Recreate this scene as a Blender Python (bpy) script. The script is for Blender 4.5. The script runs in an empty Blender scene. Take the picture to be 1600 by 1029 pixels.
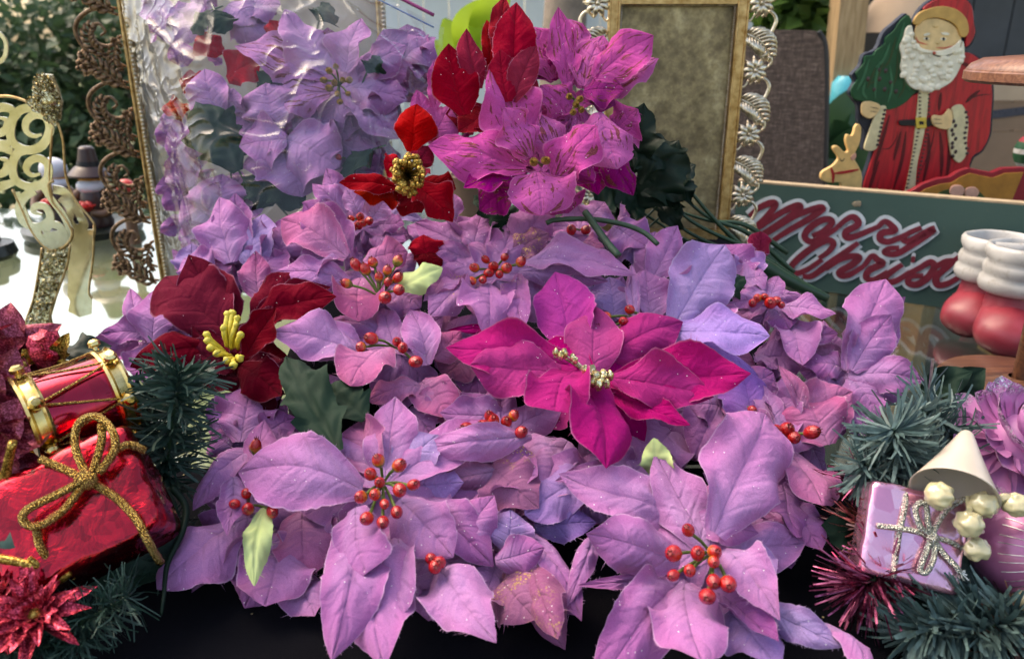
import bpy, math, random
import numpy as np
from mathutils import Vector, Matrix, noise
random.seed(7)
rad = math.radians
scene = bpy.context.scene
COL = scene.collection

# ------------------------------------------------------------------ camera
CAM = Vector((0.0, 0.0, 0.40))
PITCH = rad(20)
FPX = 1600 * 28.0 / 36.0            # focal length in photograph pixels
cam_data = bpy.data.cameras.new('camera')
cam_data.lens = 28.0
cam_data.sensor_width = 36.0
cam_data.clip_start = 0.02
cam_data.clip_end = 400
cam_data.dof.use_dof = True
cam_data.dof.focus_distance = 0.70
cam_data.dof.aperture_fstop = 8.0
cam = bpy.data.objects.new('camera', cam_data)
COL.objects.link(cam)
cam.location = CAM
cam.rotation_euler = (rad(90) - PITCH, 0, 0)
scene.camera = cam

# ------------------------------------------------------------------ light
SUN_EL, SUN_AZ = rad(56), rad(-62)      # azimuth from +Y towards +X
world = bpy.data.worlds.new('World')
scene.world = world
world.use_nodes = True
wn = world.node_tree.nodes
bg = wn['Background']
sky = wn.new('ShaderNodeTexSky')
sky.sky_type = 'NISHITA'
sky.sun_disc = False
sky.sun_elevation = SUN_EL
sky.sun_rotation = SUN_AZ
sky.air_density = 1.0
sky.dust_density = 3.5
sky.ozone_density = 1.0
world.node_tree.links.new(sky.outputs[0], bg.inputs[0])
bg.inputs[1].default_value = 0.15
sun_data = bpy.data.lights.new('sun', 'SUN')
sun_data.energy = 0.6
sun_data.angle = rad(50)
sun_data.color = (1.0, 0.96, 0.90)
sun = bpy.data.objects.new('sun', sun_data)
COL.objects.link(sun)
sd = Vector((math.sin(SUN_AZ) * math.cos(SUN_EL), math.cos(SUN_AZ) * math.cos(SUN_EL), math.sin(SUN_EL)))
sun.rotation_euler = (-sd).to_track_quat('-Z', 'Y').to_euler()

scene.view_settings.view_transform = 'Standard'
scene.view_settings.look = 'None'
scene.view_settings.exposure = 1.5
scene.view_settings.gamma = 1.0
scene.view_settings.use_curve_mapping = False
scene.cycles.use_denoising = True
scene.cycles.use_adaptive_sampling = True
scene.cycles.adaptive_threshold = 0.025
scene.view_settings.use_white_balance = True        # the camera's white balance for open shade
scene.view_settings.white_balance_temperature = 7700
scene.cycles.max_bounces = 5
scene.cycles.diffuse_bounces = 3
scene.cycles.glossy_bounces = 3
scene.cycles.transmission_bounces = 4
scene.cycles.transparent_max_bounces = 10
scene.cycles.caustics_reflective = False
scene.cycles.caustics_refractive = False
scene.cycles.sample_clamp_indirect = 6.0
# ------------------------------------------------------------------ helpers
SP, CP = math.sin(PITCH), math.cos(PITCH)
RIGHT = Vector((1, 0, 0))
UPV = Vector((0, SP, CP))
FWD = Vector((0, CP, -SP))
ZUP = Vector((0, 0, 1))

def ray(px, py):
    x = (px - 800.0) / FPX
    y = -(py - 514.5) / FPX
    return Vector((x, CP + y * SP, -SP + y * CP))

def at(px, py, Y):
    """Point of the place seen at a photograph pixel, Y metres away on the table."""
    d = ray(px, py)
    return CAM + d * (Y / d.y)

def depth_of(p):
    return (p - CAM).dot(FWD)

def zone(ox, oy, k):
    f = lambda x, y: (ox + x * k, oy + y * k)
    f.k = k
    return f
ZI = zone(0, 0, 1)
ZA = zone(180, 400, .3625)
ZB = zone(240, 660, .3625)
ZC = zone(640, 280, .3692)
ZD = zone(660, 640, .4375)
ZE = zone(1120, 380, .3109)
Z2 = zone(180, 0, .418)
Z3 = zone(520, 0, .4082)
Z4 = zone(880, 0, .4666)
ZS = zone(1150, 280, .25)
ZN = zone(1260, 0, .3208)
ZR = zone(0, 90, .4375)
ZP = zone(1280, 660, .2721)
ZL = zone(0, 480, .5337)
ZT = zone(430, 240, .2333)

class PixPlane:
    """A real plane in the scene onto which outlines are laid out at real size."""
    def __init__(s, P, n):
        s.P, s.n = Vector(P), Vector(n).normalized()
    def __call__(s, px, py):
        d = ray(px, py)
        return CAM + d * ((s.P - CAM).dot(s.n) / d.dot(s.n))

def lin(h):
    h = h.lstrip('#')
    o = []
    for i in (0, 2, 4):
        c = int(h[i:i + 2], 16) / 255
        o.append(c / 12.92 if c <= .04045 else ((c + .055) / 1.055) ** 2.4)
    return (o[0], o[1], o[2], 1.0)

def cr(pts, n=6, closed=False):
    """Catmull-Rom through points."""
    P = [Vector(p) for p in pts]
    m = len(P)
    out = []
    rng = range(m) if closed else range(m - 1)
    for i in rng:
        p1, p2 = P[i], P[(i + 1) % m]
        p0 = P[i - 1] if (i > 0 or closed) else p1 + (p1 - p2)
        p3 = P[(i + 2) % m] if (i + 2 < m or closed) else p2 + (p2 - p1)
        for k in range(n):
            t = k / n
            out.append(.5 * ((2 * p1) + (p2 - p0) * t + (2 * p0 - 5 * p1 + 4 * p2 - p3) * t * t + (3 * p1 - p0 - 3 * p2 + p3) * t ** 3))
    if not closed:
        out.append(P[-1])
    return out

def origin_of(o):
    p = Vector((0, 0, 0))
    while o is not None:
        p += o.location
        o = o.parent
    return p

class MB:
    def __init__(s):
        s.v, s.f, s.uv = [], [], {}
    def add(s, vs, fs):
        b = len(s.v)
        s.v.extend(Vector(v) for v in vs)
        s.f.extend(tuple(b + i for i in f) for f in fs)
        return b
    def box(s, c, X, Y, Z, taper=1.0):
        """c centre; X,Y,Z half-axis vectors"""
        c, X, Y, Z = Vector(c), Vector(X), Vector(Y), Vector(Z)
        vs = []
        for k in (-1, 1):
            t = taper if k > 0 else 1
            for (i, j) in ((-1, -1), (1, -1), (1, 1), (-1, 1)):
                vs.append(c + X * i * t + Y * j * t + Z * k)
        s.add(vs, [(3, 2, 1, 0), (4, 5, 6, 7), (0, 1, 5, 4), (1, 2, 6, 5), (2, 3, 7, 6), (3, 0, 4, 7)])
        return s
    def tube(s, pts, r, seg=6, cap=True, flat=1.0, fn=None):
        P = [Vector(p) for p in pts]
        n = len(P)
        R = r if isinstance(r, (list, tuple)) else [r] * n
        if len(R) != n:
            R = [R[0] + (R[-1] - R[0]) * i / (n - 1) for i in range(n)] if len(R) == 2 else [np.interp(i / (n - 1), np.linspace(0, 1, len(R)), R) for i in range(n)]
        t0 = (P[1] - P[0]).normalized()
        nrm = Vector(fn) if fn is not None else (Vector((0, 0, 1)) if abs(t0.z) < .9 else Vector((1, 0, 0)))
        vs, fs = [], []
        for i in range(n):
            t = (P[min(i + 1, n - 1)] - P[max(i - 1, 0)])
            t = t.normalized() if t.length > 1e-9 else t0
            if fn is not None:
                nrm = Vector(fn)
            nrm = nrm - t * nrm.dot(t)
            nrm = nrm.normalized() if nrm.length > 1e-6 else t.orthogonal().normalized()
            b = t.cross(nrm)
            for k in range(seg):
                a = 2 * math.pi * k / seg
                vs.append(P[i] + (nrm * math.cos(a) * flat + b * math.sin(a)) * R[i])
        for i in range(n - 1):
            for k in range(seg):
                k2 = (k + 1) % seg
                fs.append((i * seg + k, i * seg + k2, (i + 1) * seg + k2, (i + 1) * seg + k))
        if cap:
            fs.append(tuple(range(seg - 1, -1, -1)))
            fs.append(tuple((n - 1) * seg + k for k in range(seg)))
        s.add(vs, fs)
        return s
    def lathe(s, c, axis, prof, seg=24, ref=None, wob=0.0, cap=False):
        """prof: list of (radius, height along axis)"""
        c, ax = Vector(c), Vector(axis).normalized()
        a = Vector(ref) if ref is not None else ax.orthogonal()
        a = (a - ax * a.dot(ax)).normalized()
        b = ax.cross(a)
        vs, fs = [], []
        for (r, h) in prof:
            for k in range(seg):
                t = 2 * math.pi * k / seg
                rr = r * (1 + wob * noise.noise(Vector((math.cos(t) * 1.5, math.sin(t) * 1.5, h * 60))))
                vs.append(c + ax * h + (a * math.cos(t) + b * math.sin(t)) * rr)
        n = len(prof)
        for i in range(n - 1):
            for k in range(seg):
                k2 = (k + 1) % seg
                fs.append((i * seg + k, i * seg + k2, (i + 1) * seg + k2, (i + 1) * seg + k))
        if cap:
            fs.append(tuple(range(seg - 1, -1, -1)))
            fs.append(tuple((n - 1) * seg + k for k in range(seg)))
        s.add(vs, fs)
        return s
    def ball(s, c, r, seg=12, rings=8, sc=(1, 1, 1), bump=0.0, freq=3.0):
        c = Vector(c)
        vs, fs = [], []
        for i in range(rings + 1):
            th = math.pi * i / rings
            for k in range(seg):
                ph = 2 * math.pi * k / seg
                d = Vector((math.sin(th) * math.cos(ph), math.sin(th) * math.sin(ph), math.cos(th)))
                rr = r * (1 + bump * noise.noise(d * freq + c * 91))
                vs.append(c + Vector((d.x * sc[0], d.y * sc[1], d.z * sc[2])) * rr)
        for i in range(rings):
            for k in range(seg):
                k2 = (k + 1) % seg
                fs.append((i * seg + k, (i + 1) * seg + k, (i + 1) * seg + k2, i * seg + k2))
        s.add(vs, fs)
        return s
    def prism(s, pts, n, z0, z1, bevel=0.0):
        """closed outline pts (3D, coplanar) extruded along n from z0 to z1; z1 side is the front"""
        n = Vector(n).normalized()
        P = [Vector(p) for p in pts]
        m = len(P)
        c = sum(P, Vector()) / m
        # orient so that the front looks along n
        area = Vector()
        for i in range(m):
            area += (P[i] - c).cross(P[(i + 1) % m] - c)
        if area.dot(n) < 0:
            P.reverse()
        vs = [p + n * z0 for p in P]
        fs = [tuple(range(m - 1, -1, -1))]
        if bevel > 0:
            vs += [p + n * (z1 - bevel) for p in P]
            ins = []
            for i in range(m):
                e = (P[(i + 1) % m] - P[i - 1])
                e = e.normalized() if e.length > 1e-9 else Vector((1, 0, 0))
                ins.append(P[i] + n.cross(e) * bevel + n * z1)
            vs += ins
            layers = 3
        else:
            vs += [p + n * z1 for p in P]
            layers = 2
        for l in range(layers - 1):
            for i in range(m):
                j = (i + 1) % m
                fs.append((l * m + i, l * m + j, (l + 1) * m + j, (l + 1) * m + i))
        fs.append(tuple((layers - 1) * m + i for i in range(m)))
        s.add(vs, fs)
        return s
    def stroke(s, pts, w, n, z0, z1):
        """a painted/cut ribbon of width w along pts in a plane with normal n, with round ends"""
        P = [Vector(p) for p in pts]
        n = Vector(n).normalized()
        W = w if isinstance(w, (list, tuple)) else [w] * len(P)
        if len(W) != len(P):
            W = [float(np.interp(i / (len(P) - 1), np.linspace(0, 1, len(W)), W)) for i in range(len(P))]
        L, R = [], []
        for i in range(len(P)):
            t = (P[min(i + 1, len(P) - 1)] - P[max(i - 1, 0)])
            t = t.normalized() if t.length > 1e-9 else Vector((1, 0, 0))
            sd = n.cross(t)
            L.append(P[i] + sd * W[i] / 2)
            R.append(P[i] - sd * W[i] / 2)
        vs, fs = [], []
        for i in range(len(P)):
            vs += [L[i] + n * z0, L[i] + n * z1, R[i] + n * z1, R[i] + n * z0]
        for i in range(len(P) - 1):
            a, b = i * 4, (i + 1) * 4
            for k in range(4):
                k2 = (k + 1) % 4
                fs.append((a + k, a + k2, b + k2, b + k))
        fs.append((3, 2, 1, 0))
        e = (len(P) - 1) * 4
        fs.append((e, e + 1, e + 2, e + 3))
        s.add(vs, fs)
        return s
    def build(s, name, mat, parent=None, smooth=True, color=None, kind=None):
        o0 = origin_of(parent) if parent is not None else Vector((0, 0, 0))
        me = bpy.data.meshes.new(name)
        me.from_pydata([(v - o0)[:] for v in s.v], [], s.f)
        me.update()
        if smooth:
            me.polygons.foreach_set('use_smooth', [True] * len(me.polygons))
            if smooth != 'all':
                me.set_sharp_from_angle(angle=rad(38))
        me.materials.append(mat)
        o = bpy.data.objects.new(name, me)
        COL.objects.link(o)
        o.parent = parent
        if color is not None:
            o.color = color
        if kind:
            o['kind'] = kind
        return o

def tag(o, label=None, cat=None, group=None, kind=None):
    if label: o['label'] = label
    if cat: o['category'] = cat
    if group: o['group'] = group
    if kind: o['kind'] = kind
    return o

def empty(name, loc, label=None, cat=None, group=None):
    o = bpy.data.objects.new(name, None)
    o.empty_display_size = .02
    COL.objects.link(o)
    o.location = loc
    return tag(o, label, cat, group)

def recentre(o):
    """put a top-level mesh's origin at the middle of its base"""
    me = o.data
    n = len(me.vertices)
    a = np.empty(n * 3); me.vertices.foreach_get('co', a); a = a.reshape(n, 3)
    c = np.array([(a[:, 0].min() + a[:, 0].max()) / 2, (a[:, 1].min() + a[:, 1].max()) / 2, a[:, 2].min()])
    me.vertices.foreach_set('co', (a - c).ravel())
    o.location = Vector(c)
    me.update()
    return o

# ------------------------------------------------------------------ materials
class NT:
    def __init__(s, name):
        s.m = bpy.data.materials.new(name)
        s.m.use_nodes = True
        s.t = s.m.node_tree
        s.n, s.l = s.t.nodes, s.t.links
        s.p = s.n['Principled BSDF']
        s.out = s.n['Material Output']
    def new(s, typ, **kw):
        nd = s.n.new('ShaderNode' + typ)
        for k, v in kw.items():
            setattr(nd, k, v)
        return nd
    def link(s, a, b):
        s.l.new(a, b)
    def math(s, op, a, b=None, c=None, clamp=False):
        nd = s.new('Math', operation=op, use_clamp=clamp)
        for i, x in enumerate((a, b, c)):
            if x is None: continue
            if isinstance(x, (int, float)): nd.inputs[i].default_value = x
            else: s.link(x, nd.inputs[i])
        return nd.outputs[0]
    def mix(s, fac, a, b, blend='MIX'):
        nd = s.new('Mix', data_type='RGBA', blend_type=blend)
        for i, x in ((0, fac), (6, a), (7, b)):
            if isinstance(x, (int, float)): nd.inputs[i].default_value = x
            elif isinstance(x, tuple): nd.inputs[i].default_value = x
            else: s.link(x, nd.inputs[i])
        return nd.outputs[2]
    def noise(s, scale, vec=None, detail=3, rough=.5, dist=0):
        nd = s.new('TexNoise')
        nd.inputs['Scale'].default_value = scale
        nd.inputs['Detail'].default_value = detail
        nd.inputs['Roughness'].default_value = rough
        nd.inputs['Distortion'].default_value = dist
        if vec is not None: s.link(vec, nd.inputs['Vector'])
        return nd.outputs[0]
    def voro(s, scale, vec=None, feature='F1', out='Distance'):
        nd = s.new('TexVoronoi', feature=feature)
        nd.inputs['Scale'].default_value = scale
        if vec is not None: s.link(vec, nd.inputs['Vector'])
        return nd.outputs[out]
    def ramp(s, fac, stops):
        nd = s.new('ValToRGB')
        el = nd.color_ramp.elements
        while len(el) < len(stops): el.new(.5)
        for e, (p, c) in zip(el, stops):
            e.position = p
            e.color = c if isinstance(c, tuple) else (c, c, c, 1)
        s.link(fac, nd.inputs[0])
        return nd.outputs[0]
    def bump(s, h, strength=.3, dist=.001, normal=None):
        nd = s.new('Bump')
        nd.inputs['Strength'].default_value = strength
        nd.inputs['Distance'].default_value = dist
        s.link(h, nd.inputs['Height'])
        if normal is not None: s.link(normal, nd.inputs['Normal'])
        return nd.outputs[0]
    def obj(s):
        return s.new('TexCoord').outputs['Object']
    def set(s, **kw):
        M = {'color': 'Base Color', 'rough': 'Roughness', 'metal': 'Metallic', 'spec': 'Specular IOR Level', 'coat': 'Coat Weight',
             'coat_rough': 'Coat Roughness', 'trans': 'Transmission Weight', 'ior': 'IOR', 'sheen': 'Sheen Weight', 'normal': 'Normal',
             'sheen_rough': 'Sheen Roughness', 'sss': 'Subsurface Weight', 'alpha': 'Alpha'}
        for k, v in kw.items():
            i = s.p.inputs[M[k]]
            if isinstance(v, (int, float, tuple)): i.default_value = v
            else: s.link(v, i)
        return s

def paint(name, c, rough=.5, metal=0.0, var=.25, vs=60, bump=.15, bs=300, coat=0.0, dirt=None, bd=.0006, spec=.5):
    """painted / cast surface with mottled colour and fine relief"""
    t = NT(name)
    c = lin(c) if isinstance(c, str) else c
    ob = t.obj()
    n = t.noise(vs, ob, 5, .6)
    d = tuple(x * (1 - var) for x in c[:3]) + (1,)
    l = tuple(min(1, x * (1 + var * .6)) for x in c[:3]) + (1,)
    col = t.ramp(n, [(.3, d), (.7, l)])
    if dirt:
        m = t.noise(vs * 2.3, ob, 6, .7)
        col = t.mix(t.ramp(m, [(.55, 0.0), (.68, 1.0)]), col, lin(dirt))
    r = t.math('MULTIPLY_ADD', t.noise(vs * 1.7, ob, 3), .25, rough - .12)
    t.set(color=col, rough=r, metal=metal, coat=coat, spec=spec)
    if bump:
        t.set(normal=t.bump(t.noise(bs, ob, 4), bump, bd))
    return t.m
M = {}
def fabric(name, gold=0.0, sparkle=.5, blotch=None):
    """woven silk-flower cloth; the cloth's own dye is the object colour"""
    t = NT(name)
    uv = t.new('UVMap').outputs[0]
    sep = t.new('SeparateXYZ'); t.link(uv, sep.inputs[0])
    u, v = sep.outputs[0], sep.outputs[1]
    oi = t.new('ObjectInfo')
    dye = oi.outputs['Color']; rnd = oi.outputs['Random']
    ob = t.obj()
    hsv = t.new('HueSaturation')
    t.link(dye, hsv.inputs['Color'])
    t.link(t.math('MULTIPLY_ADD', rnd, .020, .490), hsv.inputs['Hue'])
    t.link(t.math('MULTIPLY_ADD', rnd, .16, .92), hsv.inputs['Saturation'])
    base = hsv.outputs[0]
    # airbrushed dye: paler and bluer near the heart, richer towards the rim
    pale = t.mix(.30, base, (.56, .44, .74, 1)) if blotch is None else base
    n1 = t.noise(14, ob, 3)
    f = t.math('ADD', v, t.math('MULTIPLY_ADD', n1, .7, -.35))
    col = t.mix(t.ramp(f, [(.15, 0.0), (.75, 1.0)]), pale, base)
    edge = t.math('ABSOLUTE', t.math('MULTIPLY_ADD', u, 2.0, -1.0))
    rich = t.mix(.5, base, t.mix(1.0, base, (.92, .55, .75, 1), 'MULTIPLY'))
    col = t.mix(t.math('MULTIPLY', t.ramp(t.math('ADD', edge, t.math('MULTIPLY', n1, .5)), [(.75, 0.0), (1.3, 1.0)]), .55), col, rich)
    n2 = t.noise(120, ob, 4, .65)
    gr = t.noise(1500, ob, 2, .6)
    col = t.mix(t.ramp(gr, [(.38, .45), (.62, 0.0)]), col, t.mix(1.0, col, (.62, .55, .64, 1), 'MULTIPLY'))
    col = t.mix(t.math('MULTIPLY', n2, .30), col, t.mix(1.0, col, (.60, .52, .62, 1), 'MULTIPLY'))
    # cut edge shows the undyed thread
    rim = t.ramp(edge, [(.955, 0.0), (.99, 1.0)])
    col = t.mix(t.math('MULTIPLY', rim, t.math('MULTIPLY', n2, .5)), col, (.85, .72, .86, 1) if blotch is None else (.8, .4, .6, 1))
    rough = .88
    metal = None
    vn = t.new('TexVoronoi'); vn.inputs['Scale'].default_value = 900
    t.link(ob, vn.inputs['Vector'])
    sp = t.new('SeparateColor'); t.link(vn.outputs['Color'], sp.inputs[0])
    patch = t.ramp(t.noise(38, ob, 3), [(.45, 0.0), (.65, 1.0)])
    thr = 1 - .012 * sparkle
    spk = t.math('MULTIPLY', t.math('GREATER_THAN', sp.outputs[0], thr), t.math('LESS_THAN', vn.outputs['Distance'], .42))
    spk = t.math('MULTIPLY', spk, t.math('GREATER_THAN', t.math('ADD', patch, sp.outputs[1]), .75))
    if blotch == 'gold':
        g = t.noise(70, ob, 4, .7)
        mask = t.math('MULTIPLY', t.ramp(t.noise(26, ob, 2), [(.50, 0.0), (.58, 1.0)]), t.ramp(t.voro(520, ob), [(.30, 1.0), (.5, 0.0)]))
        mask = t.math('MULTIPLY', mask, t.ramp(g, [(.42, 0.0), (.55, 1.0)]))
        col = t.mix(mask, col, (.62, .42, .13, 1))
        metal = t.math('MULTIPLY', mask, .85)
        rough = t.math('MULTIPLY_ADD', mask, -.5, .88)
    if blotch == 'brown':
        # glue-and-glitter dabs along the veins
        mp = t.new('Mapping'); mp.inputs['Scale'].default_value = (5.5, 3.2, 1)
        cx = t.new('CombineXYZ'); t.link(edge, cx.inputs[0]); t.link(t.math('MULTIPLY_ADD', edge, -.5, v), cx.inputs[1]); t.link(t.math('MULTIPLY', rnd, 30), cx.inputs[2])
        t.link(cx.outputs[0], mp.inputs['Vector'])
        b = t.noise(1.2, mp.outputs[0], 3, .55, .4)
        mask = t.ramp(b, [(.56, 0.0), (.585, 1.0)])
        mask = t.math('MULTIPLY', mask, t.ramp(edge, [(.03, 0.0), (.12, 1.0), (.80, 1.0), (.9, 0.0)]))
        gl = t.ramp(t.voro(700, ob), [(.25, 1.0), (.5, 0.0)])
        col = t.mix(t.math('MULTIPLY', mask, .86), col, t.mix(gl, (.15, .035, .030, 1), (.27, .09, .05, 1)))
        metal = t.math('MULTIPLY', mask, .15)
        rough = t.math('MULTIPLY_ADD', mask, -.42, .88)
    col = t.mix(spk, col, (.9, .85, .85, 1))
    # weave
    wv = t.new('TexWave', wave_type='BANDS', bands_direction='X'); wv.inputs['Scale'].default_value = 26
    t.link(uv, wv.inputs['Vector'])
    wh = t.new('TexWave', wave_type='BANDS', bands_direction='Y'); wh.inputs['Scale'].default_value = 40
    t.link(uv, wh.inputs['Vector'])
    # relief in metres: weave, pressed wrinkles, midrib and pinnate vein creases
    h = t.math('MULTIPLY', t.math('MULTIPLY', wv.outputs[1], wh.outputs[1]), .00012)
    h = t.math('ADD', h, t.math('MULTIPLY', gr, .00025))
    h = t.math('ADD', h, t.math('MULTIPLY', t.noise(70, ob, 4, .6, .8), .0030))
    ph = t.math('ADD', t.math('MULTIPLY_ADD', edge, -1.15, t.math('MULTIPLY', v, 5.0)), t.math('MULTIPLY', n1, .8))
    vz = t.math('POWER', t.math('ABSOLUTE', t.math('COSINE', t.math('MULTIPLY', ph, math.pi))), 14.0)
    vz = t.math('MULTIPLY', vz, t.ramp(edge, [(.0, 1.0), (.75, 0.6), (.95, 0.0)]))
    mid = t.ramp(edge, [(.0, 1.0), (.07, 0.0)])
    h = t.math('SUBTRACT', h, t.math('MULTIPLY', t.math('ADD', vz, mid), .00085))
    bp = t.bump(h, 1.0, 1.0)
    t.set(color=col, rough=rough, sheen=.08 if blotch in (None, 'gold') else .02, normal=bp, spec=.10 if blotch in (None, 'gold') else .04)
    if metal is not None: t.set(metal=metal)
    tr = t.new('BsdfTranslucent'); t.link(col, tr.inputs[0]); t.link(bp, tr.inputs['Normal'])
    mx = t.new('MixShader'); mx.inputs[0].default_value = .14
    t.link(t.p.outputs[0], mx.inputs[1]); t.link(tr.outputs[0], mx.inputs[2])
    t.link(mx.outputs[0], t.out.inputs[0])
    return t.m
M['silk'] = fabric('silk_petal')
M['silk_gold'] = fabric('silk_petal_gold_glitter', blotch='gold', sparkle=1.5)
M['silk_brown'] = fabric('silk_petal_brown_glitter', blotch='brown')
M['silk_plain'] = fabric('silk_petal_deep', blotch='none', sparkle=.35)

def leaf_mat(name, c, c2, rough=.5, coat=.1):
    t = NT(name)
    uv = t.new('UVMap').outputs[0]
    sep = t.new('SeparateXYZ'); t.link(uv, sep.inputs[0])
    ob = t.obj()
    col = t.mix(t.noise(45, ob, 4), lin(c), lin(c2))
    e = t.math('ABSOLUTE', t.math('MULTIPLY_ADD', sep.outputs[0], 2, -1))
    mid = t.ramp(e, [(.02, 1.0), (.07, 0.0)])
    col = t.mix(t.math('MULTIPLY', mid, .35), col, lin(c2))
    t.set(color=col, rough=rough, coat=coat, coat_rough=.35, spec=.15, normal=t.bump(t.noise(500, ob, 3), .3, .0005))
    return t.m
M['leaf'] = leaf_mat('silk_leaf_green', '12241a', '22382b', .7, 0)
M['leaf_dark'] = leaf_mat('silk_leaf_dark_green', '0a1a12', '14291e', .5, .05)
M['leaf_pale'] = leaf_mat('silk_leaf_pale_green', '9db06c', 'c3cf95', .8, 0)
M['stem'] = paint('plastic_stem', '1e3c26', .45, var=.3, vs=80, bump=.3, bs=400)
M['stalk'] = paint('berry_stalk', '5a6e2c', .5, var=.3, vs=200)
def berry_mat():
    t = NT('berry_lacquer')
    g = t.new('TexCoord').outputs['Generated']
    sep = t.new('SeparateXYZ'); t.link(g, sep.inputs[0])
    oi = t.new('ObjectInfo')
    ob = t.obj()
    n = t.noise(1.4, ob, 3)
    f = t.math('ADD', t.math('MULTIPLY_ADD', n, .5, -.25), t.math('ADD', sep.outputs[2], t.math('MULTIPLY_ADD', oi.outputs['Random'], -.62, .26)))
    col = t.ramp(f, [(.06, lin('6a6a22')), (.2, lin('c8701c')), (.36, lin('b81a18')), (1.0, lin('a00c14'))])
    col = t.mix(t.ramp(sep.outputs[2], [(.80, 0.0), (.93, .8)]), col, lin('4a0c0c'))
    t.set(color=col, rough=.25, coat=.6, coat_rough=.12, normal=t.bump(t.noise(2.5, ob, 3), .25, .15))
    return t.m
M['berry'] = berry_mat()
def glitter(name, c, c2, scale=900, metal=.7, rough=.3, bstr=1.0):
    t = NT(name)
    ob = t.obj()
    vn = t.new('TexVoronoi'); vn.inputs['Scale'].default_value = scale; t.link(ob, vn.inputs['Vector'])
    sp = t.new('SeparateColor'); t.link(vn.outputs['Color'], sp.inputs[0])
    col = t.mix(t.math('POWER', sp.outputs[0], 2.0), lin(c), lin(c2))
    nm = t.bump(sp.outputs[1], bstr, .0012)
    t.set(color=col, metal=metal, rough=rough, normal=nm)
    return t.m
M['glit_red'] = glitter('red_glitter', '7a0a20', 'e8506a')
M['glit_maroon'] = glitter('maroon_glitter', '6a1424', 'b05068', metal=.5)
M['glit_gold'] = glitter('gold_glitter', '6a4a10', 'e8c060')
M['sequin'] = glitter('gold_sequin', 'a08c5c', 'fff4cc', 500, .9, .25)
def metal_mat(name, c, c2, rough=.3, vs=120, bump=.2, bs=500):
    t = NT(name)
    ob = t.obj()
    n = t.noise(vs, ob, 5, .6)
    t.set(color=t.ramp(n, [(.32, lin(c)), (.68, lin(c2))]), metal=1.0, rough=t.math('MULTIPLY_ADD', n, .3, rough - .1),
          normal=t.bump(t.noise(bs, ob, 3), bump, .0004))
    return t.m
M['gold'] = metal_mat('polished_gold', 'c09a48', 'f0d898', .18, 60, .05)
M['gold_sheet'] = metal_mat('pale_gold_sheet', 'cfc7a6', 'f6f0d8', .15, 30, .12, 60)
M['brass'] = metal_mat('rubbed_brass', '9a774a', 'd6b887', .36, 90)
M['brass_pale'] = metal_mat('pale_cast_brass', 'a8977c', 'eadfca', .28, 150)
M['bronze'] = metal_mat('dark_bronze', '4a382c', '8a7058', .42, 150)
M['silver'] = metal_mat('silver_thread', '8f918c', 'd8dad4', .3, 300)
def cord_mat(name, c, c2, scale):
    t = NT(name)
    ob = t.obj()
    d = t.voro(scale, ob)
    t.set(color=t.ramp(d, [(.15, lin(c2)), (.55, lin(c))]), metal=1.0, rough=.25, normal=t.bump(t.math('SUBTRACT', 1.0, d), 1.0, .0012))
    return t.m
M['gold_cord'] = cord_mat('gold_bead_cord', '6d4d1c', 'efd68c', 1050)
M['silver_cord'] = cord_mat('silver_braid', 'a4a69c', 'f0f2ea', 900)
def foil(name, c, c2, rough=.1, scale=45, st=.6):
    t = NT(name)
    ob = t.obj()
    vn = t.new('TexVoronoi'); vn.inputs['Scale'].default_value = scale * 3; t.link(ob, vn.inputs['Vector'])
    sp = t.new('SeparateColor'); t.link(vn.outputs['Color'], sp.inputs[0])
    b1 = t.bump(t.noise(scale, ob, 4, .6, 1.2), st, .004)
    b2 = t.bump(sp.outputs[0], st * .35, .0012, b1)
    t.set(color=t.mix(sp.outputs[1], lin(c), lin(c2)), metal=.95, rough=rough, normal=b2, coat=.5, coat_rough=.05)
    return t.m
M['foil_red'] = foil('red_foil', '8c0a20', 'c81830', .16)
M['foil_pink'] = foil('pink_foil', 'd88cae', 'f0bcd2', .2, 30, .2)
M['foil_pink'].node_tree.nodes['Principled BSDF'].inputs['Metallic'].default_value = .82
M['drum_red'] = foil('red_drum_foil', '8a0c26', 'b4183a', .14, 20, .12)
M['needle_green'] = paint('pine_green', '2a463c', .55, var=.4, vs=200, bump=0)
M['needle_blue'] = paint('pine_blue_green', '4e6664', .55, var=.4, vs=200, bump=0)
M['tinsel'] = metal_mat('pink_tinsel', '6a2a44', 'b86a8c', .25, 200, 0)
M['tinsel2'] = metal_mat('copper_tinsel', '6a4038', 'b8887c', .25, 200, 0)
M['satin'] = paint('cream_satin', 'cdbfae', .32, var=.08, vs=40, bump=.2, bs=900, coat=.1)
M['pearl'] = paint('cream_pearl', 'c4ba92', .15, var=.1, vs=100, bump=.1, bs=200, coat=.9)
M['ballpink'] = paint('pink_satin_ball', 'b26a92', .34, metal=.35, var=.15, vs=50, bump=.1, coat=.3)
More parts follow.
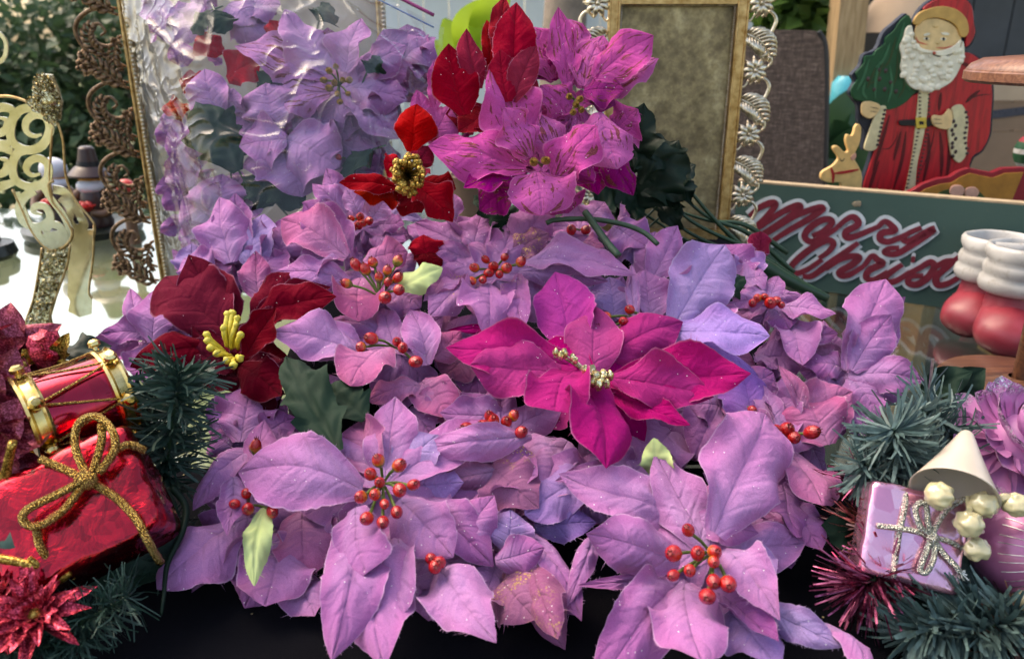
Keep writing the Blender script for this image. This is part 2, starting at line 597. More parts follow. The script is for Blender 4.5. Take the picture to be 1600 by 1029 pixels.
def cone_flower():
    t = NT('pink_scale_petal')
    uv = t.new('UVMap').outputs[0]
    sep = t.new('SeparateXYZ'); t.link(uv, sep.inputs[0])
    ob = t.obj()
    vn = t.new('TexVoronoi'); vn.inputs['Scale'].default_value = 700; t.link(ob, vn.inputs['Vector'])
    sp = t.new('SeparateColor'); t.link(vn.outputs['Color'], sp.inputs[0])
    tip = t.math('MULTIPLY', t.ramp(sep.outputs[1], [(.7, 0.0), (.85, 1.0)]), t.math('GREATER_THAN', sp.outputs[0], .35))
    col = t.mix(t.noise(60, ob, 3), lin('b46aa8'), lin('cc90c0'))
    col = t.mix(tip, col, t.mix(sp.outputs[1], lin('5a4a60'), lin('f0e8f0')))
    t.set(color=col, rough=.45, metal=t.math('MULTIPLY', tip, .8), normal=t.bump(t.math('MULTIPLY', sp.outputs[2], tip), .8, .001))
    return t.m
M['cone'] = cone_flower()
def velvet():
    t = NT('black_velvet')
    ob = t.obj()
    n = t.noise(6, ob, 4)
    vn = t.new('TexVoronoi'); vn.inputs['Scale'].default_value = 110; t.link(ob, vn.inputs['Vector'])
    sp = t.new('SeparateColor'); t.link(vn.outputs['Color'], sp.inputs[0])
    lint = t.math('MULTIPLY', t.math('GREATER_THAN', sp.outputs[0], .955), t.math('LESS_THAN', vn.outputs['Distance'], .10))
    col = t.mix(lint, t.ramp(n, [(.3, (.0012, .0012, .0018, 1)), (.7, (.003, .003, .0045, 1))]), (.30, .24, .13, 1))
    t.set(color=col, rough=.95, sheen=.05, spec=.05, normal=t.bump(t.noise(1200, ob, 2), .6, .0008))
    t.p.inputs['Sheen Tint'].default_value = (.5, .5, .7, 1)
    return t.m
M['velvet'] = velvet()
def glass_top():
    t = NT('table_glass')
    ob = t.obj()
    n = t.noise(25, ob, 4)
    t.set(color=(.80, .90, .87, 1), trans=1.0, ior=1.85, rough=t.math('MULTIPLY_ADD', n, .03, .0), spec=.8)
    return t.m
M['glass'] = glass_top()
def plastic_bag():
    t = NT('clear_bag_plastic')
    ob = t.obj()
    bp = t.bump(t.math('POWER', t.math('SUBTRACT', 1.0, t.math('ABSOLUTE', t.math('MULTIPLY_ADD', t.noise(9, ob, 2, .5, 1.4), 2.0, -1.0))), 16.0), .5, .004)
    bp2 = bp
    gl = t.new('BsdfGlossy'); gl.inputs['Roughness'].default_value = .06; t.link(bp2, gl.inputs['Normal'])
    gl.inputs[0].default_value = (1, 1, 1, 1)
    tr = t.new('BsdfTransparent'); tr.inputs[0].default_value = (.97, .97, .98, 1)
    lw = t.new('LayerWeight'); t.link(bp2, lw.inputs['Normal'])
    fr = t.math('MULTIPLY_ADD', t.math('POWER', lw.outputs['Facing'], 3.5), .45, .035)
    mx = t.new('MixShader'); t.link(fr, mx.inputs[0])
    t.link(tr.outputs[0], mx.inputs[1]); t.link(gl.outputs[0], mx.inputs[2])
    t.link(mx.outputs[0], t.out.inputs[0])
    return t.m
M['bag'] = plastic_bag()
M['zip'] = paint('magenta_zip', '8a2f68', .35, var=.15, bump=0)
M['zip_blue'] = paint('blue_zip', '5a78a8', .35, var=.15, bump=0)
def mirror_panel():
    t = NT('aged_gilt_panel')
    ob = t.obj()
    n = t.noise(11, ob, 8, .72)
    n2 = t.noise(70, ob, 6, .7)
    col = t.ramp(n, [(.34, lin('3e3424')), (.45, lin('786848')), (.55, lin('a8966c')), (.68, lin('d8c89c'))])
    col = t.mix(t.ramp(n2, [(.38, .55), (.58, 0.0)]), col, lin('6a5c44'))
    t.set(color=col, rough=.5, metal=.15, normal=t.bump(n2, .15, .0006))
    return t.m
M['panel'] = mirror_panel()
M['backing'] = paint('beige_backing', 'b9a996', .8, var=.12, vs=20, bump=.1)
def sign_green():
    t = NT('sign_green_paint')
    ob = t.obj()
    mp = t.new('Mapping'); mp.inputs['Scale'].default_value = (8, 60, 60); t.link(ob, mp.inputs['Vector'])
    g = t.noise(6, mp.outputs[0], 6, .7)
    col = t.mix(t.noise(12, ob, 5), lin('2f4a44'), lin('3f5a52'))
    col = t.mix(t.ramp(g, [(.66, 0.0), (.74, .8)]), col, lin('8c7d5c'))
    t.set(color=col, rough=.7, normal=t.bump(t.noise(8, mp.outputs[0], 4), .2, .001))
    return t.m
M['sign'] = sign_green()
M['raw_wood'] = paint('raw_wood_edge', 'b09a7c', .8, var=.25, vs=90)
M['let_white'] = paint('white_brush_paint', 'c6d0d4', .6, var=.15, vs=80, bump=.25)
M['let_red'] = paint('dark_red_brush_paint', '74182c', .55, var=.25, vs=60, bump=.25)
def wood(name, c, c2, c3, rough=.45, sc=(4, 60, 60), coat=.2):
    t = NT(name)
    ob = t.obj()
    mp = t.new('Mapping'); mp.inputs['Scale'].default_value = sc; t.link(ob, mp.inputs['Vector'])
    g = t.noise(3, mp.outputs[0], 6, .6, .8)
    t.set(color=t.ramp(g, [(.3, lin(c)), (.5, lin(c2)), (.7, lin(c3))]), rough=rough, coat=coat, normal=t.bump(g, .2, .0008))
    return t.m
M['wood'] = wood('turned_walnut', '3a2014', '5e3824', '785034')
M['wood_light'] = wood('worn_walnut', '5a3626', '7c4e38', '9a6c50')
M['post'] = wood('post_wood', '8c7050', 'a88a64', 'bfa27c', .8, (30, 30, 3), 0)
M['red_paint'] = wood('santa_red_paint', '78060f', 'ae0c1a', 'c01420', .5, (60, 60, 5), .03)
for k, c in dict(skin='e2c08a', fur='c49a56', beard='e6dec8', cream='cfc39a', tree='0b4526', black='15151a', navy='1c2030', buckle='d0b448', cheek='c85a48',
                 dred='5a0c14', deer='d8b070', bridle='a01820', sleigh='a8702c', sleigh_red='8c1c28', bow='d09a84', wreath='3c4a24', dkgreen='2c3c1c').items():
    M[k] = paint('paint_' + k, c, .5, var=.22, vs=55, bump=.3, bs=160, coat=.04, spec=.3)
M['boot_red'] = paint('ceramic_red', '92303e', .42, var=.22, vs=22, bump=.15, bs=60, coat=.12)
M['boot_white'] = paint('ceramic_white', 'b4b2ae', .45, var=.12, vs=30, bump=.25, bs=60, coat=.3, dirt='9a948a')
M['hat_brown'] = paint('figure_brown', '341a1a', .4, var=.15, coat=.05)
M['fig_tan'] = paint('figure_tan_brown', '6a4a34', .4, var=.15)
M['fig_white'] = paint('figure_white', 'd4d4dc', .45, var=.06)
M['fig_orange'] = paint('figure_orange', 'c88a2c', .45, var=.1)
M['fig_red'] = paint('figure_red', 'c83a34', .35, var=.1)
M['fig_black'] = paint('black_lacquer', '1c221c', .3, var=.2)
def mesh_weave():
    t = NT('brown_mesh_sling')
    ob = t.obj()
    mp = t.new('Mapping'); mp.inputs['Scale'].default_value = (8, 8, 70); t.link(ob, mp.inputs['Vector'])
    a = t.noise(4, mp.outputs[0], 4, .7)
    mp2 = t.new('Mapping'); mp2.inputs['Scale'].default_value = (70, 70, 8); t.link(ob, mp2.inputs['Vector'])
    b = t.noise(4, mp2.outputs[0], 4, .7)
    f = t.math('ADD', t.math('MULTIPLY', a, .6), t.math('MULTIPLY', b, .4))
    t.set(color=t.ramp(f, [(.35, lin('382a24')), (.5, lin('5e4a3e')), (.66, lin('94796a'))]), rough=.8, normal=t.bump(f, .5, .002))
    return t.m
M['sling'] = mesh_weave()
M['chair_frame'] = paint('dark_chair_frame', '2a2422', .5)
M['fence'] = paint('white_vinyl', 'ccd4da', .5, var=.05, vs=3, bump=0)
M['siding'] = paint('pale_siding', 'b4bec8', .6, var=.08, vs=4, bump=0)
M['shed'] = paint('dark_grey_wall', '4c5058', .8, var=.3, vs=4)
M['cardboard'] = paint('cardboard', '8a705c', .85, var=.15, vs=8)
M['cardboard_pale'] = paint('pale_cardboard', 'b8a088', .8, var=.12, vs=8)
M['tape'] = paint('navy_tape', '232a44', .3, var=.1)
M['boxgreen'] = paint('green_print', '1c5038', .5, var=.1)
M['turq'] = paint('turquoise_plastic', '4ab0c0', .3, var=.1)
M['bark'] = paint('grey_bark', '8a7c70', .9, var=.35, vs=14, bump=.6, bs=40, bd=.01)
def grass():
    t = NT('lawn')
    ob = t.obj()
    n = t.noise(1.2, ob, 4)
    n2 = t.noise(30, ob, 5, .7)
    col = t.mix(n2, lin('5a6a38'), lin('98a070'))
    col = t.mix(t.ramp(n, [(.45, 0.0), (.62, .7)]), col, lin('b8a890'))
    t.set(color=col, rough=.95, normal=t.bump(n2, .6, .02))
    return t.m
M['grass'] = grass()
M['blade'] = paint('grass_blade', '5c7238', .7, var=.4, vs=6, bump=0)
def foliage(name, c, c2, tr=.3):
    t = NT(name)
    ob = t.obj()
    col = t.mix(t.noise(9, ob, 4), lin(c), lin(c2))
    t.set(color=col, rough=.45, spec=.4)
    b = t.new('BsdfTranslucent'); t.link(col, b.inputs[0])
    mx = t.new('MixShader'); mx.inputs[0].default_value = tr
    t.link(t.p.outputs[0], mx.inputs[1]); t.link(b.outputs[0], mx.inputs[2]); t.link(mx.outputs[0], t.out.inputs[0])
    return t.m
M['hedge'] = foliage('hedge_leaf', '2a402c', '56704e')
M['ivy'] = foliage('ivy_leaf', '2c4820', '5c7c38', .4)
M['lime'] = foliage('lime_leaf', '88a828', 'b4cc48', .5)
M['monstera'] = foliage('monstera_leaf', '1c3a20', '3a6038', .2)
# ------------------------------------------------------------------ setting
TABLE_H = 0.74
m = MB()
N = 60
for j in range(N + 1):
    for i in range(N + 1):
        # finer near the table, out to the horizon
        x = math.copysign(abs((i / N - .5) * 2) ** 3, i - N / 2) * 150
        y = math.copysign(abs((j / N - .5) * 2) ** 3, j - N / 2) * 150
        m.v.append(Vector((x, y, -TABLE_H + .02 * noise.noise(Vector((x * .5, y * .5, 0))))))
for j in range(N):
    for i in range(N):
        a = j * (N + 1) + i
        m.f.append((a, a + 1, a + N + 2, a + N + 1))
tag(m.build('ground', M['grass']), 'sparse lawn under and behind the table', kind='structure')

# paved patio beyond the table, under the shed roof
m = MB(); m.box((2.35, 3.2, -TABLE_H + .03), (2.2, 0, 0), (0, 2.0, 0), (0, 0, .02))
tag(m.build('patio', paint('patio_concrete', '3c3c3a', .85, var=.25, vs=6, bump=.3, bs=40, bd=.004), smooth=False), 'grey concrete patio behind the table at right', kind='structure')
# glass table
tb = empty('glass_table', (0, 1.1, -TABLE_H), 'glass topped table carrying all the decorations', 'table')
m = MB()
TX0, TX1, TY0, TY1 = -1.5, 1.35, .12, 1.98
m.box(((TX0 + TX1) / 2, (TY0 + TY1) / 2, -.004), ((TX1 - TX0) / 2, 0, 0), (0, (TY1 - TY0) / 2, 0), (0, 0, .004))
m.build('glass_top', M['glass'], tb, smooth=False)
m = MB()
for (a, b) in (((TX0 + .04, TY0 + .04), (TX1 - .04, TY0 + .04)), ((TX0 + .04, TY1 - .04), (TX1 - .04, TY1 - .04)), ((TX0 + .04, TY0 + .04), (TX0 + .04, TY1 - .04)), ((TX1 - .04, TY0 + .04), (TX1 - .04, TY1 - .04))):
    m.tube([(a[0], a[1], -.028), (b[0], b[1], -.028)], .018, 8)
m.build('table_frame', M['chair_frame'], tb)
for (x, y) in ((TX0 + .06, TY0 + .06), (TX1 - .06, TY0 + .06), (TX0 + .06, TY1 - .06), (TX1 - .06, TY1 - .06)):
    MB().tube([(x, y, -.03), (x, y, -TABLE_H)], .02, 8).build('leg', M['chair_frame'], tb)

# velvet cloth over the front of the table
m = MB()
nx, ny = 70, 34
X0, X1, Y0, Y1 = -.95, .95, .14, .69
for j in range(ny + 1):
    for i in range(nx + 1):
        x = X0 + (X1 - X0) * i / nx
        y = Y0 + (Y1 - Y0) * j / ny
        z = .0035 + .0035 * max(0, noise.noise(Vector((x * 5, y * 9, 1)))) + .002 * max(0, noise.noise(Vector((x * 14, y * 20, 4))))
        m.v.append(Vector((x, y, z)))
for j in range(ny):
    for i in range(nx):
        a = j * (nx + 1) + i
        m.f.append((a, a + 1, a + nx + 2, a + nx + 1))
tag(recentre(m.build('velvet_cloth', M['velvet'])), 'black velvet cloth spread under the pink poinsettias', 'cloth')
def riser(x0, x1, y0, y1, z, label):
    m = MB()
    n = 8
    for k in range(4):
        pass
    prof = [(1.0, .0), (1.0, .80), (.985, .93), (.95, 1.0)]
    ring = []
    cx, cy, hx, hy = (x0 + x1) / 2, (y0 + y1) / 2, (x1 - x0) / 2, (y1 - y0) / 2
    seg = 40
    for (s, h) in prof:
        for q in range(seg):
            a = 2 * math.pi * q / seg
            c, sn = math.cos(a), math.sin(a)
            e = .28
            xx = math.copysign(abs(c) ** e, c) * hx * s
            yy = math.copysign(abs(sn) ** e, sn) * hy * s
            m.v.append(Vector((cx + xx, cy + yy, .001 + h * z)))
    for i in range(len(prof) - 1):
        for q in range(seg):
            q2 = (q + 1) % seg
            m.f.append((i * seg + q, i * seg + q2, (i + 1) * seg + q2, (i + 1) * seg + q))
    m.f.append(tuple((len(prof) - 1) * seg + q for q in range(seg)))
    tag(recentre(m.build('display_riser', M['velvet'])), label, 'riser')
riser(-.235, .27, .70, 1.03, .105, 'black velvet riser hidden beneath the poinsettia pile')
riser(.10, .345, 1.12, 1.26, .112, 'small black velvet block under the gilt picture frame')

# ---------------- things behind the table
def leaf_cloud(mb, boxes, n, size, seed=1, face=None):
    """leaf-sized folded quads spread through ellipsoids"""
    r = random.Random(seed)
    for _ in range(n):
        (c, h) = r.choice(boxes)
        d = Vector((r.gauss(0, 1), r.gauss(0, 1), r.gauss(0, 1))).normalized() * (r.random() ** .25)
        p = Vector((c[0] + d.x * h[0], c[1] + d.y * h[1], c[2] + d.z * h[2]))
        t = Vector((r.uniform(-1, 1), r.uniform(-1, 1), r.uniform(-.6, .8))).normalized()
        nn = Vector((r.uniform(-1, 1), r.uniform(-1.2, .6), r.uniform(0, 1.2)))
        sdv = t.cross(nn)
        if sdv.length < 1e-3: continue
        sdv.normalize(); nn = sdv.cross(t)
        s = size * r.uniform(.6, 1.3)
        w = s * .34
        mb.add([p, p + t * s * .4 + sdv * w + nn * w * .3, p + t * s, p + t * s * .4 - sdv * w + nn * w * .3, p + t * s * .45],
               [(0, 1, 4), (1, 2, 4), (2, 3, 4), (3, 0, 4)])

hd = empty('hedge', (-3.6, 4.9, -TABLE_H), 'dark green hedge standing behind the table at left', 'hedge')
m = MB()
r = random.Random(3)
bx = [((r.uniform(-7.0, -2.0), r.uniform(4.6, 5.5), r.uniform(-.5, .42)), (.55, .4, .34)) for _ in range(70)]
leaf_cloud(m, bx, 26000, .085, 5)
m.build('foliage', M['hedge'], hd, smooth=False, kind='stuff')
m = MB()
for k in range(14):
    x = -6.6 + k * .33
    m.tube(cr([(x, 5.0, -TABLE_H), (x + r.uniform(-.1, .1), 5.0 + r.uniform(-.1, .1), -.2), (x + r.uniform(-.3, .3), 4.95, .3)], 4), [.03, .01], 6)
m.build('branches', M['bark'], hd)

def bush(x, y, z, sx, sz, n, label, mat='hedge', seed=1, size=.09):
    b = empty('shrub', (x, y, -TABLE_H), label, 'shrub', 'shrubs behind the table')
    m = MB()
    r = random.Random(seed)
    bx = [((x + r.uniform(-sx, sx) * .7, y + r.uniform(-.2, .2), z + r.uniform(-sz, sz) * .7), (sx * .4, .3, sz * .4)) for _ in range(12)]
    leaf_cloud(m, bx, n, size, seed)
    m.build('foliage', M[mat], b, smooth=False, kind='stuff')
    m = MB()
    for k in range(5):
        m.tube(cr([(x + k * .05, y, -TABLE_H), (x + r.uniform(-.2, .2) * sx, y, z - sz * .2), (x + r.uniform(-1, 1) * sx * .6, y, z + sz * .5)], 4), [.02, .006], 5)
    m.build('branches', M['bark'], b)
bush(-1.4, 5.0, -.2, .45, .5, 900, 'looser green shrub between the hedge and the white fence', 'ivy', 9)

# white fence: separate boards
fn = empty('vinyl_fence', (0, 5.2, -TABLE_H), 'white vinyl board fence seen above the bag and bouquet', 'fence')
proto = MB().box((0, 5.2, .06), (.074, 0, 0), (0, .012, 0), (0, 0, .80)).build('board', M['fence'], fn, smooth=False)
for k in range(-12, 24):
    if k == 0: continue
    o = proto.copy(); COL.objects.link(o); o.location.x += k * .153
for z in (-.62, .78):
    MB().box((.85, 5.17, z), (2.8, 0, 0), (0, .02, 0), (0, 0, .05)).build('rail', M['fence'], fn, smooth=False)
for k in (-1.9, .32, 2.4):
    MB().box((k, 5.15, .06), (.06, 0, 0), (0, .05, 0), (0, 0, .86)).build('post', M['fence'], fn, smooth=False)

# tree trunk
tr = empty('tree', (.22, 3.6, -TABLE_H), 'grey barked tree trunk blurred behind the bouquet', 'tree')
m = MB()
m.tube(cr([(.20, 3.6, -TABLE_H), (.21, 3.6, 0), (.23, 3.62, .6), (.3, 3.7, 1.6), (.28, 3.7, 2.4)], 5), [.13, .10, .09, .08, .05], 12)
m.tube(cr([(.24, 3.62, .8), (.5, 3.7, 1.5), (.8, 3.8, 2.1)], 5), [.05, .02], 8)
m.tube(cr([(.26, 3.65, 1.1), (-.1, 3.7, 1.7), (-.4, 3.8, 2.2)], 5), [.045, .02], 8)
m.build('trunk', M['bark'], tr)
m = MB()
leaf_cloud(m, [((.25 + random.Random(i).uniform(-1, 1), 3.8, 2.5 + random.Random(i + 50).uniform(-.3, .6)), (.4, .4, .3)) for i in range(12)], 1600, .1, 4)
m.build('crown', M['ivy'], tr, smooth=False, kind='stuff')

# chair back with brown sling
ch = empty('patio_chair', (.62, 2.2, -TABLE_H), 'brown mesh patio chair back behind the gilt frame', 'chair')
pl = PixPlane((0, 2.2, 0), (0, -1, .06))
poly = [pl(1030, 60), pl(1060, 50), pl(1180, 46), pl(1272, 48), pl(1284, 56), pl(1287, 75), pl(1289, 160), pl(1286, 250), pl(1284, 330), pl(1030, 330)]
m = MB(); m.prism(poly, (0, -1, .06), -.006, .006); m.build('sling', M['sling'], ch, smooth=False)
m = MB()
m.tube(cr([pl(1284, 420), pl(1287, 330), pl(1291, 160), pl(1289, 75), pl(1278, 50)], 6), .009, 8)
m.build('back_rail', M['chair_frame'], ch)
m = MB(); m.tube(cr([pl(1030, 420), pl(1030, 60)], 4), .012, 8)
m.build('back_rail', M['chair_frame'], ch)
MB().box((.62, 2.45, -.30), (.24, 0, 0), (0, .22, 0), (0, 0, .012)).build('seat', M['sling'], ch, smooth=False)
for (x, y) in ((.40, 2.24), (.84, 2.24), (.40, 2.65), (.84, 2.65)):
    MB().tube([(x, y, -.05 if y < 2.3 else -.31), (x, y, -TABLE_H)], .012, 8).build('leg', M['chair_frame'], ch)

# climbing plant and pale siding above the chair
sdg = empty('siding_wall', (2.2, 4.6, -TABLE_H), 'pale grey siding wall behind the climbing plant', 'wall')
for k in range(14):
    MB().box((1.93, 4.6, -.66 + k * .17), (.62, 0, 0), (0, .012, -.012 * 0 + .0), (0, .006, .083)).build('siding_board', M['siding'], sdg, smooth=False)
iv = empty('climbing_plant', (1.0, 2.7, -TABLE_H), 'leafy green climber showing above the brown chair', 'plant')
m = MB()
pl = PixPlane((0, 2.7, 0), (0, -1, 0))
r = random.Random(11)
bx = []
for (px, py, s) in ((1215, 10, .05), (1240, 25, .06), (1262, 12, .06), (1285, 40, .04), (1200, 38, .04), (1250, -20, .08), (1290, 5, .05), (1225, -10, .05), (1298, 90, .03), (1296, 130, .03)):
    bx.append((tuple(pl(px, py)), (s, .08, s)))
leaf_cloud(m, bx, 420, .07, 8)
m.build('foliage', M['ivy'], iv, smooth=False, kind='stuff')
m = MB()
for k in range(5):
    q = pl(1210 + k * 22, 10)
    m.tube(cr([(q.x, 2.72, -TABLE_H), (q.x + r.uniform(-.04, .04), 2.72, -.1), (q.x, 2.7, q.z + .05)], 4), .005, 5)
m.build('vines', M['stem'], iv)

# bright big leaves behind the bouquet
def big_leaf(px, py, Y, L, W, ang, mat, parent, name='leaf'):
    c = at(px, py, Y)
    m = MB()
    n = 10
    d = Vector((math.cos(ang), 0, math.sin(ang))); sdv = Vector((-math.sin(ang), -.25, math.cos(ang)))
    vs, fs = [], []
    for i in range(n + 1):
        s = i / n
        w = W * math.sin(math.pi * min(1, s * .93 + .05)) ** .8
        p = c + d * (s - .5) * L + Vector((0, -.15 * L * math.sin(math.pi * s), 0))
        vs += [p - sdv * w / 2, p + Vector((0, .08 * W, 0)), p + sdv * w / 2]
    for i in range(n):
        a = i * 3
        fs += [(a, a + 1, a + 4, a + 3), (a + 1, a + 2, a + 5, a + 4)]
    m.add(vs, fs)
    return m.build(name, mat, parent)
lp = empty('potted_plant', at(745, 300, 1.9) * 1.0, 'lime green leaves just behind the red bouquet', 'plant')
lp.location.z = 0
for (px, py, L, W, a) in ((742, 45, .13, .10, 1.2), (765, 25, .14, .07, .9), (712, 70, .12, .07, 2.0), (695, 85, .08, .06, 2.4), (735, 90, .10, .08, 1.5)):
    big_leaf(px, py, 1.9, L, W, a, M['lime'], lp)
q = at(735, 90, 1.9)
MB().tube(cr([(q.x, 1.9, .0), (q.x - .02, 1.9, .15), (q.x, 1.9, q.z)], 5), .006, 6).build('stem', M['stem'], lp)
MB().lathe((q.x, 1.9, 0), (0, 0, 1), [(.045, .001), (.06, .09), (.065, .1), (.055, .1), (.05, .085)], 20, cap=True).build('pot', M['cardboard'], lp)

# monstera leaves left of santa
mo = empty('monstera_plant', (1.16, 2.35, -TABLE_H), 'dark green monstera leaves beside the painted reindeer', 'plant')
for (px, py, L, W, a) in ((1312, 190, .20, .15, 1.2), (1302, 255, .18, .16, 2.3), (1325, 235, .20, .14, .6), (1300, 215, .16, .10, -.4), (1330, 280, .16, .14, 1.5), (1345, 200, .14, .1, 1.9)):
    big_leaf(px, py, 2.35, L, W, a, M['monstera'], mo)
q = at(1315, 280, 2.37)
MB().tube([(q.x, q.y, -TABLE_H), (q.x, q.y, q.z + .05)], .012, 6).build('stem', M['stem'], mo)

# wooden post, shed wall, boxes
ps = empty('wooden_post', (1.1, 2.55, -TABLE_H), 'weathered wooden post leaning left of the painted santa', 'post')
a, b = at(1312, 150, 2.55), at(1328, -10, 2.55)
dv = (b - a).normalized()
MB().box((a + b) / 2 + dv * -.2, (.042, 0, 0), (0, .042, 0), dv * .95).build('shaft', M['post'], ps, smooth=False)
sh = empty('shed_wall', (2.4, 4.0, -TABLE_H), 'dark grey shed wall behind the painted santa', 'wall')
for k in range(12):
    MB().box((1.86 + .30 * k * .62, 4.0, .55), (.089, 0, 0), (0, .02, 0), (0, 0, 1.25)).build('wall_panel', M['shed'], sh, smooth=False)
MB().box((2.8, 2.9, 1.86), (1.3, 0, 0), (0, 1.2, 0), (0, 0, .04)).build('roof', M['shed'], sh, smooth=False)
dr = at(1365, 60, 3.1)
dk = empty('shed_door', (dr.x, 3.1, -TABLE_H), 'dark brown open shed door edge right of the wooden post', 'door')
MB().box((dr.x - .02, 3.1, .2), (.05, 0, 0), (0, .03, 0), (0, 0, .92)).build('door_leaf', M['chair_frame'], dk, smooth=False)

def carton(px0, py0, px1, py1, Y, depth, mat, label, tape=False, printed=False):
    a, b = at(px0, py1, Y), at(px1, py0, Y)
    c = Vector(((a.x + b.x) / 2, Y + depth / 2, (a.z + b.z) / 2))
    bx = empty('cardboard_box', (c.x, c.y, a.z), label, 'box', 'boxes stacked in the shed')
    hx, hz = (b.x - a.x) / 2, (b.z - a.z) / 2
    MB().box(c, (hx, .0, 0), (0, depth / 2, 0), (0, 0, hz)).build('carton', M[mat], bx, smooth=False)
    for s in (-1, 1):
        MB().box(c + Vector((s * hx * .52, -.002, hz + .003)), (hx * .47, 0, 0), (0, depth / 2, 0), (0, 0, .003)).build('flap', M[mat], bx, smooth=False)
    if tape:
        MB().box(c + Vector((hx * .2, -depth / 2 - .002, hz * .35)), (hx * .8, 0, hz * .25), (0, .001, 0), (0, 0, hz * .3)).build('tape', M['tape'], bx, smooth=False)
    if printed:
        MB().box(c + Vector((hx * .72, -depth / 2 - .002, 0)), (hx * .28, 0, 0), (0, .001, 0), (0, 0, hz * .94)).build('printed_panel', M['boxgreen'], bx, smooth=False)
    return bx
carton(1500, 205, 1640, 300, 2.4, .4, 'cardboard', 'brown cardboard box with green printed panel low behind the santa', printed=True)
carton(1515, 160, 1640, 204, 2.4, .35, 'cardboard', 'cardboard box with navy tape stacked on another box', tape=True)
carton(1530, 128, 1645, 158, 2.4, .3, 'cardboard_pale', 'flat pale cardboard box topmost of the stack')
# a plank shelf holding the stack
a, b = at(1490, 302, 2.4), at(1650, 302, 2.4)
sf = empty('shed_shelf', ((a.x + b.x) / 2, 2.55, -TABLE_H), 'plank shelf that carries the stacked boxes', 'shelf')
MB().box(((a.x + b.x) / 2 + .05, 2.58, a.z - .015), ((b.x - a.x) / 2 + .1, 0, 0), (0, .22, 0), (0, 0, .014)).build('plank', M['post'], sf, smooth=False)
for x in (a.x - .02, b.x + .12):
    MB().box((x, 2.58, (a.z - .03 - TABLE_H) / 2), (.02, 0, 0), (0, .2, 0), (0, 0, (a.z - .03 + TABLE_H) / 2)).build('leg', M['post'], sf, smooth=False)
# pale flap to the left of santa's hat
lb = empty('paper_lampshade', at(1400, 40, 2.7), 'pale paper lampshade beside the santa hat', 'lampshade')
m = MB()
c = at(1415, 30, 2.7)
m.lathe(c, (0, 0, 1), [(.16, -.04), (.10, .06)], 24); m.build('shade', M['cardboard_pale'], lb)
MB().tube([c + Vector((0, 0, .05)), c + Vector((0, 0, .6))], .004, 6).build('cord', M['black'], lb)
m = MB()
c2 = at(1407, 75, 2.75)
MB().box(c2 + Vector((0, 0, -.03)), (.05, 0, 0), (0, .03, 0), (0, 0, .12)).build('bracket', M['post'], lb, smooth=False)
tq = at(1322, 146, 2.5)
m = MB(); m.lathe(tq - Vector((0, 0, .05)), (0, 0, 1), [(.0, 0), (.035, .0), (.045, .02), (.045, .08), (.03, .1), (.0, .1)], 18)
w = recentre(m.build('water_jug', M['turq'])); tag(w, 'small turquoise jug hanging by the wooden post', 'jug')
# ------------------------------------------------------------------ objects at the back of the table
# ---- MERRY CHRISTMAS board
SA, SB = Vector((.385, 1.362, 0)), Vector((.86, 1.094, 0))
sdir = (SB - SA).normalized()
sn = Vector((sdir.y, -sdir.x, 0)); sn = sn if sn.y < 0 else -sn
spl = PixPlane(SA, sn)
sg = empty('christmas_sign', (SA + SB) / 2, 'green wooden board lettered Merry Christmas in red brush script', 'sign')
H = .171
L = (SB - SA).length
m = MB(); m.box((SA + SB) / 2 - sn * .011 + Vector((0, 0, H / 2 + .001)), sdir * L / 2, sn * .010, (0, 0, H / 2)); m.build('board', M['sign'], sg, smooth=False)
m = MB(); m.box((SA + SB) / 2 - sn * .011 + Vector((0, 0, H + .0025)), sdir * L / 2, sn * .0103, (0, 0, .0015)); m.build('worn_edge', M['raw_wood'], sg, smooth=False)
LET = [
 ('M', [[(85, 230), (150, 175), (225, 145), (245, 165), (190, 235), (95, 320)], [(120, 320), (270, 215), (375, 165), (400, 180), (330, 235), (165, 340)], [(170, 355), (360, 235), (500, 180), (540, 185), (460, 245), (320, 325), (205, 400)]]),
 ('e', [[(478, 352), (540, 325), (600, 275), (580, 248), (520, 262), (450, 315), (432, 360), (475, 388), (560, 350), (630, 305)]]),
 ('r', [[(620, 312), (690, 250), (738, 235), (765, 280), (690, 325), (695, 362), (745, 355), (820, 325), (890, 295)]]),
 ('r', [[(885, 300), (930, 262), (975, 290), (990, 320), (912, 335), (905, 375), (955, 388), (1030, 360), (1090, 330)]]),
 ('y', [[(1160, 300), (1080, 335), (1045, 370), (1080, 385), (1150, 350), (1235, 308), (1180, 355), (1090, 415), (1000, 465), (930, 455), (955, 432), (1020, 425)]]),
 ('C', [[(520, 492), (580, 450), (610, 400), (570, 380), (480, 425), (390, 495), (345, 550), (370, 585), (440, 565), (540, 500)]]),
 ('h', [[(765, 395), (690, 450), (590, 520), (480, 600), (420, 605)], [(560, 560), (650, 500), (730, 478), (770, 490), (720, 535), (650, 575), (665, 600), (720, 590), (800, 540)]]),
 ('r', [[(800, 540), (850, 478), (885, 500), (915, 525), (835, 565), (815, 610), (860, 625), (950, 575)]]),
 ('i', [[(1040, 530), (980, 570), (930, 610), (945, 640), (1005, 630), (1090, 575)], [(1095, 498), (1120, 500)]]),
 ('s', [[(1070, 590), (1150, 550), (1215, 515), (1240, 545), (1200, 610), (1130, 655), (1080, 645), (1090, 605), (1170, 600)]]),
 ('t', [[(1400, 478), (1320, 545), (1255, 605), (1260, 655), (1320, 650), (1400, 605)], [(1250, 545), (1310, 515), (1385, 505)]]),
]
zl = 0
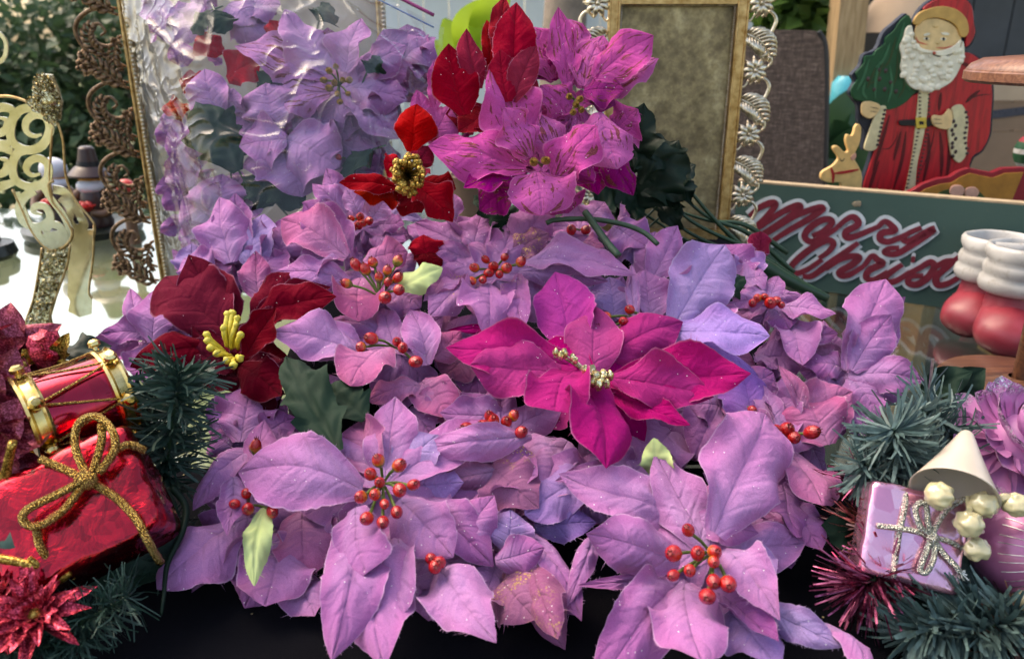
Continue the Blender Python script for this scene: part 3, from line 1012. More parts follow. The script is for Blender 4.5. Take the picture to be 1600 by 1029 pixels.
for gi, (ch_, strokes) in enumerate(LET):
    b = MB(); f = MB()
    for si, st in enumerate(strokes):
        pts = cr([spl(*ZS(*p)) for p in st], 6)
        kw = .25 * depth_of(pts[0]) / FPX * 1.13
        wr = random.Random(gi * 7 + si)
        # alternate depth by a hair so that crossing coats of paint never share a plane
        o = (gi * 3 + si) * .00003
        b.stroke(pts, [66 * kw, 72 * kw, 74 * kw, 70 * kw, 62 * kw], sn, .0003, .0008 + o)
        f.stroke(pts, [26 * kw, 34 * kw, 38 * kw, 34 * kw, 26 * kw], sn, .0016, .0024 + o)
    lo = b.build('letter_outline', M['let_white'], sg, smooth=False)
    lf = f.build('letter', M['let_red'], sg, smooth=False)
# chip on the board
q = spl(1341, 318)
m = MB(); m.ball(q + sn * .0005, .009, 10, 6, (1, .12, .45), .6, 4); m.build('paint_chip', M['raw_wood'], sg)

# ---- painted santa cut-out
def layer(parent, name, mat, plane, Z, pts, z0, z1, smooth=4, bevel=.0008):
    P = [plane(*Z(*p)) for p in pts]
    if smooth: P = cr(P, smooth, True)
    m = MB(); m.prism(P, plane.n, z0, z1, bevel)
    return m.build(name, M[mat], parent)
def line(parent, name, mat, plane, Z, strokes, wpx, z0, z1):
    for st in strokes:
        m = MB()
        pts = cr([plane(*Z(*p)) for p in st], 5)
        W = wpx * Z.k * depth_of(pts[0]) / FPX
        m.stroke(pts, [W * .35, W, W * 1.05, W, W * .35], plane.n, z0, z1)
        o = m.build(name, M[mat], parent, smooth=False)
    return o
SY = 1.37
sp_ = PixPlane((0, SY, 0), (0.06, -1, 0))
sa = empty('santa_cutout', (sp_(1440, 400).x, SY, 0), 'painted wooden santa in red robe holding a small green tree', 'santa')
robe = [(395, 505), (365, 620), (330, 730), (300, 820), (270, 930), (255, 1120), (760, 1120), (790, 800), (850, 730), (885, 660), (895, 560), (900, 430), (870, 330), (820, 275), (760, 258), (700, 330), (560, 440), (500, 470)]
# dark backing board a little larger than the picture
back = [(490, 68), (515, 110), (545, 60), (580, 20), (640, -15), (730, -20), (800, 10), (818, 90), (830, 150), (810, 215), (775, 250), (840, 275), (890, 335), (915, 430), (908, 570), (900, 660), (860, 740), (800, 810), (780, 1120), (255, 1120), (262, 930), (320, 740), (275, 730), (285, 640), (255, 600), (252, 520), (225, 480), (210, 450), (235, 400), (222, 365), (262, 320), (280, 265), (340, 240), (375, 160), (430, 110), (470, 75)]
layer(sa, 'backing_board', 'navy', sp_, ZN, back, -.012, 0, 3)
layer(sa, 'robe', 'red_paint', sp_, ZN, robe, .0, .003)
layer(sa, 'tree', 'tree', sp_, ZN, [(485, 75), (450, 105), (420, 150), (380, 185), (375, 215), (335, 245), (320, 268), (280, 275), (275, 310), (235, 355), (245, 385), (215, 430), (225, 480), (270, 495), (340, 520), (400, 535), (470, 505), (520, 455), (560, 400), (500, 300), (470, 220), (505, 120), (500, 85)], .0005, .0042, 3)
line(sa, 'tree_branches', 'dkgreen', sp_, ZN, [[(430, 180), (400, 290), (370, 330)], [(380, 260), (340, 380), (300, 410)], [(440, 250), (430, 380), (390, 460)], [(330, 330), (290, 430)], [(460, 330), (470, 420), (440, 480)]], 9, .004, .0048)
m = MB()
for (x, y) in ((345, 340), (380, 345), (295, 385), (325, 435), (375, 435), (430, 445), (350, 385), (405, 400)):
    m.ball(sp_(*ZN(x, y)) + sp_.n * .0042, .0035, 8, 5, (1, .3, 1.2))
m.build('tree_ornaments', M['hat_brown'], sa, kind='stuff')
M['tree_light'] = paint('paint_tree_light', '1c5c38', .5, var=.25, vs=60, bump=.2)
line(sa, 'tree_brush_mark', 'tree_light', sp_, ZN, [[(470, 110), (450, 190), (430, 240)], [(400, 210), (370, 290), (330, 330)], [(300, 290), (270, 380), (240, 440)], [(450, 300), (470, 380), (500, 440)], [(350, 300), (330, 400), (330, 480)], [(400, 320), (410, 420), (390, 500)], [(280, 400), (270, 450), (290, 480)]], 12, .0044, .0049)
layer(sa, 'hat', 'red_paint', sp_, ZN, [(560, 45), (610, 5), (680, -15), (750, -10), (795, 30), (805, 100), (812, 160), (790, 210), (765, 225), (765, 150), (700, 70), (620, 50)], .003, .006)
layer(sa, 'face', 'skin', sp_, ZN, [(520, 150), (545, 105), (620, 90), (700, 120), (740, 170), (738, 210), (700, 245), (620, 265), (550, 245), (520, 200)], .0035, .0065)
layer(sa, 'fur_brim', 'fur', sp_, ZN, [(508, 110), (530, 70), (580, 45), (650, 32), (720, 50), (765, 95), (776, 150), (760, 180), (735, 175), (715, 130), (670, 100), (610, 88), (560, 100), (530, 125)], .005, .0095)
beard = [(500, 125), (475, 140), (462, 190), (445, 230), (455, 280), (448, 330), (470, 385), (500, 425), (550, 442), (610, 440), (660, 420), (700, 390), (735, 330), (757, 260), (750, 200), (735, 235), (690, 268), (640, 280), (590, 262), (530, 245), (512, 205), (508, 160)]
layer(sa, 'beard', 'beard', sp_, ZN, beard, .004, .0085, 3)
m = MB()
rr = random.Random(5)
for k in range(95):
    x, y = rr.uniform(455, 750), rr.uniform(150, 435)
    # inside the beard's crescent
    inside = False
    j = len(beard) - 1
    for i in range(len(beard)):
        if ((beard[i][1] > y) != (beard[j][1] > y)) and (x < (beard[j][0] - beard[i][0]) * (y - beard[i][1]) / (beard[j][1] - beard[i][1] + 1e-9) + beard[i][0]): inside = not inside
        j = i
    if inside:
        m.ball(sp_(*ZN(x, y)) + sp_.n * .0085, .0062 * rr.uniform(.7, 1.15), 8, 5, (1, .45, .8), .2, 3)
m.build('beard_curls', M['beard'], sa, kind='stuff')
layer(sa, 'moustache', 'beard', sp_, ZN, [(512, 215), (545, 235), (600, 248), (650, 245), (700, 225), (735, 195), (725, 235), (680, 265), (630, 272), (600, 262), (560, 258), (525, 245)], .0085, .0115)
layer(sa, 'mouth', 'cheek', sp_, ZN, [(596, 252), (612, 252), (612, 262), (602, 266)], .0115, .0122, 3)
line(sa, 'cheek', 'cheek', sp_, ZN, [[(522, 178), (535, 205), (580, 218)], [(620, 232), (665, 234), (700, 224)]], 6, .0065, .0072)
for (x, y) in ((574, 189), (656, 191)):
    e = layer(sa, 'eye', 'beard', sp_, ZN, [(x - 15, y), (x, y - 8), (x + 15, y), (x, y + 9)], .0065, .0071)
    p_ = layer(sa, 'pupil', 'black', sp_, ZN, [(x - 7, y), (x, y - 8), (x + 8, y), (x, y + 8)], .0071, .0076)
    p_.parent = e
line(sa, 'eyebrow', 'beard', sp_, ZN, [[(560, 172), (590, 165)], [(645, 162), (685, 168)]], 12, .0066, .0078)
line(sa, 'brow_crease', 'fur', sp_, ZN, [[(605, 128), (618, 135), (632, 130)], [(622, 210), (630, 216), (640, 210)]], 4, .0065, .0071)
layer(sa, 'front_trim', 'cream', sp_, ZN, [(545, 440), (590, 435), (585, 500), (575, 600), (555, 700), (530, 820), (505, 1100), (440, 1100), (480, 900), (510, 740), (525, 600), (535, 500)], .003, .0055, 3)
m = MB()
for k in range(26):
    y = 455 + k * 19
    for s in (-1, 1):
        xc = 566 - max(0, y - 600) * .20
        p = sp_(*ZN(xc + s * 22, y + (6 if s > 0 else 0)))
        m.ball(p + sp_.n * .0055, .0022, 6, 4, (1.2, .3, .8))
m.build('trim_ticks', M['hat_brown'], sa, kind='stuff')
layer(sa, 'belt', 'black', sp_, ZN, [(442, 588), (470, 582), (640, 582), (640, 610), (470, 612), (444, 604)], .0055, .0068, 2)
layer(sa, 'buckle', 'buckle', sp_, ZN, [(520, 572), (572, 570), (574, 622), (524, 624)], .0068, .0082, 0)
layer(sa, 'buckle_slot', 'black', sp_, ZN, [(536, 588), (560, 588), (560, 606), (536, 606)], .0082, .0086, 0)
layer(sa, 'cuff', 'cream', sp_, ZN, [(345, 518), (380, 520), (368, 590), (350, 660), (330, 725), (275, 725), (290, 660), (318, 580), (335, 540)], .0035, .007)
layer(sa, 'cuff', 'cream', sp_, ZN, [(700, 525), (750, 512), (778, 590), (772, 680), (768, 750), (735, 790), (700, 760), (685, 690), (680, 620), (705, 580)], .0035, .007)
m = MB()
for k in range(9):
    m.ball(sp_(*ZN(372 - k * 4.5, 535 + k * 21)) + sp_.n * .007, .0028, 6, 4, (1.2, .3, .9))
    m.ball(sp_(*ZN(765 + 6 * math.sin(k), 545 + k * 25)) + sp_.n * .007, .0030, 6, 4, (1.2, .3, .9))
    m.ball(sp_(*ZN(705 + 10 * math.sin(k * 2), 590 + k * 21)) + sp_.n * .007, .0032, 6, 4, (1.1, .3, 1.2))
m.build('cuff_ticks', M['hat_brown'], sa, kind='stuff')
hnd = layer(sa, 'hand', 'skin', sp_, ZN, [(265, 500), (300, 492), (345, 508), (345, 535), (320, 565), (295, 575), (265, 560), (258, 530)], .0045, .0085)
l_ = line(sa, 'finger_line', 'hat_brown', sp_, ZN, [[(300, 520), (340, 528)], [(300, 540), (332, 545)]], 3, .0085, .0089); l_.parent = hnd
hnd = layer(sa, 'hand', 'skin', sp_, ZN, [(602, 560), (650, 560), (680, 528), (695, 560), (690, 610), (665, 628), (620, 618), (598, 595)], .0072, .0105)
l_ = line(sa, 'finger_line', 'hat_brown', sp_, ZN, [[(602, 578), (640, 580)], [(602, 598), (645, 600)]], 3, .0105, .0109); l_.parent = hnd
line(sa, 'robe_fold', 'dred', sp_, ZN, [[(650, 450), (640, 540)], [(645, 640), (655, 760), (650, 870)], [(455, 640), (420, 780)], [(400, 560), (360, 700), (320, 830)], [(840, 440), (800, 470), (770, 500)], [(480, 640), (460, 780), (420, 920)], [(690, 660), (690, 760), (680, 860)], [(740, 300), (790, 330), (830, 400)], [(350, 780), (320, 860), (300, 930)], [(590, 650), (590, 760), (560, 900)]], 18, .003, .0034)
line(sa, 'robe_line', 'black', sp_, ZN, [[(360, 725), (400, 720), (430, 680), (440, 640)], [(895, 460), (830, 465), (770, 495)], [(620, 630), (600, 720), (545, 850)]], 4, .0034, .0038)

dp = PixPlane((0, 1.335, 0), (0, -1, 0))
de = empty('reindeer_cutout', (dp(1318, 400).x, 1.335, 0), 'small painted wooden reindeer head with red bridle', 'reindeer')
layer(de, 'head', 'deer', dp, ZN, [(72, 850), (85, 832), (125, 810), (150, 785), (155, 765), (135, 735), (132, 716), (155, 712), (185, 740), (205, 735), (192, 690), (200, 655), (225, 660), (240, 615), (255, 605), (268, 625), (262, 690), (240, 740), (232, 770), (255, 810), (272, 860), (268, 925), (260, 1100), (175, 1100), (170, 915), (160, 890), (110, 890), (75, 875)], -.008, 0, 3, .001)
layer(de, 'ear', 'bow', dp, ZN, [(215, 765), (238, 745), (242, 765), (225, 782)], 0, .0012, 3)
line(de, 'bridle', 'bridle', dp, ZN, [[(118, 815), (130, 850), (128, 892)], [(130, 845), (190, 838), (255, 825)]], 13, 0, .0012)
line(de, 'eyelash', 'black', dp, ZN, [[(160, 770), (172, 785), (186, 772)]], 4, 0, .0008)

lp_ = PixPlane((0, 1.315, 0), (0, -1, 0))
sl = empty('sleigh_cutout', (lp_(1510, 400).x, 1.31, 0), 'painted wooden sleigh with red edge, wreath and pink bow', 'sleigh')
top = [(470, 948), (520, 925), (570, 895), (640, 870), (700, 862), (740, 835), (790, 818), (850, 830), (905, 840), (960, 818), (1060, 815), (1150, 830)]
layer(sl, 'rim', 'sleigh_red', lp_, ZN, top + [(1150, 1120), (470, 1120)], -.010, 0, 0, .001)
layer(sl, 'side', 'sleigh', lp_, ZN, [(530, 950), (580, 918), (650, 895), (705, 888), (750, 860), (795, 842), (850, 855), (905, 865), (965, 842), (1055, 838), (1030, 900), (990, 1000), (970, 1110), (530, 1110)], 0, .002, 0, .0006)
line(sl, 'wreath', 'wreath', lp_, ZN, [[(625, 985), (640, 950), (690, 935), (760, 930), (820, 945), (855, 985), (850, 1030), (740, 1060), (640, 1035), (625, 985)]], 34, .002, .004)
for p in ([(700, 905), (735, 898), (760, 915), (755, 945), (720, 952), (690, 940)], [(770, 915), (810, 908), (832, 930), (820, 955), (785, 965), (765, 945)]):
    layer(sl, 'bow_loop', 'bow', lp_, ZN, p, .004, .0062)
line(sl, 'bow_tail', 'bow', lp_, ZN, [[(750, 945), (725, 980)], [(770, 950), (790, 985)]], 18, .004, .0055)

# ---- tiny green and white striped ornament at the right edge
ct = at(1618, 238, 1.42)
og = empty('striped_ornament', (ct.x, ct.y, 0), 'green and white striped ornament half cut by the right edge', 'ornament')
for k, (c_, h0, h1) in enumerate((('boot_white', -.03, -.018), ('tree', -.018, -.002), ('boot_white', -.002, .006), ('tree', .006, .018), ('sleigh_red', .018, .028))):
    rr_ = lambda h: .034 * math.sqrt(max(.05, 1 - (h / .036) ** 2))
    MB().lathe(ct, (0, 0, 1), [(rr_(h0), h0), (rr_((h0 + h1) / 2), (h0 + h1) / 2), (rr_(h1), h1)], 24).build('band', M[c_], og)
MB().lathe((ct.x, ct.y, 0), (0, 0, 1), [(.03, .001), (.03, .01), (.008, .015), (.008, ct.z - .028)], 20).build('stand', M['fig_white'], og)

# ---- ceramic boots
def boot(px, py, Y, s, label, rot):
    c = at(px, py, Y); c.z = .002
    b = empty('ceramic_boot', c, label, 'boot', 'ceramic santa boots')
    R = Matrix.Rotation(rot, 3, 'Z')
    def W(p): return c + R @ (Vector(p) * s)
    # foot and ankle as one loft: rings from the toe back to the heel then up
    rings = [((-.0832, 0, .027), .003, .002, 90), ((-.0822, 0, .027), .012, .009, 90), ((-.079, 0, .0275), .024, .017, 88), ((-.071, 0, .029), .036, .025, 82), ((-.052, 0, .034), .043, .033, 72), ((-.026, 0, .044), .042, .040, 45), ((-.004, 0, .056), .042, .044, 20), ((.002, 0, .078), .041, .040, 0), ((.002, 0, .098), .040, .038, 0)]
    vs, fs = [], []
    seg = 28
    for (p, ry, rz, tilt) in rings:
        t = rad(tilt)
        ax = Vector((-math.cos(t) if tilt else 1, 0, 0))
        e1 = Vector((0, 1, 0)); e2 = Vector((math.cos(t), 0, math.sin(t)))
        for k in range(seg):
            a = 2 * math.pi * k / seg
            q = Vector(p) + e1 * ry * math.cos(a) + e2 * rz * math.sin(a)
            q.z = max(q.z, .001 + .004 * (1 - abs(math.sin(a))))
            q += Vector((0, 0, 1)) * .004 * noise.noise(q * 34) + Vector((1, 0, 0)) * .003 * math.sin(q.z * 330) * max(0, min(1, (q.z - .045) * 60))
            vs.append(W(q))
    for i in range(len(rings) - 1):
        for k in range(seg):
            k2 = (k + 1) % seg
            fs.append((i * seg + k, i * seg + k2, (i + 1) * seg + k2, (i + 1) * seg + k))
    fs.append(tuple(range(seg - 1, -1, -1)))
    m = MB(); m.add(vs, fs)
    # heel
    m.ball(W((.02, 0, .032)), .034 * s, 20, 12, (1, 1.05, .95))
    o = m.build('boot_body', M['boot_red'], b, smooth='all')
    m = MB()
    prof = [(.036, .078), (.046, .079), (.0525, .083), (.0545, .091), (.0535, .099), (.0495, .103), (.0520, .108), (.0540, .114), (.0530, .121), (.0490, .125), (.0520, .130), (.0535, .137), (.0525, .144), (.0495, .148), (.046, .149), (.0435, .146), (.040, .12), (.038, .09)]
    m.lathe(W((.004, 0, 0)), (0, 0, 1), [(r_ * s, h_ * s) for r_, h_ in prof], 48, wob=.09)
    m.build('fur_cuff', M['boot_white'], b, smooth='all')
    return b
boot(1532, 516, 1.10, .92, 'red ceramic boot with white cuff, rear one of the pair', rad(38))
boot(1572, 545, 1.035, .94, 'red ceramic boot with white cuff, front one of the pair', rad(52))

# ---- wooden stand
c = Vector((.5965, .86, .002))
st = empty('wooden_stand', c, 'turned brown wooden stand with round base and domed top', 'stand')
MB().lathe(c, (0, 0, 1), [(0, 0), (.086, 0), (.090, .004), (.090, .012), (.084, .020), (.03, .022), (.012, .026)], 48).build('base', M['wood'], st)
MB().lathe(c, (0, 0, 1), [(.0085, .024), (.0085, .362)], 16).build('pole', M['wood'], st)
zt = at(1600, 134, .86).z
MB().lathe(c + Vector((0, 0, zt)), (0, 0, 1), [(0, 0), (.113, .0), (.117, .003), (.117, .011), (.115, .0125), (.115, .0135), (.111, .019), (.100, .0245), (.06, .028), (0, .029)], 56).build('domed_top', M['wood_light'], st)

def plume(m, spine, ln, r0, up, n=None, sides=(-1, 1), curl=.35, depth=.004):
    """acanthus spray: a tapering stem with curling lobes on its sides"""
    m.tube(spine, [r0 * 1.2, r0, r0 * .4], 6)
    k = len(spine)
    for j in range(1, k - 1, 2):
        f = j / (k - 1)
        p = spine[j]
        t = (spine[j + 1] - spine[j - 1]).normalized()
        for s in sides:
            e = (up.cross(t)).normalized() * s
            l = ln * math.sin(math.pi * (.25 + .7 * f)) ** .8
            a = p + e * l * .55 + t * l * .35 + up * depth
            b = p + e * l * .9 + t * l * .95
            c = p + e * l * .9 * (1 - curl) + t * l * 1.25
            m.tube(cr([p, a, b, c], 4), [r0 * .8, r0 * 1.5, r0 * 1.1, r0 * .3], 6, flat=.6, fn=tuple(up))

# ---- gilt frame on the right
FY = 1.20
fp = PixPlane((0, FY, 0), (0, -1, 0))
gf = empty('gilt_frame', (fp(1050, 300).x, FY, .113), 'tall gilt picture frame with pale cast flower border and mottled panel', 'picture frame')
xl, xr = fp(957, 180).x, fp(1139, 180).x
z0, z1 = .116, .475
wb = .0165
m = MB()
m.box(((xl + xr) / 2, FY + .004, (z0 + z1) / 2), ((xr - xl) / 2 - .004, 0, 0), (0, .0025, 0), (0, 0, (z1 - z0) / 2 - .004)); m.build('aged_panel', M['panel'], gf, smooth=False)
zin = fp(1050, 7).z
for (cx, cz, hx, hz) in ((xl - wb / 2 + .004, (z0 + z1) / 2, wb / 2, (z1 - z0) / 2), (xr + wb / 2 - .004, (z0 + z1) / 2, wb / 2, (z1 - z0) / 2)):
    m = MB()
    m.box((cx, FY - .004, cz), (hx, 0, 0), (0, .006, 0), (0, 0, hz))
    m.tube([(cx - hx * .8, FY - .010, cz - hz), (cx - hx * .8, FY - .010, cz + hz)], .002, 6)
    m.tube([(cx + hx * .8, FY - .010, cz - hz), (cx + hx * .8, FY - .010, cz + hz)], .002, 6)
    m.build('stile', M['brass'], gf)
for cz in (z0 + .004, zin + .008):
    m = MB(); m.box(((xl + xr) / 2, FY - .0035, cz), ((xr - xl) / 2 - .003, 0, 0), (0, .006, 0), (0, 0, .008)); m.build('rail', M['brass'], gf)
m = MB()
for x in (xl + .006, xr - .006):
    z = z0 + .012
    while z < zin:
        m.ball((x, FY - .004, z), .0019, 6, 4, (1, 1, .8)); z += .0032
x = xl + .008
while x < xr - .008:
    m.ball((x, FY - .004, zin - .001), .0019, 6, 4); x += .0032
m.build('bead_trim', M['brass_pale'], gf, kind='stuff')
# cast flower border
def motif_border(side, x_in, z_top, n, rep):
    for k in range(n):
        zc = z_top - k * rep
        m = MB()
        def P(x, y, d=0): return Vector((x_in + side * x * .040, FY - .004 - d, zc - y * rep))
        # flower
        c = P(.45, .30, .006)
        for j in range(9):
            a = j * 2 * math.pi / 9 + .3
            d = Vector((math.cos(a), 0, math.sin(a)))
            m.tube(cr([c, c + d * .010 + Vector((0, -.003, 0)), c + d * .020 + Vector((0, .003, 0))], 3), [.0014, .0046, .0044, .0010], 6, flat=.5, fn=(0, -1, 0))
        m.ball(c + Vector((0, -.003, 0)), .0032, 8, 6)
        # heart-shaped loop
        m.tube(cr([P(.55, .50), P(.80, .42, .003), P(1.02, .52, .004), P(.98, .66, .004), P(.78, .80, .003), P(.45, .83)], 5), [.0018, .0024, .0027, .0023, .0016], 7)
        m.tube(cr([P(.70, .02), P(.95, .06, .003), P(1.0, .20, .004), P(.75, .30, .003)], 5), [.0016, .0023, .0020, .0012], 7)
        m.tube(cr([P(0, .28), P(.10, .18, .002), P(.22, .20, .002)], 4), .0016, 6)
        m.tube(cr([P(0, .50), P(.12, .56, .002), P(.3, .45, .002)], 4), .0016, 6)
        # plume leaf
        plume(m, cr([P(.0, .74), P(.3, .80, .006), P(.62, .90, .008), P(1.0, 1.10, .004)], 6), .0175, .0021, Vector((0, -1, 0)))
        m.build('border_motif', M['brass_pale'], gf, smooth='all')
rep = .0885
motif_border(1, xr + wb - .006, fp(1150, -12).z + .012, 4, rep)
motif_border(-1, xl - wb + .006, fp(940, -12).z + .012, 4, rep)

# ---- bronze frame on the left, behind the bag
BY = 1.27
bp_ = PixPlane((0, BY, 0), (0, -1, 0))
bf = empty('bronze_frame', (bp_(420, 300).x, BY, 0), 'dark bronze picture frame with pierced scroll border behind the bag', 'picture frame')
xb = bp_(240, 300).x
zt = .60
xrr = bp_(600, 100).x
m = MB(); m.box(((xb + xrr) / 2, BY + .004, .002 + zt / 2), ((xrr - xb) / 2, 0, 0), (0, .003, 0), (0, 0, zt / 2)); m.build('backing_sheet', M['backing'], bf, smooth=False)
for (x, s) in ((xb, 1), (xrr, -1)):
    m = MB()
    m.box((x, BY - .003, .002 + zt / 2), (.006, 0, 0), (0, .006, 0), (0, 0, zt / 2))
    m.tube([(x - .004, BY - .010, .003), (x - .004, BY - .010, zt)], .0025, 8)
    m.build('stile', M['brass'], bf)
    m = MB()
    z = .004
    while z < zt:
        m.ball((x + .004, BY - .010, z), .0032, 8, 5, (1, 1, .9)); z += .0062
    m.build('bead_trim', M['brass_pale'], bf, kind='stuff')
rep = .104
for k in range(6):
    zc = .022 + k * rep + .05
    m = MB()
    xo = xb - .008
    def P(x, y, d=0): return Vector((xo - (1 - x) * .078, BY - .006 - d, zc - (y - .5) * rep))
    oval = [P(.98, .02), P(.62, -.06, .004), P(.28, .06, .006), P(.16, .26, .006), P(.30, .48, .006), P(.62, .58, .004), P(.98, .72)]
    m.tube(cr(oval, 6), [.0022, .0030, .0034, .0034, .0030, .0026, .0020], 7)
    sc = [P(.98, .30), P(.72, .44, .004), P(.48, .36, .006), P(.46, .20, .006), P(.62, .14, .006), P(.72, .24, .006), P(.62, .30, .005)]
    m.tube(cr(sc, 6), [.0020, .0030, .0030, .0026, .0020, .0018], 7)
    # acanthus sprays: one inside the oval, one trailing below it, one on the inner edge
    U_ = Vector((0, -1, 0))
    plume(m, cr([P(.66, .56, .004), P(.46, .44, .006), P(.40, .28, .007), P(.52, .12, .006)], 5), .0115, .0021, U_)
    plume(m, cr([P(.92, .98, .003), P(.66, .84, .006), P(.42, .72, .007), P(.12, .78, .005)], 5), .0150, .0024, U_)
    plume(m, cr([P(.95, .30, .003), P(.84, .50, .005), P(.80, .66, .005), P(.90, .80, .004)], 5), .0100, .0019, U_)
    plume(m, cr([P(.42, .72, .006), P(.28, .62, .006), P(.20, .52, .005)], 5), .0095, .0019, U_)
    m.ball(P(.10, .66, .004), .0042, 8, 6)
    m.ball(P(.06, .74, .004), .0032, 8, 6)
    m.tube(cr([P(.10, .66, .003), P(.32, .74, .005), P(.6, .88, .004), P(.98, .94)], 5), [.0018, .0028, .0020], 6)
    m.build('scroll_motif', M['bronze'], bf, smooth='all')
MB().tube([(xb + .02, BY + .02, zt * .7), (xb + .06, BY + .20, .003)], .004, 6).build('easel_leg', M['bronze'], bf)

# ---- pilgrim figures on a black plate, far left
def figure(px, Y, scale, hatm, label, mirror=1, hat=True):
    c = at(px, 330, Y); c.z = .022
    f = empty('pilgrim_figure', c, label, 'figurine', 'figures on the black plate')
    s = scale
    MB().lathe(c, (0, 0, 1), [(0, 0), (.034 * s, 0), (.036 * s, .01 * s), (.028 * s, .03 * s), (.030 * s, .06 * s), (.024 * s, .085 * s), (.012 * s, .098 * s), (0, .10 * s)], 20).build('body', M['hat_brown'], f)
    m = MB(); m.ball(c + Vector((0, -.006 * s, .092 * s)), .030 * s, 16, 10, (1, .9, .62)); m.build('collar', M['fig_white'], f)
    m = MB(); m.ball(c + Vector((0, 0, .112 * s)), .026 * s, 16, 10, (1, .95, .8)); m.build('head', M['fig_orange'], f)
    if hat:
        MB().lathe(c + Vector((0, 0, .118 * s)), (.05, 0, 1), [(.044 * s, -.004 * s), (.045 * s, .0), (.032 * s, .014 * s), (.023 * s, .02 * s), (.0165 * s, .058 * s), (.012 * s, .062 * s), (0, .062 * s)], 24).build('hat', M[hatm], f)
        MB().lathe(c + Vector((0, 0, .118 * s)), (.05, 0, 1), [(.0245 * s, .019 * s), (.0225 * s, .030 * s)], 24).build('hat_band', M['black'], f)
    else:
        m = MB(); m.ball(c + Vector((0, 0, .126 * s)), .032 * s, 16, 10, (1, .95, .9)); m.build('bonnet', M['fig_white'], f)
    for sd_ in (-1, 1):
        m = MB()
        m.tube(cr([c + Vector((sd_ * .026 * s, 0, .08 * s)), c + Vector((sd_ * .048 * s, -.012 * s, .055 * s)), c + Vector((sd_ * .04 * s, -.035 * s, .035 * s)), c + Vector((sd_ * .012 * s, -.045 * s, .038 * s))], 5), [.010 * s, .012 * s, .010 * s, .008 * s], 10)
        m.build('arm', M['fig_tan'], f, smooth='all')
    m = MB(); m.lathe(c + Vector((0, -.045 * s, .042 * s)), (0, 0, 1), [(0, 0), (.012 * s, .0), (.024 * s, .012 * s), (.022 * s, .012 * s), (0, .008 * s)], 16); 
    dsh = m.build('dish', M['fig_red'], f)
    m = MB()
    for k in range(5):
        m.ball(c + Vector((.011 * s * math.cos(k * 1.26), -.045 * s + .009 * s * math.sin(k * 1.26), .056 * s)), .0075 * s, 8, 6)
    m.build('berries', M['fig_red'], dsh)
figure(150, 1.70, .93, 'hat_brown', 'pilgrim figure in a tall brown hat holding a red dish')
figure(96, 1.74, .90, 'hat_brown', 'smaller pilgrim figure in a white bonnet behind the gold reindeer', hat=False)
c = at(128, 338, 1.71); c.z = .0
MB_ = MB(); MB_.lathe(c, (0, 0, 1), [(0, .0015), (.10, .0015), (.118, .006), (.12, .02), (.116, .021), (0, .0205)], 40)
tag(recentre(MB_.build('round_plate', M['fig_black'])), 'round black plate under the two pilgrim figures', 'plate')
c = at(-32, 352, 1.5); c.z = 0
MB_ = MB(); MB_.lathe(c, (0, 0, 1), [(0, .002), (.05, .002), (.055, .01), (.05, .03), (.03, .034), (.028, .05), (0, .052)], 32)
tag(recentre(MB_.build('black_dish', M['fig_black'])), 'black lidded dish cut by the left edge', 'dish')
m = MB(); c = at(168, 282, 1.62); 
tm = empty('red_toy', (c.x, c.y, 0), 'small red and green toy glimpsed through the bronze scrollwork', 'toy')
cc = at(196, 292, 1.62)
m = MB(); m.ball(cc, .018, 12, 8, (1, 1, .9)); m.build('toy_head', M['fig_red'], tm)
MB().lathe((cc.x, cc.y, 0), (0, 0, 1), [(.014, .001), (.012, .02), (.008, cc.z - .012)], 14).build('toy_body', M['fig_tan'], tm)

# ---- gold openwork reindeer at the left edge
GY = 1.06
gp = PixPlane((0, GY, 0), (0, -1, 0))
gp2 = PixPlane((0, GY + .035, 0), (0, -1, 0))
k_ = ZR.k * 1.13 / FPX
gd = empty('gold_reindeer', (gp(40, 540).x, GY, 0), 'gold openwork metal reindeer with sequined tail and leg', 'reindeer')
def gstroke(mb, plane, pts, w, th=.0012):
    mb.stroke(cr([plane(*ZR(*p)) for p in pts], 6), [x * k_ for x in w] if isinstance(w, (list, tuple)) else w * k_, plane.n, -th, th)
# flank: scrolls cut from sheet
scrolls = [
 [(150, 275), (120, 280), (95, 262), (95, 228), (125, 205), (165, 215), (178, 260), (150, 315), (95, 330), (45, 300), (40, 240), (70, 190), (130, 175)],
 [(145, 415), (115, 420), (95, 400), (105, 372), (140, 360), (172, 385), (165, 440), (110, 462), (60, 440), (45, 395), (60, 345), (95, 330)],
 [(0, 215), (25, 225), (22, 255), (-5, 270), (-30, 250), (-35, 210), (-5, 180), (40, 185), (55, 220)],
 [(0, 360), (25, 370), (20, 405), (-10, 415), (-40, 390), (-35, 345), (0, 320), (45, 335)],
 [(45, 300), (10, 310), (-30, 300)], [(60, 440), (20, 455), (-30, 470)],
 [(150, 560), (120, 550), (130, 530), (165, 535), (180, 575), (140, 605), (90, 590), (70, 545), (85, 500), (125, 475)],
 [(185, 630), (165, 620), (180, 595), (215, 605), (230, 640), (195, 665), (150, 650), (130, 610)],
 [(-60, 200), (-90, 230), (-110, 300), (-80, 380), (-40, 390)],
]
m = MB()
for i, s_ in enumerate(scrolls):
    gstroke(m, gp, s_, [8, 22, 26, 28, 28, 26], .0010 + i * .00007)
m.build('flank_scrollwork', M['gold_sheet'], gd, smooth=False)
m = MB()
P = [gp(*ZR(x, y)) for x, y in [(45, 470), (75, 530), (110, 610), (155, 670), (200, 690), (245, 660), (258, 620), (225, 560), (190, 515), (175, 455), (190, 440)]]
m.tube(cr(P, 5), .0022, 6)
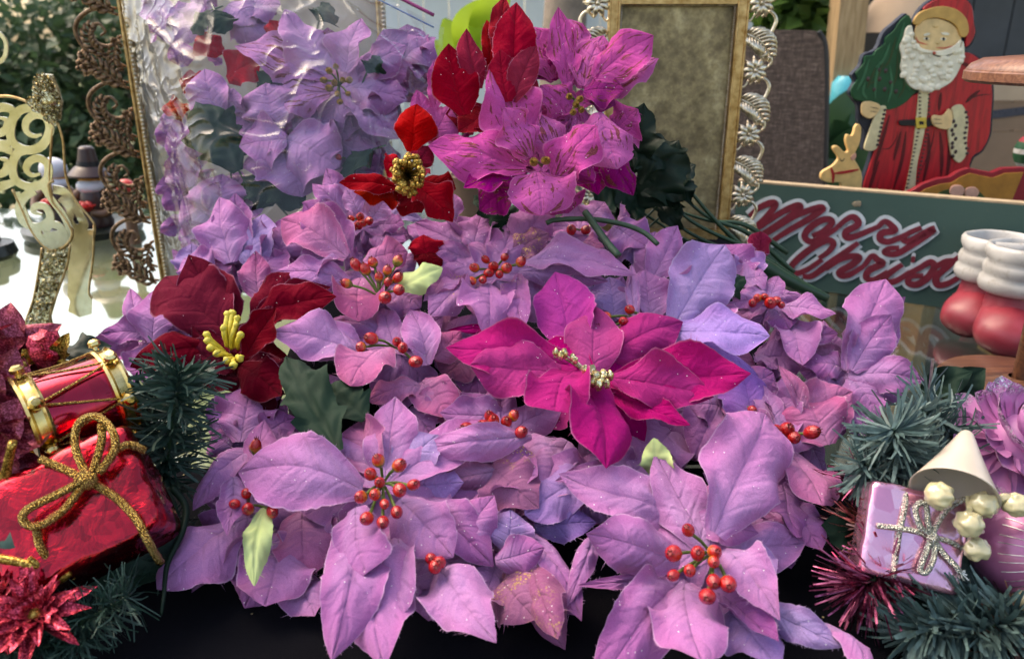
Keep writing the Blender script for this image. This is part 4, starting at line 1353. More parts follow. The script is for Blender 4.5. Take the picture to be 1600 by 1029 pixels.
for pts in ([(-20, 138), (40, 140), (100, 160), (150, 200), (195, 245)], [(188, 250), (182, 330), (178, 440), (190, 515)], [(205, 230), (225, 300), (235, 420), (265, 500), (320, 570), (338, 600), (336, 640)], [(150, 680), (140, 750), (120, 860), (92, 945), (90, 990)], [(250, 670), (240, 740), (205, 840), (180, 920), (195, 985)], [(336, 600), (332, 720), (318, 830), (328, 860)]):
    m.tube(cr([gp(*ZR(*p)) for p in pts], 6), .0017, 6)
m.build('wire_outline', M['brass'], gd, smooth='all')
# haunch plate around the lower scrolls
m = MB()
gstroke(m, gp, [(60, 480), (90, 560), (135, 640), (190, 680), (240, 650), (245, 610)], 22, .0009)
gstroke(m, gp, [(100, 470), (150, 460), (180, 500), (225, 560), (250, 610)], 24, .00095)
gstroke(m, gp, [(150, 655), (200, 640), (245, 640)], 40, .00085)
m.build('haunch_plate', M['gold_sheet'], gd, smooth=False)
m = MB()
m.prism([gp(*ZR(*p)) for p in [(155, 680), (248, 668), (236, 740), (205, 840), (180, 925), (190, 980), (150, 1010), (90, 1010), (95, 945), (120, 860), (140, 750)]], gp.n, -.0035, -.002)
m.build('leg_plate', M['gold_sheet'], gd, smooth=False)
m = MB()
m.prism([gp2(*ZR(*p)) for p in [(255, 625), (336, 640), (332, 740), (316, 830), (328, 862), (326, 915), (285, 926), (244, 905), (252, 870), (242, 850), (246, 740)]], gp2.n, -.001, .001)
o = m.build('rear_leg', M['gold_sheet'], gd, smooth=False)
m = MB()
gstroke(m, gp2, [(190, 470), (230, 480), (262, 520), (290, 570), (300, 600), (270, 610), (250, 590)], 30)
gstroke(m, gp2, [(215, 500), (250, 540), (250, 590), (280, 625), (335, 625)], 24, .0013)
m.build('rear_haunch', M['gold_sheet'], gd, smooth=False)
# sequins
def sequins(name, poly, n, size, zoff, seed, bulge=0):
    m = MB()
    r = random.Random(seed)
    xs = [p[0] for p in poly]; ys = [p[1] for p in poly]
    c0 = ((min(xs) + max(xs)) / 2, (min(ys) + max(ys)) / 2)
    cnt = 0
    while cnt < n:
        x, y = r.uniform(min(xs), max(xs)), r.uniform(min(ys), max(ys))
        ins = False; j = len(poly) - 1
        for i in range(len(poly)):
            if ((poly[i][1] > y) != (poly[j][1] > y)) and (x < (poly[j][0] - poly[i][0]) * (y - poly[i][1]) / (poly[j][1] - poly[i][1] + 1e-9) + poly[i][0]): ins = not ins
            j = i
        if not ins: continue
        cnt += 1
        d = 1 - min(1, abs(x - c0[0]) / ((max(xs) - min(xs)) / 2))
        p = gp(*ZR(x, y)) + Vector((0, -zoff - bulge * math.sqrt(max(0, d)), 0))
        nn = Vector((r.gauss(0, .45), -1, r.gauss(0, .45))).normalized()
        a = nn.orthogonal().normalized(); b = nn.cross(a)
        s = size * r.uniform(.7, 1.2)
        ring = [p + (a * math.cos(q * math.pi / 4) + b * math.sin(q * math.pi / 4)) * s for q in range(8)]
        inn = [p + (a * math.cos(q * math.pi / 4) + b * math.sin(q * math.pi / 4)) * s * .33 - nn * s * .25 for q in range(8)]
        m.add(ring + inn, [(q, (q + 1) % 8, 8 + (q + 1) % 8, 8 + q) for q in range(8)])
    return m.build(name, M['sequin'], gd, smooth=False, kind='stuff')
sequins('leg_sequins', [(162, 690), (235, 680), (225, 740), (196, 840), (172, 925), (180, 975), (100, 1005), (100, 950), (130, 860), (150, 760)], 230, .0031, .001, 2, .004)
tail = [(140, 110), (145, 70), (170, 55), (195, 62), (212, 110), (224, 160), (222, 210), (210, 235), (185, 225), (150, 190), (115, 165), (108, 150), (130, 140)]
sequins('tail_sequins', tail, 260, .0031, .004, 3, .010)
m = MB(); m.tube(cr([gp(*ZR(*p)) for p in [(172, 60), (175, 110), (180, 160), (195, 225)]], 5), [.006, .012, .015, .008], 12); m.build('tail', M['sequin'], gd)
# neck curl at the picture's left edge
m = MB(); gstroke(m, gp, [(-30, -90), (0, -85), (22, -50), (18, -5), (-10, 20), (-40, 0)], 12); m.build('neck_curl', M['gold_sheet'], gd, smooth=False)
m = MB(); gstroke(m, gp, [(-60, 200), (-100, 120), (-80, 40), (-40, 0)], 30); gstroke(m, gp, [(-110, 300), (-130, 500), (-120, 700), (-130, 985)], 40, .0013); m.build('fore_body', M['gold_sheet'], gd, smooth=False)
# ------------------------------------------------------------------ silk poinsettias
def np3(v): return np.array((v.x, v.y, v.z))
def unit(a): return a / (np.linalg.norm(a, axis=-1, keepdims=True) + 1e-12)

def petal_mesh(name, B, T, w, N, o0, seed=0, arch=.12, cup=.12, curl=0.0, twist=0.0, bend=0.0, shape='ogive', nu=14, nv=28, pucker=1.0, fray=40, ripple=1.35, sm=.44, basew=.25):
    """One cloth petal from base B to tip T (width w, facing N): midrib, pinnate puckers, ripples and frayed rim."""
    rg = np.random.default_rng(seed)
    B, T, N = np3(B), np3(T), np3(N)
    L = np.linalg.norm(T - B)
    ax = (T - B) / L
    N = unit(N - ax * N.dot(ax))
    S = np.cross(ax, N)
    s = np.linspace(0, 1, nv + 1)[:, None]
    u = np.linspace(-1, 1, nu + 1)[None, :]
    if shape in ('ogive', 'round', 'holly'):
        t1 = np.clip(s / sm, 0, 1); t2 = np.clip((s - sm) / (1 - sm), 0, 1)
        pw = 1.30 if shape != 'round' else 1.9
        prof = np.where(s < sm, basew + (1 - basew) * np.sin(np.pi / 2 * t1) ** 1.1, np.cos(np.pi / 2 * t2 ** pw))
        prof = np.maximum(prof, .012)
    elif shape == 'lance':
        prof = np.maximum(np.sin(np.pi * (s * .9 + .08)) ** .9, .02) * np.where(s > .97, .5, 1)
    elif shape == 'blunt':
        prof = np.where(s < .75, .3 + .7 * np.sin(np.pi / 2 * np.clip(s / .75, 0, 1)), np.cos(np.pi / 2 * np.clip((s - .75) / .25, 0, 1) ** 2.2))
        prof = np.maximum(prof, .02)
    if shape == 'holly':
        ph = (s * 3.2) % 1.0
        prof = prof * (1 + .42 * np.clip(ph * 1.35 - .15, 0, 1) ** 2 * (s < .93)) * .86
    hw = w / 2 * prof
    # asymmetric outline
    asym = 1 + .10 * rg.uniform(-1, 1) * np.sin(np.pi * s)
    hwl = np.where(u < 0, hw * asym, hw * (2 - asym))
    jag = np.ones_like(s @ u)
    e = rg.normal(0, .020, (nv + 1, 2))
    jag[:, 0] += e[:, 0]; jag[:, -1] += e[:, 1]
    p1, p2, p3 = rg.uniform(0, 6.28, 3)
    k1 = rg.uniform(1.2, 2.2)
    spine = B + (T - B) * s[..., None].reshape(-1, 1, 1) if False else None
    sp = B[None, None, :] + (T - B)[None, None, :] * s[..., None]
    nz = arch * L * np.sin(np.pi * s) + curl * L * s ** 3 - curl * L * s * .0
    sp = sp + N * nz[..., None] + S * (bend * L * np.sin(np.pi * s))[..., None]
    tw = twist * (s - .3)
    Sn = S * np.cos(tw)[..., None] + N * np.sin(tw)[..., None]
    Nn = N * np.cos(tw)[..., None] - S * np.sin(tw)[..., None]
    env = np.sin(np.pi * np.clip(s, 0, 1)) ** .6
    au = np.abs(u)
    # surface relief
    nvn = 5.0
    phase = s * nvn - au * 1.15
    vein = 1 - np.abs(np.cos(np.pi * phase)) ** 3
    relief = pucker * L * .030 * env * (vein - .5) * np.clip(au * 2.2, 0, 1) * (1.05 - au * .75)
    relief = relief - pucker * L * .030 * np.exp(-(u / .13) ** 2) * env
    relief = relief + ripple * hw * .30 * au ** 2.5 * np.sin(2 * np.pi * k1 * s + p1 + (u > 0) * p2) * env
    relief = relief + ripple * L * .018 * np.sin(3.1 * s * 2 + 2.0 * u + p3) * env
    # crumples: a few random creases across the cloth
    for _ in range(4):
        ca, cs0, cu0 = rg.uniform(0, np.pi), rg.uniform(.2, .9), rg.uniform(-.8, .8)
        dd = (s - cs0) * np.sin(ca) * 1.6 + (u - cu0) * .5 * np.cos(ca)
        relief = relief + ripple * L * .020 * rg.uniform(-1, 1) * np.exp(-(dd / .10) ** 2) * env
    cupv = cup * (1 + .25 * np.sin(p1 + 5 * s))
    rl, rr_ = rg.uniform(-.55, .55), rg.uniform(-.55, .55)
    roll = np.where(u < 0, rl, rr_) * np.clip(au - .45, 0, 1) ** 2 * 2.6 * np.clip(np.sin(np.pi * np.clip(s * 1.15 + p2 * .06 - .2, 0, 1)), 0, 1)
    off = cupv * hw * (u ** 2) + relief + ripple * hw * roll
    pos = sp + Sn * (hwl * u * jag)[..., None] + Nn * off[..., None]
    V = pos.reshape(-1, 3) - np3(o0)
    n1 = nu + 1
    ii, jj = np.meshgrid(np.arange(nv), np.arange(nu), indexing='ij')
    a = (ii * n1 + jj).ravel()
    F = np.stack([a, a + 1, a + n1 + 1, a + n1], 1)
    UV = np.stack([np.broadcast_to((u + 1) / 2, (nv + 1, n1)), np.broadcast_to(s, (nv + 1, n1))], -1).reshape(-1, 2)
    verts = [V]; uvs = [UV]; tris = []
    if fray:
        base = len(V); hv = []; hu = []
        for k in range(fray):
            i = int(rg.integers(2, nv - 1)); sd = int(rg.integers(0, 2)) * nu
            p = V[i * n1 + sd]; q = V[(i + 1) * n1 + sd]
            dirn = unit(V[i * n1 + sd] - V[i * n1 + (1 if sd == 0 else nu - 1)])
            ln = rg.uniform(.0008, .0026) if rg.random() < .93 else rg.uniform(.003, .008)
            f = rg.random()
            c = p * (1 - f) + q * f
            d = unit(dirn + rg.normal(0, .45, 3)) * ln
            g = unit(q - p) * .0002
            hv += [c - g, c + g, c + d]
            hu += [[0, .9], [0, .9], [0, .9]]
            tris.append((base + 3 * k, base + 3 * k + 1, base + 3 * k + 2))
        verts.append(np.array(hv)); uvs.append(np.array(hu, float))
    V = np.concatenate(verts); UV = np.concatenate(uvs)
    me = bpy.data.meshes.new(name)
    me.from_pydata(V.tolist(), [], F.tolist() + tris)
    lay = me.uv_layers.new(name='UVMap')
    idx = np.empty(len(me.loops), dtype=np.int32); me.loops.foreach_get('vertex_index', idx)
    lay.data.foreach_set('uv', UV[idx].ravel().astype(np.float32))
    me.polygons.foreach_set('use_smooth', [True] * len(me.polygons))
    me.update()
    return me

def add_petal(root, name, mat, color, *a, **kw):
    me = petal_mesh(name, *a, root.matrix_world.translation if False else origin_of(root), **kw)
    me.materials.append(mat)
    o = bpy.data.objects.new(name, me)
    COL.objects.link(o)
    o.parent = root
    o.color = color
    return o

# shared berry mesh (unit length along z)
def berry_mesh():
    m = MB()
    m.lathe((0, 0, 0), (0, 0, 1), [(0, -1.05), (.35, -1.0), (.72, -.7), (.95, -.25), (1.0, .15), (.88, .55), (.6, .88), (.34, 1.02), (.30, 1.1), (.16, 1.02), (0, 1.0)], 16)
    for k in range(5):
        a = k * 1.256
        d = Vector((math.cos(a), math.sin(a), 0))
        m.tube([d * .26 + Vector((0, 0, 1.0)), d * .38 + Vector((0, 0, 1.38))], [.12, .02], 4)
    o = m.build('berry', M['berry'], None, smooth='all')
    me = o.data
    bpy.data.objects.remove(o)
    return me
BERRY = berry_mesh()
BROWN_BERRY = None
def add_berry(root, p, d, r, stalk_from, bmat=None):
    o = bpy.data.objects.new('berry', BERRY)
    COL.objects.link(o)
    o.parent = root
    o.location = p - origin_of(root)
    o.rotation_mode = 'QUATERNION'
    o.rotation_quaternion = d.to_track_quat('Z', 'Y')
    q_ = random.Random(int(p.x * 1e5))
    o.scale = (r * q_.uniform(.85, 1.05), r * q_.uniform(.85, 1.05), r * q_.uniform(1.05, 1.4))
    if bmat:
        o.material_slots[0].link = 'OBJECT'
        o.material_slots[0].material = M[bmat]
    q = p - d * r * .9
    mid = (q + stalk_from) / 2 + Vector((0, 0, .002))
    m = MB(); m.tube(cr([stalk_from, mid, q], 3), [.0010, .0013], 6)
    st = m.build('stalk', M['stalk'], root, smooth='all')
    return o

_SX = [-300, 0, 150, 230, 350, 450, 600, 760, 900, 1029, 1120]
_SY = [1.05, 1.00, .93, .88, .82, .75, .65, .55, .487, .418, .372]
def pile(py): return float(np.interp(py, _SX, _SY))
TOCAM = -FWD
ALLP = []
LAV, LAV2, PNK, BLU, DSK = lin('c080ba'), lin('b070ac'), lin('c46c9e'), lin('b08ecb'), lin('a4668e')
HOT, MAG, RED, DRED, CRM = lin('b4327e'), lin('cc60aa'), lin('96042c'), lin('700422'), lin('b00c2a')
GREEN = (1, 1, 1, 1)
SEED = [100]
def P_(bx, by, tx, ty, w, **o): return (bx, by, tx, ty, w, o)

def flower(label, Z, c, petals, berries=(), color=LAV, mat='silk', lift=0.0, surf=pile, group=None, br=.0058, fill=7, fillr=.58, fillcol=None, cat='silk flower', name='poinsettia', centre='berry', nrm=None, layer=.0035, bmid=None, double=True, bmat=None):
    rnd = random.Random(len(label) * 13 + int(c[0]))
    cx, cy = Z(*c)
    C = at(cx, cy, surf(cy) - lift + .012)
    root = empty(name, C, label, cat, group)
    lens = []
    for k, p in enumerate(petals):
        bx, by, tx, ty, w, o = p
        o = dict(o)
        b = Z(bx, by); t = Z(tx, ty)
        col = o.pop('col', None) or color
        pm = o.pop('mat', None) or mat
        db, dt = o.pop('db', 0), o.pop('dt', 0)
        ly = o.pop('ly', k)
        nm = o.pop('name', 'petal')
        Bp = at(b[0], b[1], surf(b[1]) - lift + .010 + layer * ly - db)
        Tp = at(t[0], t[1], surf(t[1]) - lift + layer * ly - dt)
        W = w * Z.k * (depth_of(Bp) + depth_of(Tp)) / 2 / FPX * 1.14
        n = o.pop('n', None)
        if n is None:
            n = TOCAM * .72 + ZUP * .45 + Vector((rnd.uniform(-.28, .28), rnd.uniform(-.1, .1), rnd.uniform(-.28, .28)))
        # petals face partly outwards from the heart
        kw = dict(seed=SEED[0], arch=rnd.uniform(.03, .13), cup=rnd.uniform(-.32, .10), curl=rnd.uniform(-.20, .10), twist=rnd.uniform(-.5, .5), bend=rnd.uniform(-.04, .04))
        kw.update(o)
        SEED[0] += 1
        add_petal(root, nm, M[pm], col, Bp, Tp, W, Vector(n), **kw)
        lens.append((Tp - Bp).length)
        # the cloth blooms are made of doubled layers: a second petal peeps out under most petals
        if double and nm == 'petal' and w * Z.k > 42 and rnd.random() < .62:
            dv = (Tp - Bp)
            sdv = dv.cross(TOCAM).normalized() * dv.length * rnd.choice((-1, 1)) * rnd.uniform(.14, .30)
            SEED[0] += 1
            c2 = rnd.choice((col, LAV2, LAV)) if mat in ('silk', 'silk_gold') else col
            add_petal(root, 'petal', M[pm], c2, Bp + Vector((0, .006, -.003)), Bp + dv * rnd.uniform(.84, 1.0) + sdv + Vector((0, .012, -.004)), W * rnd.uniform(.8, 1.0), Vector(n) + Vector((rnd.uniform(-.3, .3), 0, rnd.uniform(-.3, .3))),
                      seed=SEED[0], arch=rnd.uniform(.0, .10), cup=rnd.uniform(-.4, .3), curl=rnd.uniform(-.2, .15), twist=rnd.uniform(-.7, .7))
    if fill:
        ml = sum(lens) / len(lens)
        a0 = rnd.uniform(0, 1)
        for k in range(fill):
            a = a0 + k * 2 * math.pi / fill + rnd.uniform(-.2, .2)
            d = RIGHT * math.cos(a) + Vector((0, .62, .78)) * math.sin(a)
            Bp = C + Vector((0, .012, -.006))
            Tp = Bp + d * ml * fillr * 1.9 * rnd.uniform(.8, 1.1) + Vector((0, .022, -.012))
            SEED[0] += 1
            add_petal(root, 'petal', M[mat], fillcol or color, Bp, Tp, ml * .55, TOCAM * .6 + ZUP * .6, seed=SEED[0], arch=.05, cup=-.1, twist=rnd.uniform(-.3, .3), nu=8, nv=14, fray=8)
    if berries:
        if bmid is None:
            bm = C + Vector((0, .004, .0))
        else:
            q = Z(*bmid); bm = at(q[0], q[1], surf(q[1]) - lift + .012)
        for bb in berries:
            q = Z(bb[0], bb[1])
            s = bb[2] if len(bb) > 2 else 1.0
            p = at(q[0], q[1], surf(q[1]) - lift - .012)
            d = (p - bm)
            d = (d.normalized() + TOCAM * .5 + Vector((rnd.uniform(-.3, .3), 0, rnd.uniform(-.1, .5)))).normalized()
            add_berry(root, p, d, br * .84 * s * rnd.uniform(.82, 1.1), bm, bmat)
    return root

GL = 'lavender poinsettias in the pile'
# --- the traced flowers of the pile (outlines read from the photograph, laid on the heap at real depth)
F1 = flower('large lavender poinsettia at front centre, long petals hanging over the velvet', ZB, (985, 275), [
    P_(850, 330, 800, 665, 10, col=PNK, mat='silk') if False else P_(870, 365, 930, 672, 235, shape='blunt', arch=.10, cup=-.25, col=LAV2),
    P_(900, 290, 335, 205, 300, arch=.10, cup=-.20, bend=.10, col=LAV, sm=.5),
    P_(1060, 330, 1285, 572, 255, arch=.12, cup=-.25, col=LAV),
    P_(960, 230, 870, -40, 190, arch=.05, cup=.5, col=PNK, twist=.5),
    P_(1050, 230, 1225, 60, 190, arch=.12, cup=-.3, col=BLU),
    P_(1060, 480, 1055, 872, 190, arch=.06, col=LAV, ly=3),
    P_(860, 400, 770, 1060, 250, arch=.10, cup=-.30, col=LAV2, bend=-.05, ly=4),
    P_(1050, 470, 1000, 1075, 270, arch=.10, cup=-.30, col=LAV, bend=.08, ly=5),
    P_(1180, 330, 1450, 580, 200, arch=.10, col=LAV2, ly=5),
    P_(1080, 270, 1330, 250, 170, col=BLU, ly=6),
], [(970, 165, 1.05), (1058, 185, 1.1), (935, 222), (975, 258), (895, 320, 1.08), (955, 310, .85), (1060, 290), (1120, 268, 1.05), (995, 350, .85), (1048, 385), (920, 412, 1.05), (988, 428, 1.08)], lift=.045, group=GL, fill=7, br=.0062, double=False)
flower('lavender poinsettia at front left with a pale green leaf below its berries', ZB, (400, 370), [
    P_(480, 365, 430, 660, 105, mat='leaf_pale', name='leaf', arch=.05, cup=-.2, shape='lance', dt=.015, db=.015, col=GREEN),
    P_(345, 235, 322, 500, 95, cup=.5, arch=.08, col=LAV2, db=.012, dt=.012),
    P_(400, 410, 8, 700, 265, arch=.12, cup=-.30, sm=.55, col=LAV, shape='round'),
    P_(420, 110, 165, 350, 150, arch=.15, cup=-.30, col=LAV),
    P_(640, 380, 640, 655, 260, arch=.06, col=PNK),
    P_(560, 480, 480, 815, 290, arch=.08, shape='round', col=LAV2),
    P_(620, 640, 700, 840, 170, arch=.05, col=LAV),
    P_(440, 140, 640, 60, 150, col=LAV),
], [(350, 350), (400, 305), (408, 372, 1.2), (512, 382, 1.1), (440, 105)], lift=.015, group=GL, fill=7)
flower('lavender poinsettia at front right with one tall upright petal', ZD, (1040, 530), [
    P_(1045, 440, 1245, -5, 285, arch=.10, cup=-.15, sm=.52, col=LAV, dt=.02, db=.01, shape='round'),
    P_(920, 545, 578, 440, 185, arch=.12, cup=-.25, col=LAV2, dt=.012),
    P_(1070, 500, 1272, 700, 150, arch=.12, cup=.2, col=LAV, dt=.012),
    P_(935, 620, 1010, 930, 235, arch=.10, cup=-.25, shape='round', col=LAV),
    P_(1040, 640, 1275, 845, 130, arch=.05, cup=.3, col=lin('a2559c')),
    P_(930, 600, 660, 930, 215, arch=.12, cup=-.25, col=LAV2, shape='round'),
    P_(960, 390, 1200, 425, 120, arch=.12, cup=-.3, col=LAV2, ly=3),
    P_(960, 385, 485, 235, 180, arch=.10, cup=-.2, col=LAV, ly=5),
    P_(1130, 520, 1265, 600, 150, col=BLU, ly=5),
    P_(1190, 700, 1500, 835, 110, arch=.12, cup=-.5, col=BLU, ly=4, twist=.6),
    P_(1440, 760, 1620, 930, 90, arch=.1, cup=-.5, col=LAV, ly=4),
    P_(860, 600, 560, 625, 45, arch=.05, cup=.3, col=LAV2, ly=5),
    P_(620, 440, 535, 672, 70, arch=.1, cup=-.5, col=LAV2, ly=6),
    P_(1090, 720, 1270, 900, 190, col=BLU, ly=6),
], [(950, 430, 1.05), (898, 512, 1.25), (983, 512, 1.1), (1042, 508), (1040, 542), (955, 573), (897, 590), (1040, 612, 1.1), (1018, 665, 1.1), (1092, 620, 1.15)], lift=.045, group=GL, fill=7, br=.0060, double=False)
flower('lavender poinsettia low at centre front, petals dusted with gold', ZD, (60, 545), [
    P_(60, 560, 225, 785, 200, arch=.08, cup=-.3, col=LAV, sm=.35, twist=.3, dt=.02),
    P_(260, 540, 435, 490, 120, cup=-.3, col=LAV2),
    P_(390, 560, 495, 830, 120, mat='silk_gold', col=DSK),
    P_(290, 610, 400, 740, 190, mat='silk_gold', col=DSK, arch=.1),
    P_(300, 500, 320, 355, 150, col=BLU, cup=-.4, arch=.12),
    P_(370, 430, 570, 738, 110, col=LAV2, cup=-.4, arch=.08),
    P_(120, 520, 255, 300, 140, col=LAV, ly=2),
    P_(110, 520, 255, 480, 120, col=LAV2),
    P_(40, 640, 20, 760, 140, col=LAV),
], [(30, 530), (60, 545, 1.1), (45, 560)], lift=.032, group=GL, fill=7)
flower('lavender poinsettia under the hot pink one, rim of berries showing above a curled petal', ZD, (280, 110), [
    P_(390, 90, -20, 130, 110, arch=.14, cup=-.5, col=LAV, dt=.015, db=.015),
    P_(250, 200, 400, 330, 190, mat='silk_gold', col=DSK, arch=.10),
    P_(280, 215, 60, 250, 90, col=DSK, cup=-.4),
    P_(520, 110, 410, 340, 210, arch=.06, cup=-.1, col=LAV),
    P_(640, 225, 365, 375, 170, arch=.12, cup=-.3, col=BLU, sm=.6, shape='round'),
    P_(680, 205, 480, 250, 60, col=LAV, ly=1),
    P_(400, 420, 620, 400, 110, col=lin('8f74bd')),
    P_(0, 230, -60, 170, 110, col=LAV),
    P_(300, 30, 60, 20, 130, col=LAV2, ly=4),
], [(162, 65, 1.1), (220, 57), (255, 40), (300, 45, 1.1), (205, 95), (270, 82), (325, 22), (352, 80), (240, 25)], lift=.025, group=GL, fill=7)
flower('lavender poinsettia right of the hot pink one with rosy front petal', ZD, (1290, 110), [
    P_(1290, 130, 1420, 360, 205, arch=.12, cup=-.25, col=PNK, shape='round', dt=.012),
    P_(1290, 270, 1330, 470, 170, col=lin('b35fa8')),
    P_(1330, 330, 1425, 497, 120, col=LAV2),
    P_(1150, 400, 1312, 462, 110, col=LAV2, cup=-.4),
    P_(1250, 400, 1318, 555, 120, col=lin('7d4a90')),
    P_(1330, 40, 1530, -60, 180, arch=.1, cup=-.2, col=PNK),
    P_(1340, 40, 1300, -130, 110, col=LAV2),
    P_(1270, 40, 1205, -80, 180, col=LAV2, arch=.08),
    P_(1100, 0, 950, -20, 130, col=LAV2, ly=7),
], [(1265, 78), (1300, 72, 1.15), (1280, 122, 1.3), (1325, 98), (1390, 80, 1.3)], lift=.015, group=GL, fill=7, br=.0066)
flower('pink edged lavender petals rising beside the blue pine sprig', ZE, (480, 960), [
    P_(455, 880, 318, 608, 75, cup=.5, arch=.03, col=PNK, dt=.02),
    P_(560, 1010, 420, 725, 290, arch=.08, cup=-.2, col=PNK, sm=.5, shape='round'),
    P_(330, 940, 330, 720, 150, col=LAV2),
    P_(220, 960, 110, 640, 260, arch=.1, cup=-.25, col=lin('a06cc4'), shape='round'),
    P_(600, 900, 690, 800, 160, col=LAV2),
    P_(700, 960, 780, 800, 150, col=LAV2),
], [], lift=.005, group=GL, fill=6)
flower('lavender poinsettia at far right, two petals standing against the glass', ZE, (660, 660), [
    P_(680, 640, 885, 350, 190, arch=.06, cup=-.15, col=LAV2, dt=.02),
    P_(660, 640, 835, 195, 260, arch=.08, cup=-.2, col=LAV, shape='round', sm=.5, dt=.02),
    P_(660, 660, 1035, 700, 175, arch=.14, cup=-.3, col=LAV),
    P_(670, 680, 830, 850, 180, arch=.1, col=LAV2),
    P_(660, 640, 440, 590, 150, col=LAV2),
    P_(690, 610, 420, 540, 120, col=DSK),
    P_(620, 700, 500, 740, 120, col=LAV2),
    P_(700, 620, 830, 560, 170, col=BLU),
    P_(640, 690, 640, 860, 160, col=LAV2),
], [], lift=.0, group=GL, fill=7)
flower('lavender poinsettia with yellowish berries under the wrapped stem ends', ZE, (280, 290), [
    P_(330, 320, 598, 345, 150, arch=.12, cup=-.2, col=LAV, dt=.015),
    P_(430, 470, 608, 455, 90, col=LAV2, cup=.2),
    P_(345, 380, 432, 610, 190, arch=.06, col=LAV),
    P_(280, 330, 365, 440, 150, col=lin('9a5c9a')),
    P_(250, 250, 40, 310, 110, arch=.12, cup=-.4, col=LAV, db=.01, dt=.02),
    P_(120, 190, 255, 155, 170, col=LAV),
    P_(100, 190, 50, -20, 220, arch=.08, col=LAV2, shape='round'),
    P_(170, 180, 130, 10, 160, col=BLU),
    P_(280, 270, 430, 265, 60, col=LAV, cup=-.3),
    P_(200, 560, 300, 640, 120, col=LAV2),
], [(240, 270), (270, 300, 1.2), (300, 290), (325, 310), (205, 275), (180, 300)], lift=.0, group=GL, fill=7, br=.0056)
flower('broad pale lilac poinsettia right of centre, its petals lightest of the pile', ZC, (1000, 600), [
    P_(1120, 620, 1325, 290, 250, arch=.10, cup=-.12, col=BLU, shape='round', sm=.5, dt=.02),
    P_(1080, 640, 1525, 670, 200, arch=.12, cup=-.18, col=lin('b48ede'), sm=.5, shape='round', dt=.02),
    P_(960, 600, 940, 355, 55, cup=.2, arch=.03, col=LAV, dt=.02, db=.01),
    P_(1030, 590, 1000, 380, 190, col=LAV, arch=.05),
    P_(1020, 440, 1135, 195, 140, col=LAV, arch=.06),
    P_(860, 600, 845, 410, 190, col=BLU, arch=.06),
    P_(1090, 700, 1200, 770, 180, col=LAV),
    P_(960, 350, 1040, 280, 120, col=BLU),
    P_(760, 560, 690, 440, 140, col=BLU),
], [(832, 580, 1.2), (905, 600), (815, 625, 1.2), (932, 552), (860, 640)], lift=.018, group=GL, fill=7)
flower('lavender poinsettia at centre, petals and berries speckled with gold glitter', ZC, (360, 400), [
    P_(330, 440, 345, 628, 240, arch=.10, cup=-.2, mat='silk_gold', col=LAV, sm=.4, db=.01, dt=.025),
    P_(460, 400, 478, 640, 105, mat='silk_gold', col=LAV2, arch=.06, dt=.015),
    P_(260, 420, 80, 585, 140, arch=.12, cup=-.3, mat='silk_gold', col=LAV),
    P_(490, 350, 955, 405, 140, arch=.14, cup=-.3, col=LAV, dt=.02),
    P_(460, 390, 840, 430, 100, arch=.06, col=LAV2),
    P_(420, 320, 592, 225, 130, arch=.08, cup=-.2, mat='silk_gold', col=DSK),
    P_(440, 290, 570, 115, 180, arch=.06, col=LAV, sm=.5),
    P_(270, 300, 305, 130, 150, arch=.06, col=LAV),
    P_(300, 350, 30, 285, 90, arch=.1, cup=-.3, col=LAV),
    P_(260, 310, 20, 180, 130, arch=.08, col=LAV2),
    P_(500, 300, 760, 250, 120, col=LAV2),
], [(322, 340), (402, 330), (470, 350), (275, 375, 1.1), (355, 370), (410, 377), (380, 402), (335, 397), (310, 425), (262, 430)], lift=.03, group=GL, fill=7)
flower('rosy lavender poinsettia left of centre with a cluster of ten glossy berries', ZT, (700, 860), [
    P_(830, 900, 1105, 745, 190, mat='leaf_pale', name='leaf', arch=.08, cup=-.2, shape='lance', col=GREEN, db=.01, dt=.02),
    P_(480, 690, 50, 450, 300, arch=.10, cup=-.15, col=PNK, sm=.55, shape='round'),
    P_(590, 730, 880, 640, 250, arch=.08, cup=-.2, col=PNK, shape='round'),
    P_(500, 850, 0, 760, 200, arch=.12, cup=-.25, col=LAV),
    P_(660, 1020, 400, 930, 10, col=LAV) if False else P_(580, 830, 560, 1070, 300, arch=.08, cup=-.15, col=PNK, shape='round', sm=.5, dt=.015),
    P_(780, 900, 960, 1010, 230, col=LAV, arch=.08),
    P_(420, 640, 160, 860, 200, col=LAV2, ly=2),
    P_(600, 720, 480, 700, 150, col=LAV2),
], [(540, 745, 1.3), (605, 775), (655, 730, 1.2), (750, 785), (820, 720, 1.2), (695, 830), (755, 860), (820, 832, 1.2), (735, 965, 1.3), (828, 912, 1.3), (480, 870)], lift=.03, group=GL, fill=7, br=.0056, bmid=(700, 960))
